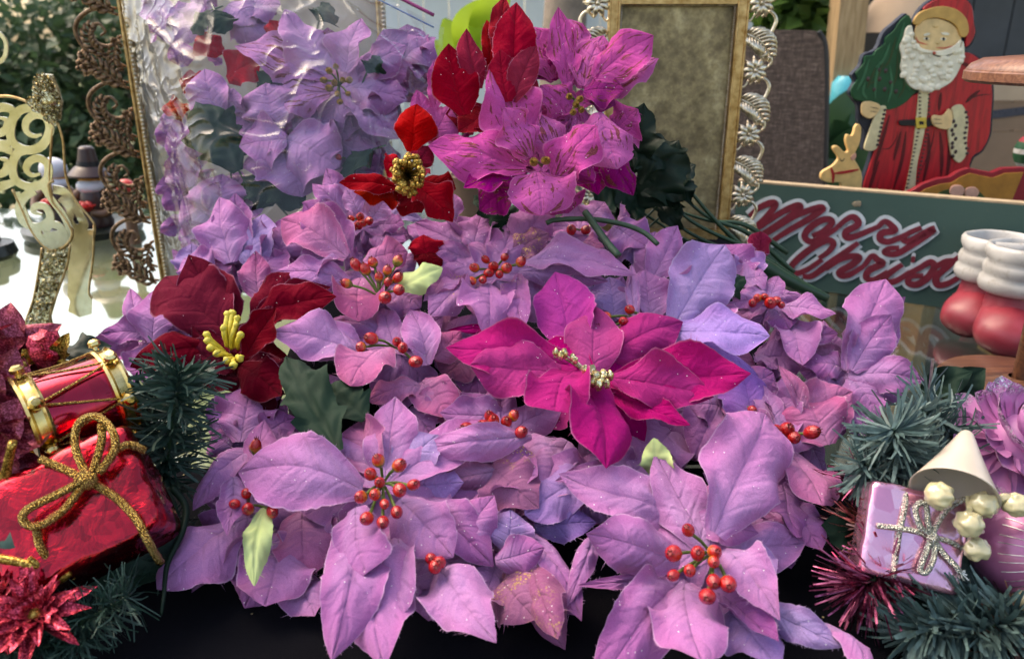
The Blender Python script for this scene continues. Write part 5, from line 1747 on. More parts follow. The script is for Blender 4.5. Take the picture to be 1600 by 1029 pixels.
flower('rosy lavender poinsettia between the dark red and the hot pink ones', ZA, (1200, 400), [
    P_(1180, 390, 1010, 545, 215, arch=.14, cup=-.2, col=PNK, shape='round', sm=.55, db=.01, dt=.02),
    P_(1060, 420, 672, 325, 215, arch=.10, cup=-.15, col=LAV, dt=.02),
    P_(1345, 470, 1275, 210, 140, arch=.08, cup=.3, col=LAV, dt=.015),
    P_(1370, 440, 1492, 330, 140, col=PNK, arch=.10),
    P_(1320, 560, 1090, 610, 150, arch=.12, cup=-.4, col=PNK),
    P_(1320, 540, 1440, 690, 170, arch=.12, cup=.2, col=PNK, shape='round'),
    P_(1290, 640, 1525, 620, 160, col=PNK, arch=.10),
    P_(1260, 660, 1360, 760, 140, col=LAV),
    P_(1180, 350, 915, 270, 95, arch=.14, cup=-.5, col=LAV2),
    P_(960, 520, 870, 580, 120, col=LAV2),
    P_(1150, 340, 1010, 210, 170, col=PNK),
], [(1060, 392, 1.1), (1105, 355, 1.2), (1215, 370, 1.1), (1240, 395), (1295, 455, 1.2)], lift=.03, group=GL, fill=7, br=.0062)
flower('small lavender poinsettia at the left end of the pile beside the bronze frame', ZA, (140, 370), [
    P_(160, 370, 190, 140, 165, arch=.08, cup=-.2, col=LAV, shape='round', dt=.01),
    P_(110, 360, 60, 125, 90, col=LAV),
    P_(150, 340, -60, 340, 100, col=LAV2, arch=.1),
    P_(190, 330, 290, 280, 100, col=LAV),
    P_(150, 370, 60, 470, 110, col=LAV2),
    P_(100, 370, -130, 400, 90, col=LAV2, arch=.1),
    P_(130, 400, 170, 560, 150, col=LAV2),
], [], lift=-.03, group=GL, fill=7)
flower('rounded lavender petals between the green pine sprig and the holly leaf', ZA, (590, 820), [
    P_(540, 800, 590, 555, 250, arch=.10, cup=-.2, col=LAV, shape='round', sm=.55),
    P_(620, 800, 775, 690, 150, arch=.12, cup=.1, col=LAV2),
    P_(500, 820, 420, 760, 160, col=LAV2),
    P_(560, 820, 430, 620, 150, col=lin('8a5aa0')),
], [(605, 825)], lift=.0, group=GL, fill=6, br=.0062)
flower('hot pink poinsettia with a silvery centre, brightest bloom of the pile', ZC, (780, 830), [
    P_(690, 810, 615, 975, 240, arch=.10, cup=-.12, col=HOT, shape='blunt', db=.008, dt=.02),
    P_(720, 830, 860, 1145, 300, arch=.06, cup=-.15, col=HOT, sm=.5, dt=.015),
    P_(860, 840, 1290, 900, 190, arch=.08, cup=-.12, col=HOT),
    P_(850, 850, 1440, 835, 220, arch=.07, cup=-.15, col=lin('b83078'), sm=.5),
    P_(640, 820, 255, 790, 240, arch=.10, cup=-.15, col=HOT, sm=.55),
    P_(720, 790, 155, 735, 210, arch=.06, cup=-.15, col=lin('b8307c'), sm=.55),
    P_(760, 780, 1175, 575, 190, arch=.08, cup=-.2, col=lin('b4307e'), sm=.5),
    P_(690, 745, 620, 410, 230, arch=.05, cup=-.1, col=lin('b82a94'), sm=.5),
    P_(840, 890, 1190, 1060, 120, arch=.08, cup=.2, col=lin('b82074')),
    P_(600, 690, 160, 620, 60, arch=.05, col=lin('a02070')),
], [], color=HOT, mat='silk_plain', lift=.055, fill=5, fillr=.4, group='bright single blooms', double=False)
m = MB()
hp = [o for o in COL.objects if o.get('label', '').startswith('hot pink')][0]
rr = random.Random(4)
for (x, y) in ((620, 735), (640, 745), (655, 738), (690, 755), (700, 765), (755, 830), (770, 815), (790, 840), (820, 830), (835, 865), (800, 870), (850, 830), (775, 860), (815, 850), (740, 805)):
    q = ZC(x, y)
    m.ball(at(q[0], q[1], pile(q[1]) - .055 - .010), .0036 * rr.uniform(.7, 1.2), 8, 6, (1, 1, 1.5), .3, 2)
    m.tube([at(q[0], q[1], pile(q[1]) - .064), origin_of(hp) + Vector((0, 0, -.002))], .0008, 4)
m.build('stamens', M['sequin'], hp)

flower('dark red poinsettia with yellow stamens beside the green pine sprig', ZA, (500, 410), [
    P_(560, 430, 695, 225, 130, arch=.06, cup=.4, col=DRED, db=.012, dt=.025),
    P_(490, 340, 205, 60, 280, arch=.10, cup=-.15, col=DRED, sm=.52, shape='round', dt=.02),
    P_(590, 270, 968, 185, 170, arch=.12, cup=-.15, col=DRED, sm=.45, dt=.02),
    P_(470, 400, 65, 480, 200, arch=.12, cup=-.2, col=lin('680420'), dt=.01),
    P_(540, 470, 725, 610, 170, arch=.08, col=lin('600420')),
    P_(490, 500, 275, 365, 120, arch=.08, col=lin('580420'), ly=2),
    P_(590, 450, 735, 480, 90, col=DRED),
    P_(480, 480, 420, 600, 170, col=lin('500318')),
    P_(600, 280, 790, 60, 160, col=DRED, ly=5),
    P_(620, 590, 660, 690, 130, col=lin('500318')),
], [], color=DRED, mat='silk_plain', lift=.035, fill=5, fillr=.4, group='bright single blooms')
dr_ = [o for o in COL.objects if o.get('label', '').startswith('dark red poinsettia with yellow')][0]
M['stamen'] = paint('yellow_stamen', 'c8b840', .5, var=.3, vs=200)
m = MB()
for (x0, y0, x1, y1) in ((480, 390, 485, 250), (500, 390, 505, 245), (515, 395, 525, 270), (490, 390, 470, 310), (530, 400, 540, 340), (460, 400, 395, 340), (470, 410, 400, 365), (480, 420, 410, 395), (500, 430, 440, 420), (510, 440, 480, 450), (520, 440, 510, 470), (530, 430, 540, 440), (500, 400, 520, 300)):
    a, b = ZA(x0, y0), ZA(x1, y1)
    p0 = at(a[0], a[1], pile(a[1]) - .035); p1 = at(b[0], b[1], pile(b[1]) - .058)
    m.tube(cr([p0, (p0 + p1) / 2 + Vector((0, -.004, .002)), p1], 4), [.0018, .0022, .0026], 6)
    m.ball(p1, .0034, 7, 5, (1, 1, 1), .4, 3)
m.build('stamens', M['stamen'], dr_, smooth='all')

# upper row of lavender blooms
flower('lavender poinsettia with orange red berries tucked under the clear bag', ZT, (570, 470), [
    P_(640, 440, 740, 290, 160, arch=.08, col=LAV, n=(0, -1, .2)),
    P_(560, 400, 470, 230, 130, col=LAV), P_(600, 400, 720, 250, 150, col=LAV),
    P_(480, 400, 250, 210, 150, arch=.12, cup=-.4, col=LAV), P_(450, 350, 340, 95, 150, col=LAV2),
    P_(480, 440, 180, 330, 140, arch=.14, cup=-.4, col=LAV2), P_(480, 480, 210, 470, 130, col=BLU),
    P_(660, 480, 870, 480, 160, arch=.1, col=LAV2), P_(640, 520, 880, 600, 190, col=LAV2),
    P_(450, 440, 0, 400, 110, col=LAV2), P_(720, 430, 980, 420, 110, col=BLU),
], [(570, 425, 1.2), (628, 452, 1.2), (510, 435), (490, 505), (525, 490), (560, 480), (590, 465)], lift=.0, group=GL, fill=7, br=.0052)
flower('lavender poinsettia just left of the loose green stem', ZT, (1250, 640), [
    P_(1300, 620, 1390, 380, 190, arch=.06, col=LAV), P_(1210, 600, 1180, 430, 190, col=LAV2),
    P_(1160, 600, 880, 450, 190, arch=.1, col=LAV2), P_(1200, 430, 1200, 270, 120, col=LAV),
    P_(1350, 600, 1500, 570, 120, col=LAV2), P_(1400, 600, 1590, 470, 130, col=LAV),
], [], lift=-.015, group=GL, fill=7)
flower('crumpled lavender poinsettia under the magenta bouquet and green stems', ZC, (720, 220), [
    P_(760, 190, 825, 95, 140, col=LAV), P_(860, 200, 1005, 290, 170, arch=.1, col=LAV2), P_(880, 170, 930, 150, 110, col=LAV2),
    P_(700, 180, 680, 110, 120, col=LAV), P_(700, 260, 820, 280, 80, col=PNK), P_(680, 200, 580, 200, 110, col=LAV2),
    P_(900, 260, 1000, 360, 120, col=BLU), P_(820, 240, 940, 250, 110, col=LAV),
], [(685, 215, 1.2), (745, 215)], lift=.0, group=GL, fill=7)
flower('dark red rosebud half buried in the lavender petals', ZC, (70, 290), [
    P_(70, 330, 60, 235, 130, col=CRM, cup=-.6, arch=.2, shape='round'), P_(30, 300, 130, 360, 110, col=DRED, cup=-.5), P_(10, 290, 130, 280, 70, col=DRED, cup=-.4)],
    [], color=DRED, mat='silk_plain', lift=.012, fill=0, name='rosebud', cat='silk flower')
flower('pale lavender blooms below the bag at left', ZI, (350, 400), [
    P_(360, 410, 345, 310, 70, col=LAV), P_(390, 415, 410, 330, 70, col=BLU), P_(330, 430, 285, 400, 60, col=LAV), P_(400, 440, 440, 380, 70, col=LAV2),
    P_(345, 440, 335, 395, 50, col=PNK), P_(405, 470, 400, 395, 45, col=PNK, ly=0), P_(300, 430, 300, 380, 50, col=BLU), P_(430, 420, 460, 340, 60, col=LAV), P_(420, 440, 475, 430, 60, col=LAV)],
    [], lift=-.02, group=GL, fill=7)
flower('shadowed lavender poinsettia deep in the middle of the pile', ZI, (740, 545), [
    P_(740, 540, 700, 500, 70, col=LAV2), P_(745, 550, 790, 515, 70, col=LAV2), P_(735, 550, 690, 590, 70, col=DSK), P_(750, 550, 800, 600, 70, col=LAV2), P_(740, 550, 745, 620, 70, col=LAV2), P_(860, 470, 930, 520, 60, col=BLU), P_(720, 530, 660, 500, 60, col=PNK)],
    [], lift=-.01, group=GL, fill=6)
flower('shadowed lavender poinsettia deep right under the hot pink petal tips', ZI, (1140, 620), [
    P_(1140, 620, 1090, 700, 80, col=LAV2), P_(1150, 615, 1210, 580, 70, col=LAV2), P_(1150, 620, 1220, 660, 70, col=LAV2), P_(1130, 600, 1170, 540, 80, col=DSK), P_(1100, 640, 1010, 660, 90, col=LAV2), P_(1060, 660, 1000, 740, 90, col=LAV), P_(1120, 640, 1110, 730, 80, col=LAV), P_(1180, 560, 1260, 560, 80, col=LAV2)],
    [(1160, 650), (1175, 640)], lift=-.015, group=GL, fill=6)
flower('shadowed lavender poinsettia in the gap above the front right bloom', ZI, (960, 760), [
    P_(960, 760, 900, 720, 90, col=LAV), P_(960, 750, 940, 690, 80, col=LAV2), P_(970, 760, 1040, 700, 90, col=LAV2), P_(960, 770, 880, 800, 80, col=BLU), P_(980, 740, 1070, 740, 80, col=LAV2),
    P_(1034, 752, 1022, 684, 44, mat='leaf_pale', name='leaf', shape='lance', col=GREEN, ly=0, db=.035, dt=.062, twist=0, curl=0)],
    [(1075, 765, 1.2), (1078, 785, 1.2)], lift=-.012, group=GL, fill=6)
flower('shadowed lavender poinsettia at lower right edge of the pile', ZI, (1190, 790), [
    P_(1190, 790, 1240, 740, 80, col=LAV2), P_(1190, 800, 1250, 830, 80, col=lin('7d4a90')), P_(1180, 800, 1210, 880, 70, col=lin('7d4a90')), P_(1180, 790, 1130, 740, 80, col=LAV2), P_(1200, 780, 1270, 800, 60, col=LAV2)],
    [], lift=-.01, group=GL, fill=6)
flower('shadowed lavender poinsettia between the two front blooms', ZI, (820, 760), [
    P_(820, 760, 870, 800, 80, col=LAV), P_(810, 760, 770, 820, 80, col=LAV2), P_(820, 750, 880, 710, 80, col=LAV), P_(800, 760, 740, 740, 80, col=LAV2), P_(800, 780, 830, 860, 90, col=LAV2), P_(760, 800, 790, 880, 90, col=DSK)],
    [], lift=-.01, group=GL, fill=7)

flower('lavender poinsettia petals drooping on the velvet at the lowest front centre', ZI, (790, 880), [
    P_(780, 870, 745, 975, 75, col=LAV), P_(800, 880, 880, 1000, 70, mat='silk_gold', col=DSK), P_(800, 870, 905, 955, 60, col=LAV2), P_(770, 880, 690, 935, 75, col=LAV2), P_(790, 860, 850, 830, 70, col=LAV), P_(780, 860, 720, 830, 70, col=BLU), P_(790, 890, 815, 985, 70, col=LAV2)],
    [], lift=.0, group=GL, fill=5)
# ---------------- holly and pale leaves
def holly(label, Z, bx, by, tx, ty, w, lift, surf=pile, mat='leaf', group='dark green holly leaves', **kw):
    b, t = Z(bx, by), Z(tx, ty)
    Bp, Tp = at(b[0], b[1], surf(b[1]) - lift), at(t[0], t[1], surf(t[1]) - lift)
    root = empty('holly_leaf', Bp, label, 'leaf', group)
    W = w * Z.k * depth_of(Bp) / FPX
    SEED[0] += 1
    k2 = dict(seed=SEED[0], shape='holly', arch=.08, cup=-.2, fray=0, nv=44, nu=12, pucker=1.3); k2.update(kw)
    add_petal(root, 'blade', M[mat], GREEN, Bp, Tp, W, TOCAM * .7 + ZUP * .5, **k2)
    d = (Bp - Tp).normalized()
    MB().tube([Bp + Vector((0, .002, 0)), Bp + d * .02 + Vector((0, .012, -.01))], .0012, 6).build('stalk', M['stem'], root)
    return root
holly('large dark holly leaf beside the dark red poinsettia', ZA, 960, 840, 735, 430, 230, .045)
holly('smaller holly leaf pointing up between two lavender petals', ZA, 1080, 700, 900, 560, 200, .035)
holly('small holly leaf tip right of the broad pale lilac poinsettia', ZC, 1290, 500, 1420, 410, 110, .02)
holly('crumpled holly leaf under the magenta bouquet', ZC, 420, 170, 270, 70, 130, .01)
holly('holly leaf lying between bouquet and centre bloom', ZC, 330, 230, 480, 110, 140, .0)

# ---------------- bouquet of red and magenta blooms
def bq(py): return float(np.interp(py, [-200, 0, 120, 250, 340], [.93, .89, .84, .80, .79]))
GB = 'red and magenta blooms of the upright bouquet'
flower('magenta poinsettia with brown glitter dabs at front of the bouquet', Z3, (800, 640), [
    P_(760, 600, 655, 410, 170, col=MAG, arch=.05, cup=.1, dt=.01),
    P_(780, 660, 800, 815, 230, col=MAG, arch=.12, cup=-.2, shape='round', dt=.02),
    P_(850, 690, 1005, 480, 170, col=MAG, arch=.14, cup=-.25, dt=.02, shape='round'),
    P_(720, 660, 500, 725, 130, col=lin('a8308a'), arch=.08, dt=.012),
    P_(740, 640, 365, 560, 200, col=MAG, arch=.10, cup=-.2, sm=.5),
    P_(740, 570, 598, 260, 180, col=MAG, arch=.05, cup=.1, sm=.4),
    P_(770, 500, 740, 325, 70, col=MAG, cup=.3),
    P_(860, 600, 800, 430, 130, col=MAG),
    P_(900, 690, 960, 600, 150, col=lin('9c2c80')),
    P_(700, 720, 560, 790, 170, col=lin('9c2c80')),
    P_(860, 740, 900, 820, 150, col=lin('b02c80')),
], [(770, 620), (815, 615)], color=MAG, mat='silk_brown', surf=bq, lift=.05, group=GB, fill=5, fillr=.35, br=.005, bmat='glit_gold', double=False)
flower('magenta poinsettia with brown glitter dabs at right of the bouquet', Z3, (930, 390), [
    P_(1000, 300, 1228, 140, 170, col=MAG, arch=.08, cup=-.1, sm=.5, dt=.01),
    P_(1020, 430, 1080, 660, 180, col=MAG, arch=.14, cup=-.25, shape='round'),
    P_(960, 350, 1115, 350, 120, col=lin('9c207c'), arch=.1),
    P_(960, 330, 1035, 135, 150, col=MAG, arch=.08),
    P_(900, 330, 855, 40, 110, col=MAG, arch=.05),
    P_(900, 440, 790, 330, 150, col=MAG), P_(850, 300, 760, 100, 150, col=MAG), P_(870, 300, 800, 180, 150, col=lin('ac2c8a')),
    P_(900, 450, 800, 460, 110, col=MAG), P_(940, 260, 900, 70, 130, col=MAG), P_(1080, 500, 1170, 420, 170, col=MAG),
    P_(1040, 560, 1150, 750, 110, col=lin('9c207c'), arch=.1), P_(980, 560, 1015, 740, 130, col=lin('ac2c8a')), P_(900, 280, 960, 70, 120, col=lin('ac2c8a')),
], [(905, 370), (930, 400), (945, 380), (920, 430), (950, 420)], color=MAG, mat='silk_brown', surf=bq, lift=.02, group=GB, fill=5, fillr=.35, br=.0045, bmat='glit_gold')
flower('crimson poinsettia with upright pointed petals at top of the bouquet', Z3, (640, 400), [
    P_(670, 390, 640, 190, 120, col=RED, arch=.03, ripple=.6, curl=0),
    P_(690, 390, 778, 180, 100, col=RED, cup=.1, ripple=.6),
    P_(690, 330, 705, -12, 150, col=RED, arch=.04, cup=-.1, sm=.42, ripple=.6),
    P_(505, 440, 440, 175, 165, col=RED, arch=.05, cup=-.1, sm=.42, ripple=.6),
    P_(560, 340, 512, 110, 95, col=RED, ripple=.6, curl=0), P_(600, 280, 590, 60, 60, col=lin('960c20')), P_(640, 250, 658, -20, 75, col=lin('960c20')),
    P_(600, 430, 480, 500, 120, col=lin('900a20')), P_(620, 320, 600, 160, 130, col=RED), P_(560, 450, 430, 440, 100, col=lin('900a20')),
    P_(700, 400, 780, 300, 110, col=RED),
], [], color=RED, mat='silk_plain', surf=bq, lift=.045, group=GB, fill=6, fillr=.35, double=False)
flower('narrow magenta petals at the left flank of the bouquet', Z3, (420, 440), [
    P_(390, 420, 400, 225, 70, col=MAG), P_(400, 400, 435, 210, 80, col=MAG), P_(380, 545, 445, 400, 120, col=MAG, arch=.1, twist=.4), P_(350, 480, 320, 345, 70, col=MAG),
    P_(470, 560, 400, 500, 90, col=lin('7c1c60')), P_(530, 600, 440, 540, 120, col=lin('7c1c60'))],
    [], color=MAG, mat='silk_plain', surf=bq, lift=.02, group=GB, fill=3, fillr=.4)
rc = flower('scarlet poinsettia with a golden crusted ring of stamens left of the bouquet', Z3, (285, 670), [
    P_(320, 700, 462, 845, 150, col=RED, arch=.10, cup=-.2, twist=.5),
    P_(300, 580, 312, 390, 140, col=CRM, arch=.08, cup=-.15, sm=.5),
    P_(260, 640, 195, 620, 110, col=CRM, arch=.1, shape='round'), P_(320, 640, 365, 560, 80, col=RED),
    P_(250, 720, 25, 680, 80, col=RED, arch=.08, twist=.5), P_(240, 740, 180, 760, 110, col=lin('8a0a1c')),
    P_(340, 690, 470, 720, 110, col=lin('8a0a1c')), P_(280, 740, 340, 810, 120, col=lin('8a0a1c')), P_(260, 730, 80, 720, 90, col=lin('9a1420')),
], [], color=RED, mat='silk_plain', surf=bq, lift=.045, group=GB, fill=5, fillr=.4)
m = MB(); rr = random.Random(9)
for k in range(46):
    a = k * .55
    rr_ = 42 + rr.uniform(-12, 16)
    q = Z3(285 + rr_ * math.cos(a) * 1.05, 668 + rr_ * math.sin(a) * 1.35)
    p = at(q[0], q[1], bq(q[1]) - .045 - .012 - rr.uniform(0, .008))
    m.ball(p, .0034 * rr.uniform(.7, 1.3), 7, 5, (1, 1, 1), .5, 3)
    m.tube([p, origin_of(rc)], .0009, 4)
m.build('stamens', M['glit_gold'], rc, smooth='all')
# dark leaves and stems of the bouquet
GBL = 'dark leaves of the upright bouquet'
for (i, a) in enumerate([(1130, 640, 1185, 420, 130), (1190, 760, 1310, 560, 170), (1250, 700, 1220, 520, 130), (1200, 720, 1370, 640, 150), (1100, 720, 1180, 820, 130), (1280, 760, 1372, 700, 120), (1000, 700, 1130, 770, 160), (1260, 830, 1330, 790, 110), (1150, 560, 1280, 620, 120), (1080, 800, 1190, 790, 110)]):
    where = ['topmost beside the gilt frame', 'against the gilt panel', 'upright right of the magenta petals', 'longest one pointing right', 'lowest above the lavender petals', 'at the right end of the spray', 'directly under the magenta bloom', 'above the stem bundle', 'behind the magenta petal tips', 'flat over the stem bundle'][i]
    holly('dark green bouquet leaf ' + where, Z3, a[0] - .15 * (a[2] - a[0]), a[1] - .15 * (a[3] - a[1]), a[2] + .12 * (a[2] - a[0]), a[3] + .12 * (a[3] - a[1]), a[4] * 1.45, .03, surf=lambda py: .93, mat='leaf_dark', group=GBL)
sb = empty('stem_bundle', at(1150, 400, .90), 'bundle of wrapped green stems running down to the right', 'stems')
for i, pts in enumerate([[(1000, 270), (1080, 345), (1180, 395), (1285, 462)], [(990, 300), (1080, 365), (1180, 410), (1280, 464)], [(1040, 230), (1080, 300), (1160, 385), (1260, 450)], [(985, 320), (1090, 385), (1190, 425), (1278, 467)], [(1020, 260), (1100, 335), (1170, 365), (1240, 425)], [(1060, 330), (1110, 345), (1165, 352), (1230, 395)]]):
    P = [at(x, y, .90 + .008 * i - .00 * k) for k, (x, y) in enumerate(pts)]
    m = MB(); m.tube(cr(P, 8), [.0015, .0018, .0024, .0032, .0030], 8)
    m.build('stem', M['stem'], sb, smooth='all')
m = MB()
P = cr([at(1175, 405, .885), at(1230, 437, .885), at(1292, 466, .885)], 10)
m.tube(P, [.0085, .0090, .0075, .0070, .0050], 10); m.build('wrapped_end', M['stem'], sb, smooth='all')
for lbl, pts, Y, r_ in (('loose green stem arching over the lavender petals', [(580, 185), (620, 172), (760, 168), (900, 190), (990, 225), (1050, 275)], .765, .0026), ('short cut green stem end leaning on the arched stem', [(742, 138), (780, 190), (830, 260), (885, 325)], .752, .0034)):
    m = MB(); m.tube(cr([at(*ZC(*p), Y + (ZC(*p)[1] - 345) * -.0006) for p in pts], 6), r_, 8)
    tag(recentre(m.build('cut_stem', M['stem'], None, smooth='all')), lbl, 'stem')
flower('single fallen crimson petal on the stem bundle', Z4, (650, 860), [P_(640, 885, 660, 772, 75, col=lin('a00e3c'), arch=.1, cup=-.4, shape='round')], [], mat='silk_plain', surf=lambda py: .87, fill=0, name='fallen_petal', cat='petal')

# ---------------- blooms inside the clear bag
def bagY(py): return float(np.interp(py, [-100, 0, 200, 420], [1.07, 1.05, 1.00, .94]))
GG = 'poinsettias inside the clear bag'
BL1, BL2, BL3 = lin('c08cc0'), lin('b07eb2'), lin('a070a4')
flower('large lavender bloom in the bag with brown berries and glitter dabs', Z2, (835, 320), [
    P_(800, 345, 525, 380, 150, mat='silk_brown', col=BL1, arch=.06), P_(790, 290, 440, 145, 140, mat='silk_brown', col=BL1), P_(800, 270, 635, 30, 180, col=BL1),
    P_(860, 270, 905, 60, 150, col=BL1), P_(810, 250, 745, 110, 130, mat='silk_brown', col=BL1), P_(880, 330, 1090, 370, 150, col=BL2), P_(870, 350, 1060, 520, 170, col=BL2), P_(840, 390, 850, 530, 120, col=BL2),
    P_(800, 400, 700, 560, 190, col=BL1), P_(880, 290, 1090, 170, 130, col=BL2), P_(780, 420, 600, 470, 190, col=BL1), P_(900, 400, 980, 590, 170, col=BL3),
], [(800, 265), (825, 250), (780, 300), (800, 330), (850, 300), (875, 300), (830, 350), (840, 380), (870, 350), (820, 310)], color=BL1, surf=bagY, lift=.035, group=GG, fill=5, br=.0048, bmat='glit_gold')
flower('rounded lavender bloom in the bag below the berried one', Z2, (620, 520), [
    P_(640, 520, 460, 540, 170, col=BL1), P_(600, 480, 560, 310, 200, col=BL1, shape='round'), P_(640, 520, 830, 610, 230, col=BL1, shape='round', arch=.12), P_(620, 540, 470, 620, 160, col=BL2, arch=.1), P_(640, 560, 700, 725, 260, col=BL1, shape='round', arch=.12), P_(660, 480, 700, 440, 190, col=BL1), P_(590, 470, 440, 430, 160, col=BL1), P_(600, 500, 610, 400, 110, col=BL2)],
    [], color=BL1, surf=bagY, lift=.045, group=GG, fill=5)
flower('single lavender petals standing at the left inside the bag', Z2, (390, 420), [
    P_(390, 440, 330, 250, 140, col=BL1, sm=.5), P_(420, 420, 440, 330, 110, col=BL1), P_(300, 640, 200, 480, 100, col=BL2), P_(240, 560, 180, 440, 110, col=BL2), P_(280, 700, 220, 560, 130, col=BL2), P_(260, 250, 230, 150, 90, col=BL3), P_(220, 720, 180, 660, 90, col=BL2), P_(260, 780, 200, 700, 120, col=BL2), P_(330, 620, 260, 540, 120, col=BL1), P_(250, 880, 215, 800, 110, col=BL1), P_(240, 480, 210, 400, 90, col=BL3)],
    [], color=BL1, surf=bagY, lift=.04, group=GG, fill=0)
flower('scarlet petals among the lavender ones at upper left of the bag', Z2, (380, 230), [
    P_(390, 210, 320, 115, 110, col=CRM, shape='round', arch=.1), P_(420, 300, 560, 210, 120, col=CRM, arch=.12), P_(330, 330, 240, 290, 90, col=CRM), P_(280, 400, 170, 405, 80, col=CRM), P_(590, 150, 620, 80, 80, col=CRM), P_(400, 240, 350, 205, 60, col=BL1)],
    [], color=CRM, mat='silk_plain', surf=bagY, lift=.02, group=GG, fill=0)
flower('lavender bloom at the top left of the bag', Z2, (200, 20), [
    P_(220, 30, 90, 60, 150, col=BL1), P_(240, 50, 285, 150, 200, col=BL1), P_(300, 0, 340, 75, 110, col=BL1), P_(200, 0, 120, -60, 150, col=BL1), P_(280, 0, 380, -60, 120, col=BL2), P_(420, 20, 520, 90, 160, col=BL1), P_(440, 60, 560, 130, 130, col=BL2), P_(480, 20, 620, 20, 120, col=BL2)],
    [], color=BL1, surf=bagY, lift=.0, group=GG, fill=4)
flower('dim lavender bloom at the right inside the bag', Z2, (1080, 240), [
    P_(1080, 230, 1190, 130, 150, col=BL3), P_(1080, 250, 1190, 260, 150, col=BL3), P_(1060, 230, 1000, 110, 150, col=BL3), P_(1060, 260, 960, 240, 140, col=BL2), P_(1080, 280, 1130, 350, 160, col=BL2), P_(1050, 280, 1000, 380, 150, col=BL2), P_(1100, 200, 1090, 90, 120, col=BL3)],
    [], color=BL3, surf=bagY, lift=-.02, group=GG, fill=5)
flower('crushed lavender bloom at the bottom left corner of the bag', Z2, (380, 820), [
    P_(400, 820, 400, 650, 190, col=BL1, arch=.12), P_(420, 820, 540, 760, 200, col=BL1, arch=.1), P_(380, 820, 250, 740, 170, col=BL1), P_(380, 850, 240, 900, 170, col=BL1), P_(400, 850, 330, 980, 170, col=BL2), P_(430, 850, 470, 960, 170, col=BL1), P_(330, 700, 290, 650, 120, col=BL2), P_(440, 780, 470, 640, 130, col=BL2), P_(300, 950, 220, 1000, 120, col=BL1)],
    [], color=BL1, surf=bagY, lift=.03, group=GG, fill=5)
flower('lavender bloom at the lower right inside the bag with one orange berry', Z2, (870, 600), [
    P_(880, 620, 900, 500, 150, col=BL2), P_(900, 620, 1000, 560, 140, col=BL3), P_(860, 640, 960, 680, 140, col=BL2), P_(850, 620, 760, 560, 130, col=BL2), P_(860, 560, 950, 480, 150, col=BL3), P_(960, 500, 1040, 440, 130, col=BL3), P_(980, 620, 1010, 520, 120, col=BL3)],
    [(832, 590, 1.2)], color=BL2, surf=bagY, lift=.01, group=GG, fill=5)
for i, a in enumerate([(460, 640, 300, 380, 190), (430, 600, 470, 400, 160), (350, 40, 290, 130, 110), (370, 40, 410, 130, 110), (560, 640, 700, 780, 170), (600, 760, 480, 660, 150), (540, 350, 600, 250, 130), (940, 270, 990, 210, 90), (760, 80, 800, 10, 110), (960, 560, 820, 700, 110)]):
    w_ = ['broad one at left catching light', 'upright one beside the round bloom', 'left of the pair near the top', 'right of the pair near the top', 'lower one under the round bloom', 'dark one near the bottom fold', 'behind the scarlet petals', 'small one right of the berries', 'tip at the top edge', 'near the orange berry'][i]
    holly('holly leaf inside the bag, ' + w_, Z2, a[0], a[1], a[2], a[3], a[4], .02 if i != 0 else .04, surf=bagY, mat='leaf', group='leaves inside the clear bag')

# the bag itself
bagc = at(450, 430, 1.0)
bag = empty('zip_bag', bagc, 'clear plastic zip bag full of lavender poinsettias', 'bag')
def bag_sheet(front):
    nu_, nv_ = 150, 190
    m = MB()
    for j in range(nv_ + 1):
        b = j / nv_
        for i in range(nu_ + 1):
            a = i / nu_
            # corners in photograph pixels: top left, top right, bottom left, bottom right
            tlx, tly = 150, -230; trx, try_ = 694, 44; blx, bly = 266, 436; brx, bry = 660, 470
            tx, ty = tlx + (trx - tlx) * a, tly + (try_ - tly) * a
            bx_, by_ = blx + (brx - blx) * a, bly + (bry - bly) * a
            px, py = tx + (bx_ - tx) * b, ty + (by_ - ty) * b
            edge = min(1, 4 * a, 4 * (1 - a)) * min(1, 2.2 * b + .05, 6 * (1 - b) + .1)
            bul = math.sin(math.pi / 2 * min(1, edge)) ** .7
            Y = bagY(py) + (.045 if front else .065) + (-.145 * bul if front else .05 * bul)
            p = at(px, py, Y)
            q = p * 1.0 + Vector((0, 0, 0 if front else 7))
            wr = 0
            # long tension folds running off the left seam and the corner
            lf = max(0, 1 - a * 2.4)
            wr += .007 * lf * noise.noise(Vector((q.x * 26 + q.z * 10, q.z * 7, 2.1)))
            rg_ = 1 - abs(noise.noise(Vector((q.x * 9 + q.z * 5, q.z * 8 - q.x * 3, 5.3))))
            wr += .007 * (rg_ ** 18)
            rg2 = 1 - abs(noise.noise(Vector((q.x * 22, q.z * 19 + q.x * 8, 1.3))))
            wr += .005 * (.10 + lf) * (rg2 ** 9)
            rg3 = 1 - abs(noise.noise(Vector((q.x * 40 + 3, q.z * 46 - q.x * 21, 8.3))))
            wr += .0025 * (.05 + lf) * (rg3 ** 8)
            p += Vector((0, -1, .2)) * wr
            m.v.append(p)
    for j in range(nv_):
        for i in range(nu_):
            k = j * (nu_ + 1) + i
            m.f.append((k, k + 1, k + nu_ + 2, k + nu_ + 1))
    return m
bag_sheet(True).build('front_sheet', M['bag'], bag, smooth='all')
bag_sheet(False).build('back_sheet', M['bag'], bag, smooth='all')
def bagtop(px): return 44 + (px - 694) * 274 / 544
for nm, mt, off, w_ in (('zip_strip', 'zip', -10, .0022), ('zip_strip', 'zip_blue', 6, .0010)):
    P = [at(px, bagtop(px) + off * 1.2, bagY(bagtop(px)) + .035) for px in range(330, 690, 12)]
    m = MB(); m.tube(P, w_, 6); m.build(nm, M[mt], bag, smooth='all')
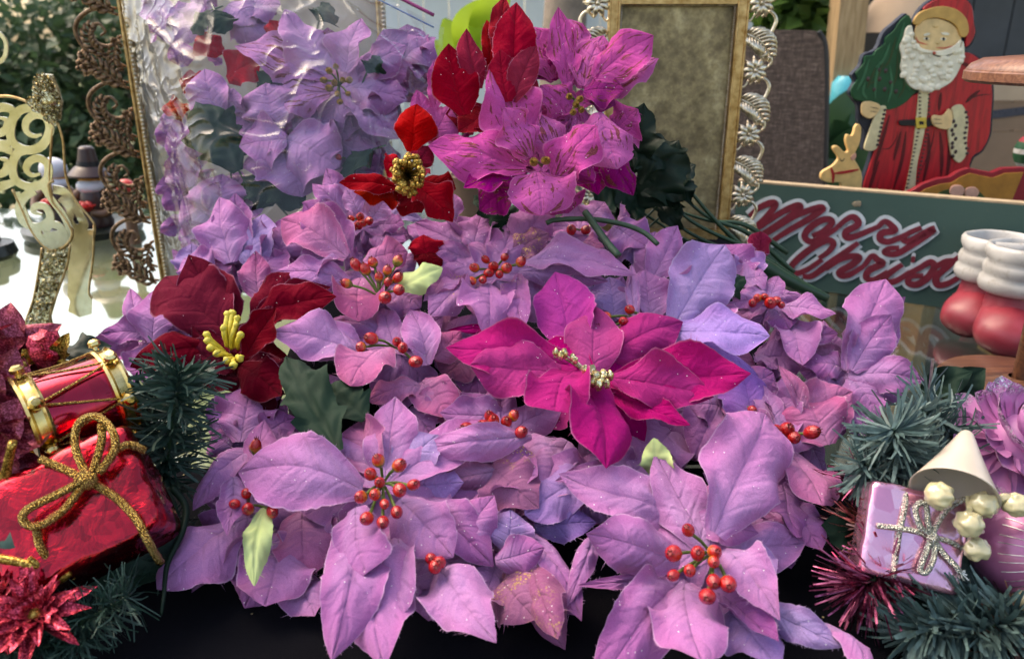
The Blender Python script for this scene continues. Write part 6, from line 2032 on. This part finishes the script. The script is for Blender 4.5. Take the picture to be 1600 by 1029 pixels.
# ------------------------------------------------------------------ ornament clusters in front
def needles(mb, path, n, ln, wd, spread, seed, droop=0.0, fwd=.5, crook=.30):
    r = random.Random(seed)
    P = cr(path, 8)
    for k in range(n):
        f = r.random() * (len(P) - 1.001)
        i = int(f)
        p = P[i].lerp(P[i + 1], f - i)
        t = (P[min(i + 1, len(P) - 1)] - P[max(i - 1, 0)]).normalized()
        a = r.uniform(0, 2 * math.pi)
        e1 = t.orthogonal().normalized(); e2 = t.cross(e1)
        d = ((e1 * math.cos(a) + e2 * math.sin(a)) * spread + t * fwd * r.uniform(.2, 1.2)).normalized()
        L = ln * r.uniform(.6, 1.1)
        e = d.cross(Vector((r.gauss(0, 1), r.gauss(0, 1), r.gauss(0, 1)))).normalized()
        nn = d.cross(e)
        w = wd * r.uniform(.6, 1.3)
        k1, k2 = r.uniform(-1, 1) * crook * 1.6, r.uniform(-1, 1) * crook * 1.6
        vs = []
        for q, f in enumerate((0, .35, .7, 1.0)):
            c = p + d * L * f + nn * L * k1 * f * f + e * L * k2 * f ** 3 * .8 + Vector((0, 0, -droop * L * f * f))
            ww = w * (1, 1, .95, .7)[q] / 2
            vs += [c - e * ww, c + e * ww + nn * w * .18]
        mb.add(vs, [(0, 1, 3, 2), (2, 3, 5, 4), (4, 5, 7, 6)])

def sprig(parent, name, mat, path, n, ln, wd, seed, spread=1.0, **kw):
    m = MB(); m.tube(cr(path, 6), [.0022, .0012], 6)
    st = m.build(name, M['stem'], parent, smooth='all')
    m = MB(); needles(m, path, n, ln, wd, spread, seed, **kw)
    m.build('needles', M[mat], st, smooth=False, kind='stuff')
    return st

def ribbon(mb, pts, r, plane=None, seg=8):
    mb.tube(cr(pts, 8), r, seg)

def starflower(parent, px, py, Y, n, L, w, mat, seed, name='glitter_flower', tilt=(0, -1, .5), lay=2, shape='lance'):
    r = random.Random(seed)
    C = at(px, py, Y)
    hub = MB(); hub.ball(C, .006, 8, 6, (1, 1, 1), .3)
    h = hub.build(name, M['glit_gold'], parent)
    ax = Vector(tilt).normalized()
    e1 = ax.orthogonal().normalized(); e2 = ax.cross(e1)
    for l in range(lay):
        for k in range(n):
            a = (k + .5 * l) * 2 * math.pi / n + r.uniform(-.15, .15)
            d = (e1 * math.cos(a) + e2 * math.sin(a)) + ax * (.10 + .45 * l + r.uniform(-.1, .1))
            ll = L * (1 - .22 * l) * r.uniform(.85, 1.1)
            SEED[0] += 1
            add_petal(h, 'petal', mat, (1, 1, 1, 1), C + d * .002, C + d.normalized() * ll, w, ax, seed=SEED[0], shape=shape, arch=.08, cup=.35, nu=6, nv=10, fray=0, pucker=.3, twist=r.uniform(-.4, .4))
    return h

# ================= red cluster, left
RC = empty('red_ornament_cluster', at(110, 930, .46) * 1.0, 'red and gold ornament cluster with drum, wrapped gift and pine', 'ornament')
RC.location.z = .005
# drum
c0, c1 = at(52, 658, .535), at(178, 615, .575)
ax = (c1 - c0).normalized()
R_ = .0335
Ld = (c1 - c0).length
m = MB(); m.lathe(c0, ax, [(R_ * .96, 0), (R_ * .96, Ld)], 40)
drum = m.build('drum', M['drum_red'], RC, smooth='all')
for q in (c0, c1):
    m = MB(); m.lathe(q - ax * .007, ax, [(R_ * .9, 0), (R_ * 1.08, .0), (R_ * 1.12, .002), (R_ * 1.06, .004), (R_ * 1.06, .010), (R_ * 1.12, .012), (R_ * 1.08, .014), (R_ * .9, .014)], 40); m.build('rim', M['gold'], drum)
    m = MB(); m.lathe(q + ax * (.004 if q is c1 else -.004), ax, [(0, 0), (R_ * .95, 0)], 30); m.build('drumhead', M['satin'], drum)
e1 = (UPV - ax * UPV.dot(ax)).normalized(); e2 = ax.cross(e1)
def dr_p(side, ang, r=1.18):
    return (c1 if side else c0) + (e1 * math.cos(ang) + e2 * math.sin(ang)) * R_ * r
nk = 7
offs = .25
for k in range(nk):
    a = offs + k * 2 * math.pi / nk
    for side in (0, 1):
        aa = a + (math.pi / nk if side else 0)
        p = dr_p(side, aa)
        nrm_ = (e1 * math.cos(aa) + e2 * math.sin(aa))
        m = MB(); m.lathe(p - nrm_ * .003, nrm_, [(.0022, 0), (.0022, .003), (.0048, .004), (.0050, .007), (.003, .009), (0, .0092)], 12); m.build('knob', M['gold'], drum)
    A = dr_p(0, a, 1.10)
    for s in (1, -1):
        Bq = dr_p(1, a + s * math.pi / nk, 1.10)
        mid = (A + Bq) / 2
        mid_ax = c0 + ax * (mid - c0).dot(ax)
        mid = mid_ax + (mid - mid_ax).normalized() * R_ * 1.02
        m = MB(); m.tube(cr([A, mid, Bq], 6), .0011, 6); m.build('cord', M['gold_cord'], drum, smooth='all')
# gift box
gc = at(126, 805, .485)
nf = (TOCAM * .85 + ZUP * .45 + RIGHT * .10).normalized()
gx = (RIGHT * .80 + UPV * .52); gx = (gx - nf * gx.dot(nf)).normalized()
gy = nf.cross(gx)
hx, hy, hz = .054, .042, .028
m = MB()
# rounded foil parcel: subdivided box with crumpled surface
nn_ = 14
def parcel(m, c, X, Y, Z, hx, hy, hz, crumple, rnd=5.0):
    idx = {}
    def key(i, j, k):
        if (i, j, k) not in idx:
            p = Vector((i / nn_ * 2 - 1, j / nn_ * 2 - 1, k / nn_ * 2 - 1))
            l = (abs(p.x) ** rnd + abs(p.y) ** rnd + abs(p.z) ** rnd) ** (1 / rnd)
            q = p / l
            w = c + X * q.x * hx + Y * q.y * hy + Z * q.z * hz
            side = max(abs(p.x), abs(p.y))
            w += q.normalized() * crumple * noise.noise(Vector((q.x * 3 + 7, q.y * 3, q.z * 5))) * (1 + 2.0 * (side > .9))
            idx[(i, j, k)] = len(m.v)
            m.v.append(w)
        return idx[(i, j, k)]
    for a in range(nn_):
        for b in range(nn_):
            for s in (0, nn_):
                f = [(s, a, b), (s, a + 1, b), (s, a + 1, b + 1), (s, a, b + 1)]
                for perm in (0, 1, 2):
                    g = [tuple(t[(q + perm) % 3] for q in range(3)) for t in f]
                    ids = [key(*t) for t in g]
                    if s == 0: ids.reverse()
                    m.f.append(tuple(ids))
parcel(m, gc, gx, gy, nf, hx, hy, hz, .0016, 9.0)
gift = m.build('gift_box', M['foil_red'], RC, smooth='all')
# folded foil ends
for s in (1,):
    m = MB()
    for k in range(3):
        b = gc + gx * (hx * .98) * s + gy * (hy * (.45 - .45 * k)) + nf * .004
        m.add([b + gy * .014 + nf * .012, b - gy * .014 + nf * .010, b + gx * s * .003 - gy * .004 - nf * .012, b + gy * .012 - nf * .018], [(0, 1, 2), (0, 2, 3)])
    m.build('folded_end', M['foil_red'], gift, smooth=False)
# bead cord and bow on top of the parcel
tp = PixPlane(gc + nf * (hz + .002), nf)
def G(x, y, h=0): return tp(*ZL(x, y)) + nf * h
rC = .0029
for pts in ([(265, 505, .004), (235, 420, .008), (250, 355, .012), (300, 335, .013), (345, 370, .012), (350, 425, .009), (300, 490, .006)],
            [(315, 355, .012), (312, 400, .009), (280, 490, .005)],
            [(262, 505, .004), (180, 555, .008), (100, 600, .010), (85, 630, .008), (120, 645, .007), (190, 605, .006), (255, 520, .005)],
            [(120, 445, .001), (180, 470, .001), (245, 500, .002)], [(285, 520, .002), (350, 565, .002), (400, 620, .001), (430, 690, -.006), (442, 735, -.02)],
            [(115, 650, .004), (118, 700, .000), (140, 745, -.008), (180, 782, -.02)], [(250, 520, .004), (200, 590, .004), (150, 625, .004)],
            [(340, 420, .002), (375, 400, -.002), (410, 408, -.01)]):
    m = MB(); m.tube(cr([G(*p) for p in pts], 8), rC, 9); m.build('bead_cord', M['gold_cord'], gift, smooth='all')
m = MB(); m.ball(G(262, 510, .006), .0075, 12, 8, (1.1, .8, 1)); m.build('bow_knot', M['gold_cord'], gift, smooth='all')
# pine sprigs
sprig(RC, 'pine_sprig', 'needle_green', [at(255, 760, .56), at(265, 690, .555), at(275, 620, .55), at(285, 575, .56)], 520, .035, .0024, 21, fwd=.35)
sprig(RC, 'pine_sprig', 'needle_green', [at(225, 720, .57), at(225, 650, .58), at(245, 600, .58)], 240, .032, .0024, 22)
sprig(RC, 'pine_sprig', 'needle_green', [at(40, 990, .43), at(120, 975, .43), at(200, 930, .44)], 420, .026, .0012, 23)
sprig(RC, 'pine_sprig', 'needle_green', [at(-20, 1010, .42), at(60, 1010, .42), at(130, 1000, .42)], 320, .024, .0012, 24)
sprig(RC, 'pine_sprig', 'needle_green', [at(250, 800, .56), at(260, 850, .53), at(240, 900, .51)], 220, .028, .0013, 25)
# glitter flowers
starflower(RC, 55, 962, .418, 9, .040, .0085, M['glit_red'], 31, tilt=(.3, -.6, 1), lay=3)
starflower(RC, 5, 945, .43, 9, .042, .009, M['glit_red'], 32, tilt=(-.2, -.6, 1), lay=3)
starflower(RC, -15, 640, .53, 7, .050, .024, M['glit_maroon'], 33, tilt=(.5, -1, .5), shape='ogive')
starflower(RC, -12, 700, .50, 7, .042, .022, M['glit_maroon'], 34, tilt=(.5, -1, .5), shape='ogive')
starflower(RC, 0, 570, .62, 7, .055, .030, M['glit_maroon'], 35, tilt=(.4, -.8, .8), shape='ogive')
m = MB(); m.ball(at(75, 548, .62), .014, 12, 8, (1, 1, 1.3), .35, 3); m.build('glitter_ball', M['glit_red'], RC)
for k, (a, b) in enumerate((((95, 560), (108, 520)), ((60, 565), (35, 545)), ((90, 575), (120, 570)), ((70, 560), (60, 535)))):
    SEED[0] += 1
    add_petal(RC, 'gold_leaf', M['glit_gold'], (1, 1, 1, 1), at(*a, .615), at(*b, .61), .014, TOCAM, seed=SEED[0], shape='lance', fray=0, nu=6, nv=10)
SEED[0] += 1
add_petal(RC, 'green_leaf', M['leaf_dark'], (1, 1, 1, 1), at(90, 560, .63), at(175, 540, .66), .034, TOCAM * .5 + ZUP, seed=SEED[0], shape='holly', fray=0)
for pts in ([(-10, 870), (30, 878), (60, 885), (45, 870)], [(60, 890), (90, 905), (110, 895)], [(20, 690), (10, 740), (20, 770)], [(-5, 740), (8, 752), (12, 770)], [(-10, 890), (40, 882)]):
    m = MB(); m.tube(cr([at(x, y, .44 if y > 800 else .48) for x, y in pts], 6), [.003, .0035, .0015], 8); m.build('gold_twig', M['glit_gold'], RC, smooth='all')
m = MB(); m.ball(at(40, 850, .47), .03, 14, 10, (1.2, 1, .9), .2); m.build('foam_core', M['needle_green'], RC)
m = MB(); m.ball(at(110, 700, .60), .045, 14, 10, (1.3, .8, .8), .2); m.build('foam_core', M['needle_green'], RC)
m = MB(); m.ball(at(150, 850, .53), .05, 14, 10, (1.5, .8, .75), .2); m.build('foam_core', M['needle_green'], RC)
# wire stem bent beside the parcel
m = MB(); m.tube(cr([at(268, 760, .53), at(290, 790, .52), at(285, 830, .50), at(262, 880, .48), at(256, 930, .455), at(252, 960, .445)], 6), [.003, .0022, .0010], 7); m.build('wire_stem', M['leaf_dark'], RC, smooth='all')

# ================= pink cluster, right
PC = empty('pink_ornament_cluster', at(1480, 960, .46), 'pink and silver ornament cluster with gift, satin bell and blue pine', 'ornament')
PC.location.z = .005
nf2 = (TOCAM * .92 + ZUP * .25 - RIGHT * .15).normalized()
pc = at(1428, 838, .470)
px_ = (RIGHT * .968 - UPV * .25); px_ = (px_ - nf2 * px_.dot(nf2)).normalized()
py_ = nf2.cross(px_)
m = MB(); parcel(m, pc - nf2 * .014, px_, py_, nf2, .0325, .0325, .0165, .0005, 20.0)
pg = m.build('gift_box', M['foil_pink'], PC, smooth='all')
pp = PixPlane(pc + nf2 * .003, nf2)
def H(x, y, h=0): return pp(*ZP(x, y)) + nf2 * h
rS = .0021
for pts in ([(505, 375, -.004), (490, 480, .001), (455, 640, .001), (425, 890, .0)], [(330, 590, .0), (450, 605, .0025), (560, 625, .002), (640, 655, .002)], [(640, 655, .002), (740, 680, .002), (820, 720, -.001)],
            [(625, 650, .003), (560, 590, .006), (530, 500, .008), (555, 460, .009), (590, 480, .008), (605, 560, .006), (630, 640, .003)],
            [(640, 640, .003), (670, 560, .006), (720, 490, .008), (790, 445, .010), (830, 450, .010)],
            [(630, 670, .003), (590, 760, .005), (565, 840, .005), (600, 855, .005), (640, 780, .005), (655, 680, .003)],
            [(655, 680, .003), (710, 760, .004), (770, 820, .004), (800, 860, .003)]):
    m = MB(); m.tube(cr([H(*p) for p in pts], 8), rS, 8); m.build('silver_cord', M['silver_cord'], pg, smooth='all')
m = MB(); m.ball(H(640, 658, .004), .0042, 10, 8); m.build('bow_knot', M['silver_cord'], pg, smooth='all')
m = MB(); r = random.Random(3)
for k in range(26):
    m.tube([H(795, 850, .003), H(800 + r.uniform(-30, 50), 870 + r.uniform(-30, 40), .002 + r.uniform(-.003, .003))], .0003, 3)
m.build('cord_tassel', M['silver'], pg)
# satin bell
bt, bb = at(*ZP(848, 60), .515), at(*ZP(775, 400), .475)
axb = (bb - bt).normalized(); hb = (bb - bt).length
m = MB()
prof = [(.0035, 0), (.0050, .002), (.0095, hb * .25), (.0150, hb * .5), (.0210, hb * .75), (.0255, hb * .93), (.0275, hb * 1.0), (.0282, hb * 1.03), (.0262, hb * 1.01), (.0235, hb * .93), (.0188, hb * .75), (.0128, hb * .5), (.007, hb * .25)]
m.lathe(bt, axb, prof, 44)
bell = m.build('satin_bell', M['satin'], PC, smooth='all')
m = MB(); m.tube([bt + axb * hb * 1.03 + (bell.matrix_world.to_3x3() @ Vector((0, 0, 0))), bt + axb * hb * 1.035], .0002, 3); 
for (x, y, r_, Y) in ((690, 420, 82, .465), (945, 470, 78, .462), (860, 580, 80, .455), (905, 725, 72, .452), (1130, 470, 72, .46)):
    rr_ = r_ * ZP.k * .52 / FPX
    cc = at(*ZP(x, y), Y)
    m = MB(); m.ball(cc, rr_, 30, 22, (1, 1, .95), .22, 2.2); m.build('pearl_bead', M['pearl'], PC, smooth='all')
m = MB(); m.tube(cr([at(*ZP(850, 430), .47), at(*ZP(862, 500), .458)], 4), .002, 6); m.tube(cr([at(*ZP(1010, 470), .465), at(*ZP(1060, 430), .462), at(*ZP(1130, 440), .462)], 5), .003, 6); m.build('bead_wire', M['pearl'], PC)
m = MB(); m.ball(at(1605, 935, .45), .009, 14, 10, (1, 1, 1), .2, 2); m.build('pearl_bead', M['pearl'], PC, smooth='all')
# pink ball with silver threads
bc = at(1597, 858, .48); br_ = .0355
m = MB(); m.ball(bc, br_, 40, 28); ball = m.build('pink_ball', M['ballpink'], PC, smooth='all')
pole = (TOCAM * .9 + RIGHT * .35 + UPV * .1).normalized()
q1 = pole.orthogonal().normalized(); q2 = pole.cross(q1)
r = random.Random(8)
for k in range(34):
    a = k * 2 * math.pi / 34 + r.uniform(-.05, .05)
    d = q1 * math.cos(a) + q2 * math.sin(a)
    m = MB(); m.tube([bc + (pole * math.cos(t) + d * math.sin(t)) * br_ * 1.006 for t in [x * .12 + .02 for x in range(0, 12)]], .00028, 4); m.build('silver_thread', M['silver'], ball)
# pinecone-like pink flower
fc = at(1590, 690, .56)
m = MB(); m.ball(fc, .022, 12, 8); cf = m.build('cone_flower', M['cone'], PC)
axf = (TOCAM * .5 + ZUP * .6 + RIGHT * .25).normalized()
a1 = axf.orthogonal().normalized(); a2 = axf.cross(a1)
r = random.Random(12)
for l, (n, L, el) in enumerate(((13, .062, -.25), (13, .060, .15), (11, .055, .55), (9, .050, .95), (6, .045, 1.3))):
    for k in range(n):
        a = (k + .5 * (l % 2)) * 2 * math.pi / n + r.uniform(-.1, .1)
        d = (a1 * math.cos(a) + a2 * math.sin(a)) * math.cos(el) + axf * math.sin(el)
        nrm = axf * math.cos(el) - (a1 * math.cos(a) + a2 * math.sin(a)) * math.sin(el)
        SEED[0] += 1
        add_petal(cf, 'petal', M['cone'], (1, 1, 1, 1), fc + d * .010, fc + d * L * .86 * r.uniform(.9, 1.1), .024, nrm, seed=SEED[0], shape='round', sm=.68, arch=-.06, cup=.35, nu=8, nv=12, fray=0, pucker=.2, ripple=.3, curl=.10)
# pine and tinsel
sprig(PC, 'pine_sprig', 'needle_blue', [at(1420, 740, .54), at(1405, 700, .525), at(1395, 670, .52)], 330, .034, .0024, 41, fwd=.4, crook=.2)
sprig(PC, 'pine_sprig', 'needle_blue', [at(1500, 700, .57), at(1470, 660, .57), at(1440, 640, .57)], 170, .036, .0024, 42, fwd=.6)
sprig(PC, 'pine_sprig', 'needle_blue', [at(1390, 745, .53), at(1365, 730, .52), at(1345, 725, .52)], 130, .030, .0024, 45, fwd=.6)
sprig(PC, 'pine_sprig', 'needle_blue', [at(1560, 965, .45), at(1490, 975, .435), at(1425, 990, .43)], 300, .040, .0030, 43, fwd=.9, crook=.1, spread=.8)
sprig(PC, 'pine_sprig', 'needle_blue', [at(1590, 960, .44), at(1560, 975, .43), at(1520, 1000, .425)], 200, .036, .0030, 46, fwd=.8, crook=.1)
sprig(PC, 'tinsel', 'tinsel', [at(1395, 885, .475), at(1365, 905, .46), at(1345, 915, .46)], 240, .040, .0015, 44, fwd=1.2, crook=.04)
sprig(PC, 'tinsel', 'tinsel2', [at(1400, 820, .51), at(1365, 820, .505), at(1345, 825, .505)], 120, .036, .0013, 47, fwd=1.2, crook=.04)
sprig(PC, 'tinsel', 'tinsel2', [at(1600, 960, .45), at(1590, 990, .43), at(1570, 1020, .42)], 120, .036, .0015, 48, fwd=1.0, crook=.04)
sprig(PC, 'tinsel', 'tinsel', [at(1380, 760, .53), at(1350, 745, .53), at(1330, 760, .53)], 80, .030, .0013, 49, fwd=1.0, crook=.04)
for (b, t, w, Y, mt) in (((1350, 840), (1283, 820), .034, .52, 'leaf'), ((1365, 830), (1320, 800), .03, .53, 'leaf_dark'), ((1470, 620), (1540, 575), .03, .62, 'leaf'), ((1440, 610), (1520, 580), .025, .62, 'leaf')):
    SEED[0] += 1
    add_petal(PC, 'leaf', M[mt], (1, 1, 1, 1), at(*b, Y), at(*t, Y - .01), w, TOCAM + ZUP * .4, seed=SEED[0], fray=0)
m = MB(); m.ball(at(1450, 850, .55), .045, 14, 10, (1.3, .8, .8), .2); m.build('foam_core', M['needle_green'], PC)
m = MB(); m.ball(at(1500, 900, .50), .045, 14, 10, (1.5, .7, .7), .2); m.build('foam_core', M['needle_green'], PC)
m = MB(); m.ball(at(1480, 760, .58), .04, 14, 10, (1.3, .8, .9), .2); m.build('foam_core', M['needle_green'], PC)
m = MB(); m.ball(at(1580, 770, .57), .045, 14, 10, (1.3, .8, .9), .2); m.build('foam_core', M['needle_green'], PC)
m = MB(); m.box((at(1455, 560, .60) + at(1452, 640, .60)) / 2, (.0010, 0, 0), (0, .0004, 0), (at(1458, 560, .60) - at(1450, 640, .60)) / 2); m.build('tinsel_strand', M['silver'], PC, smooth=False)
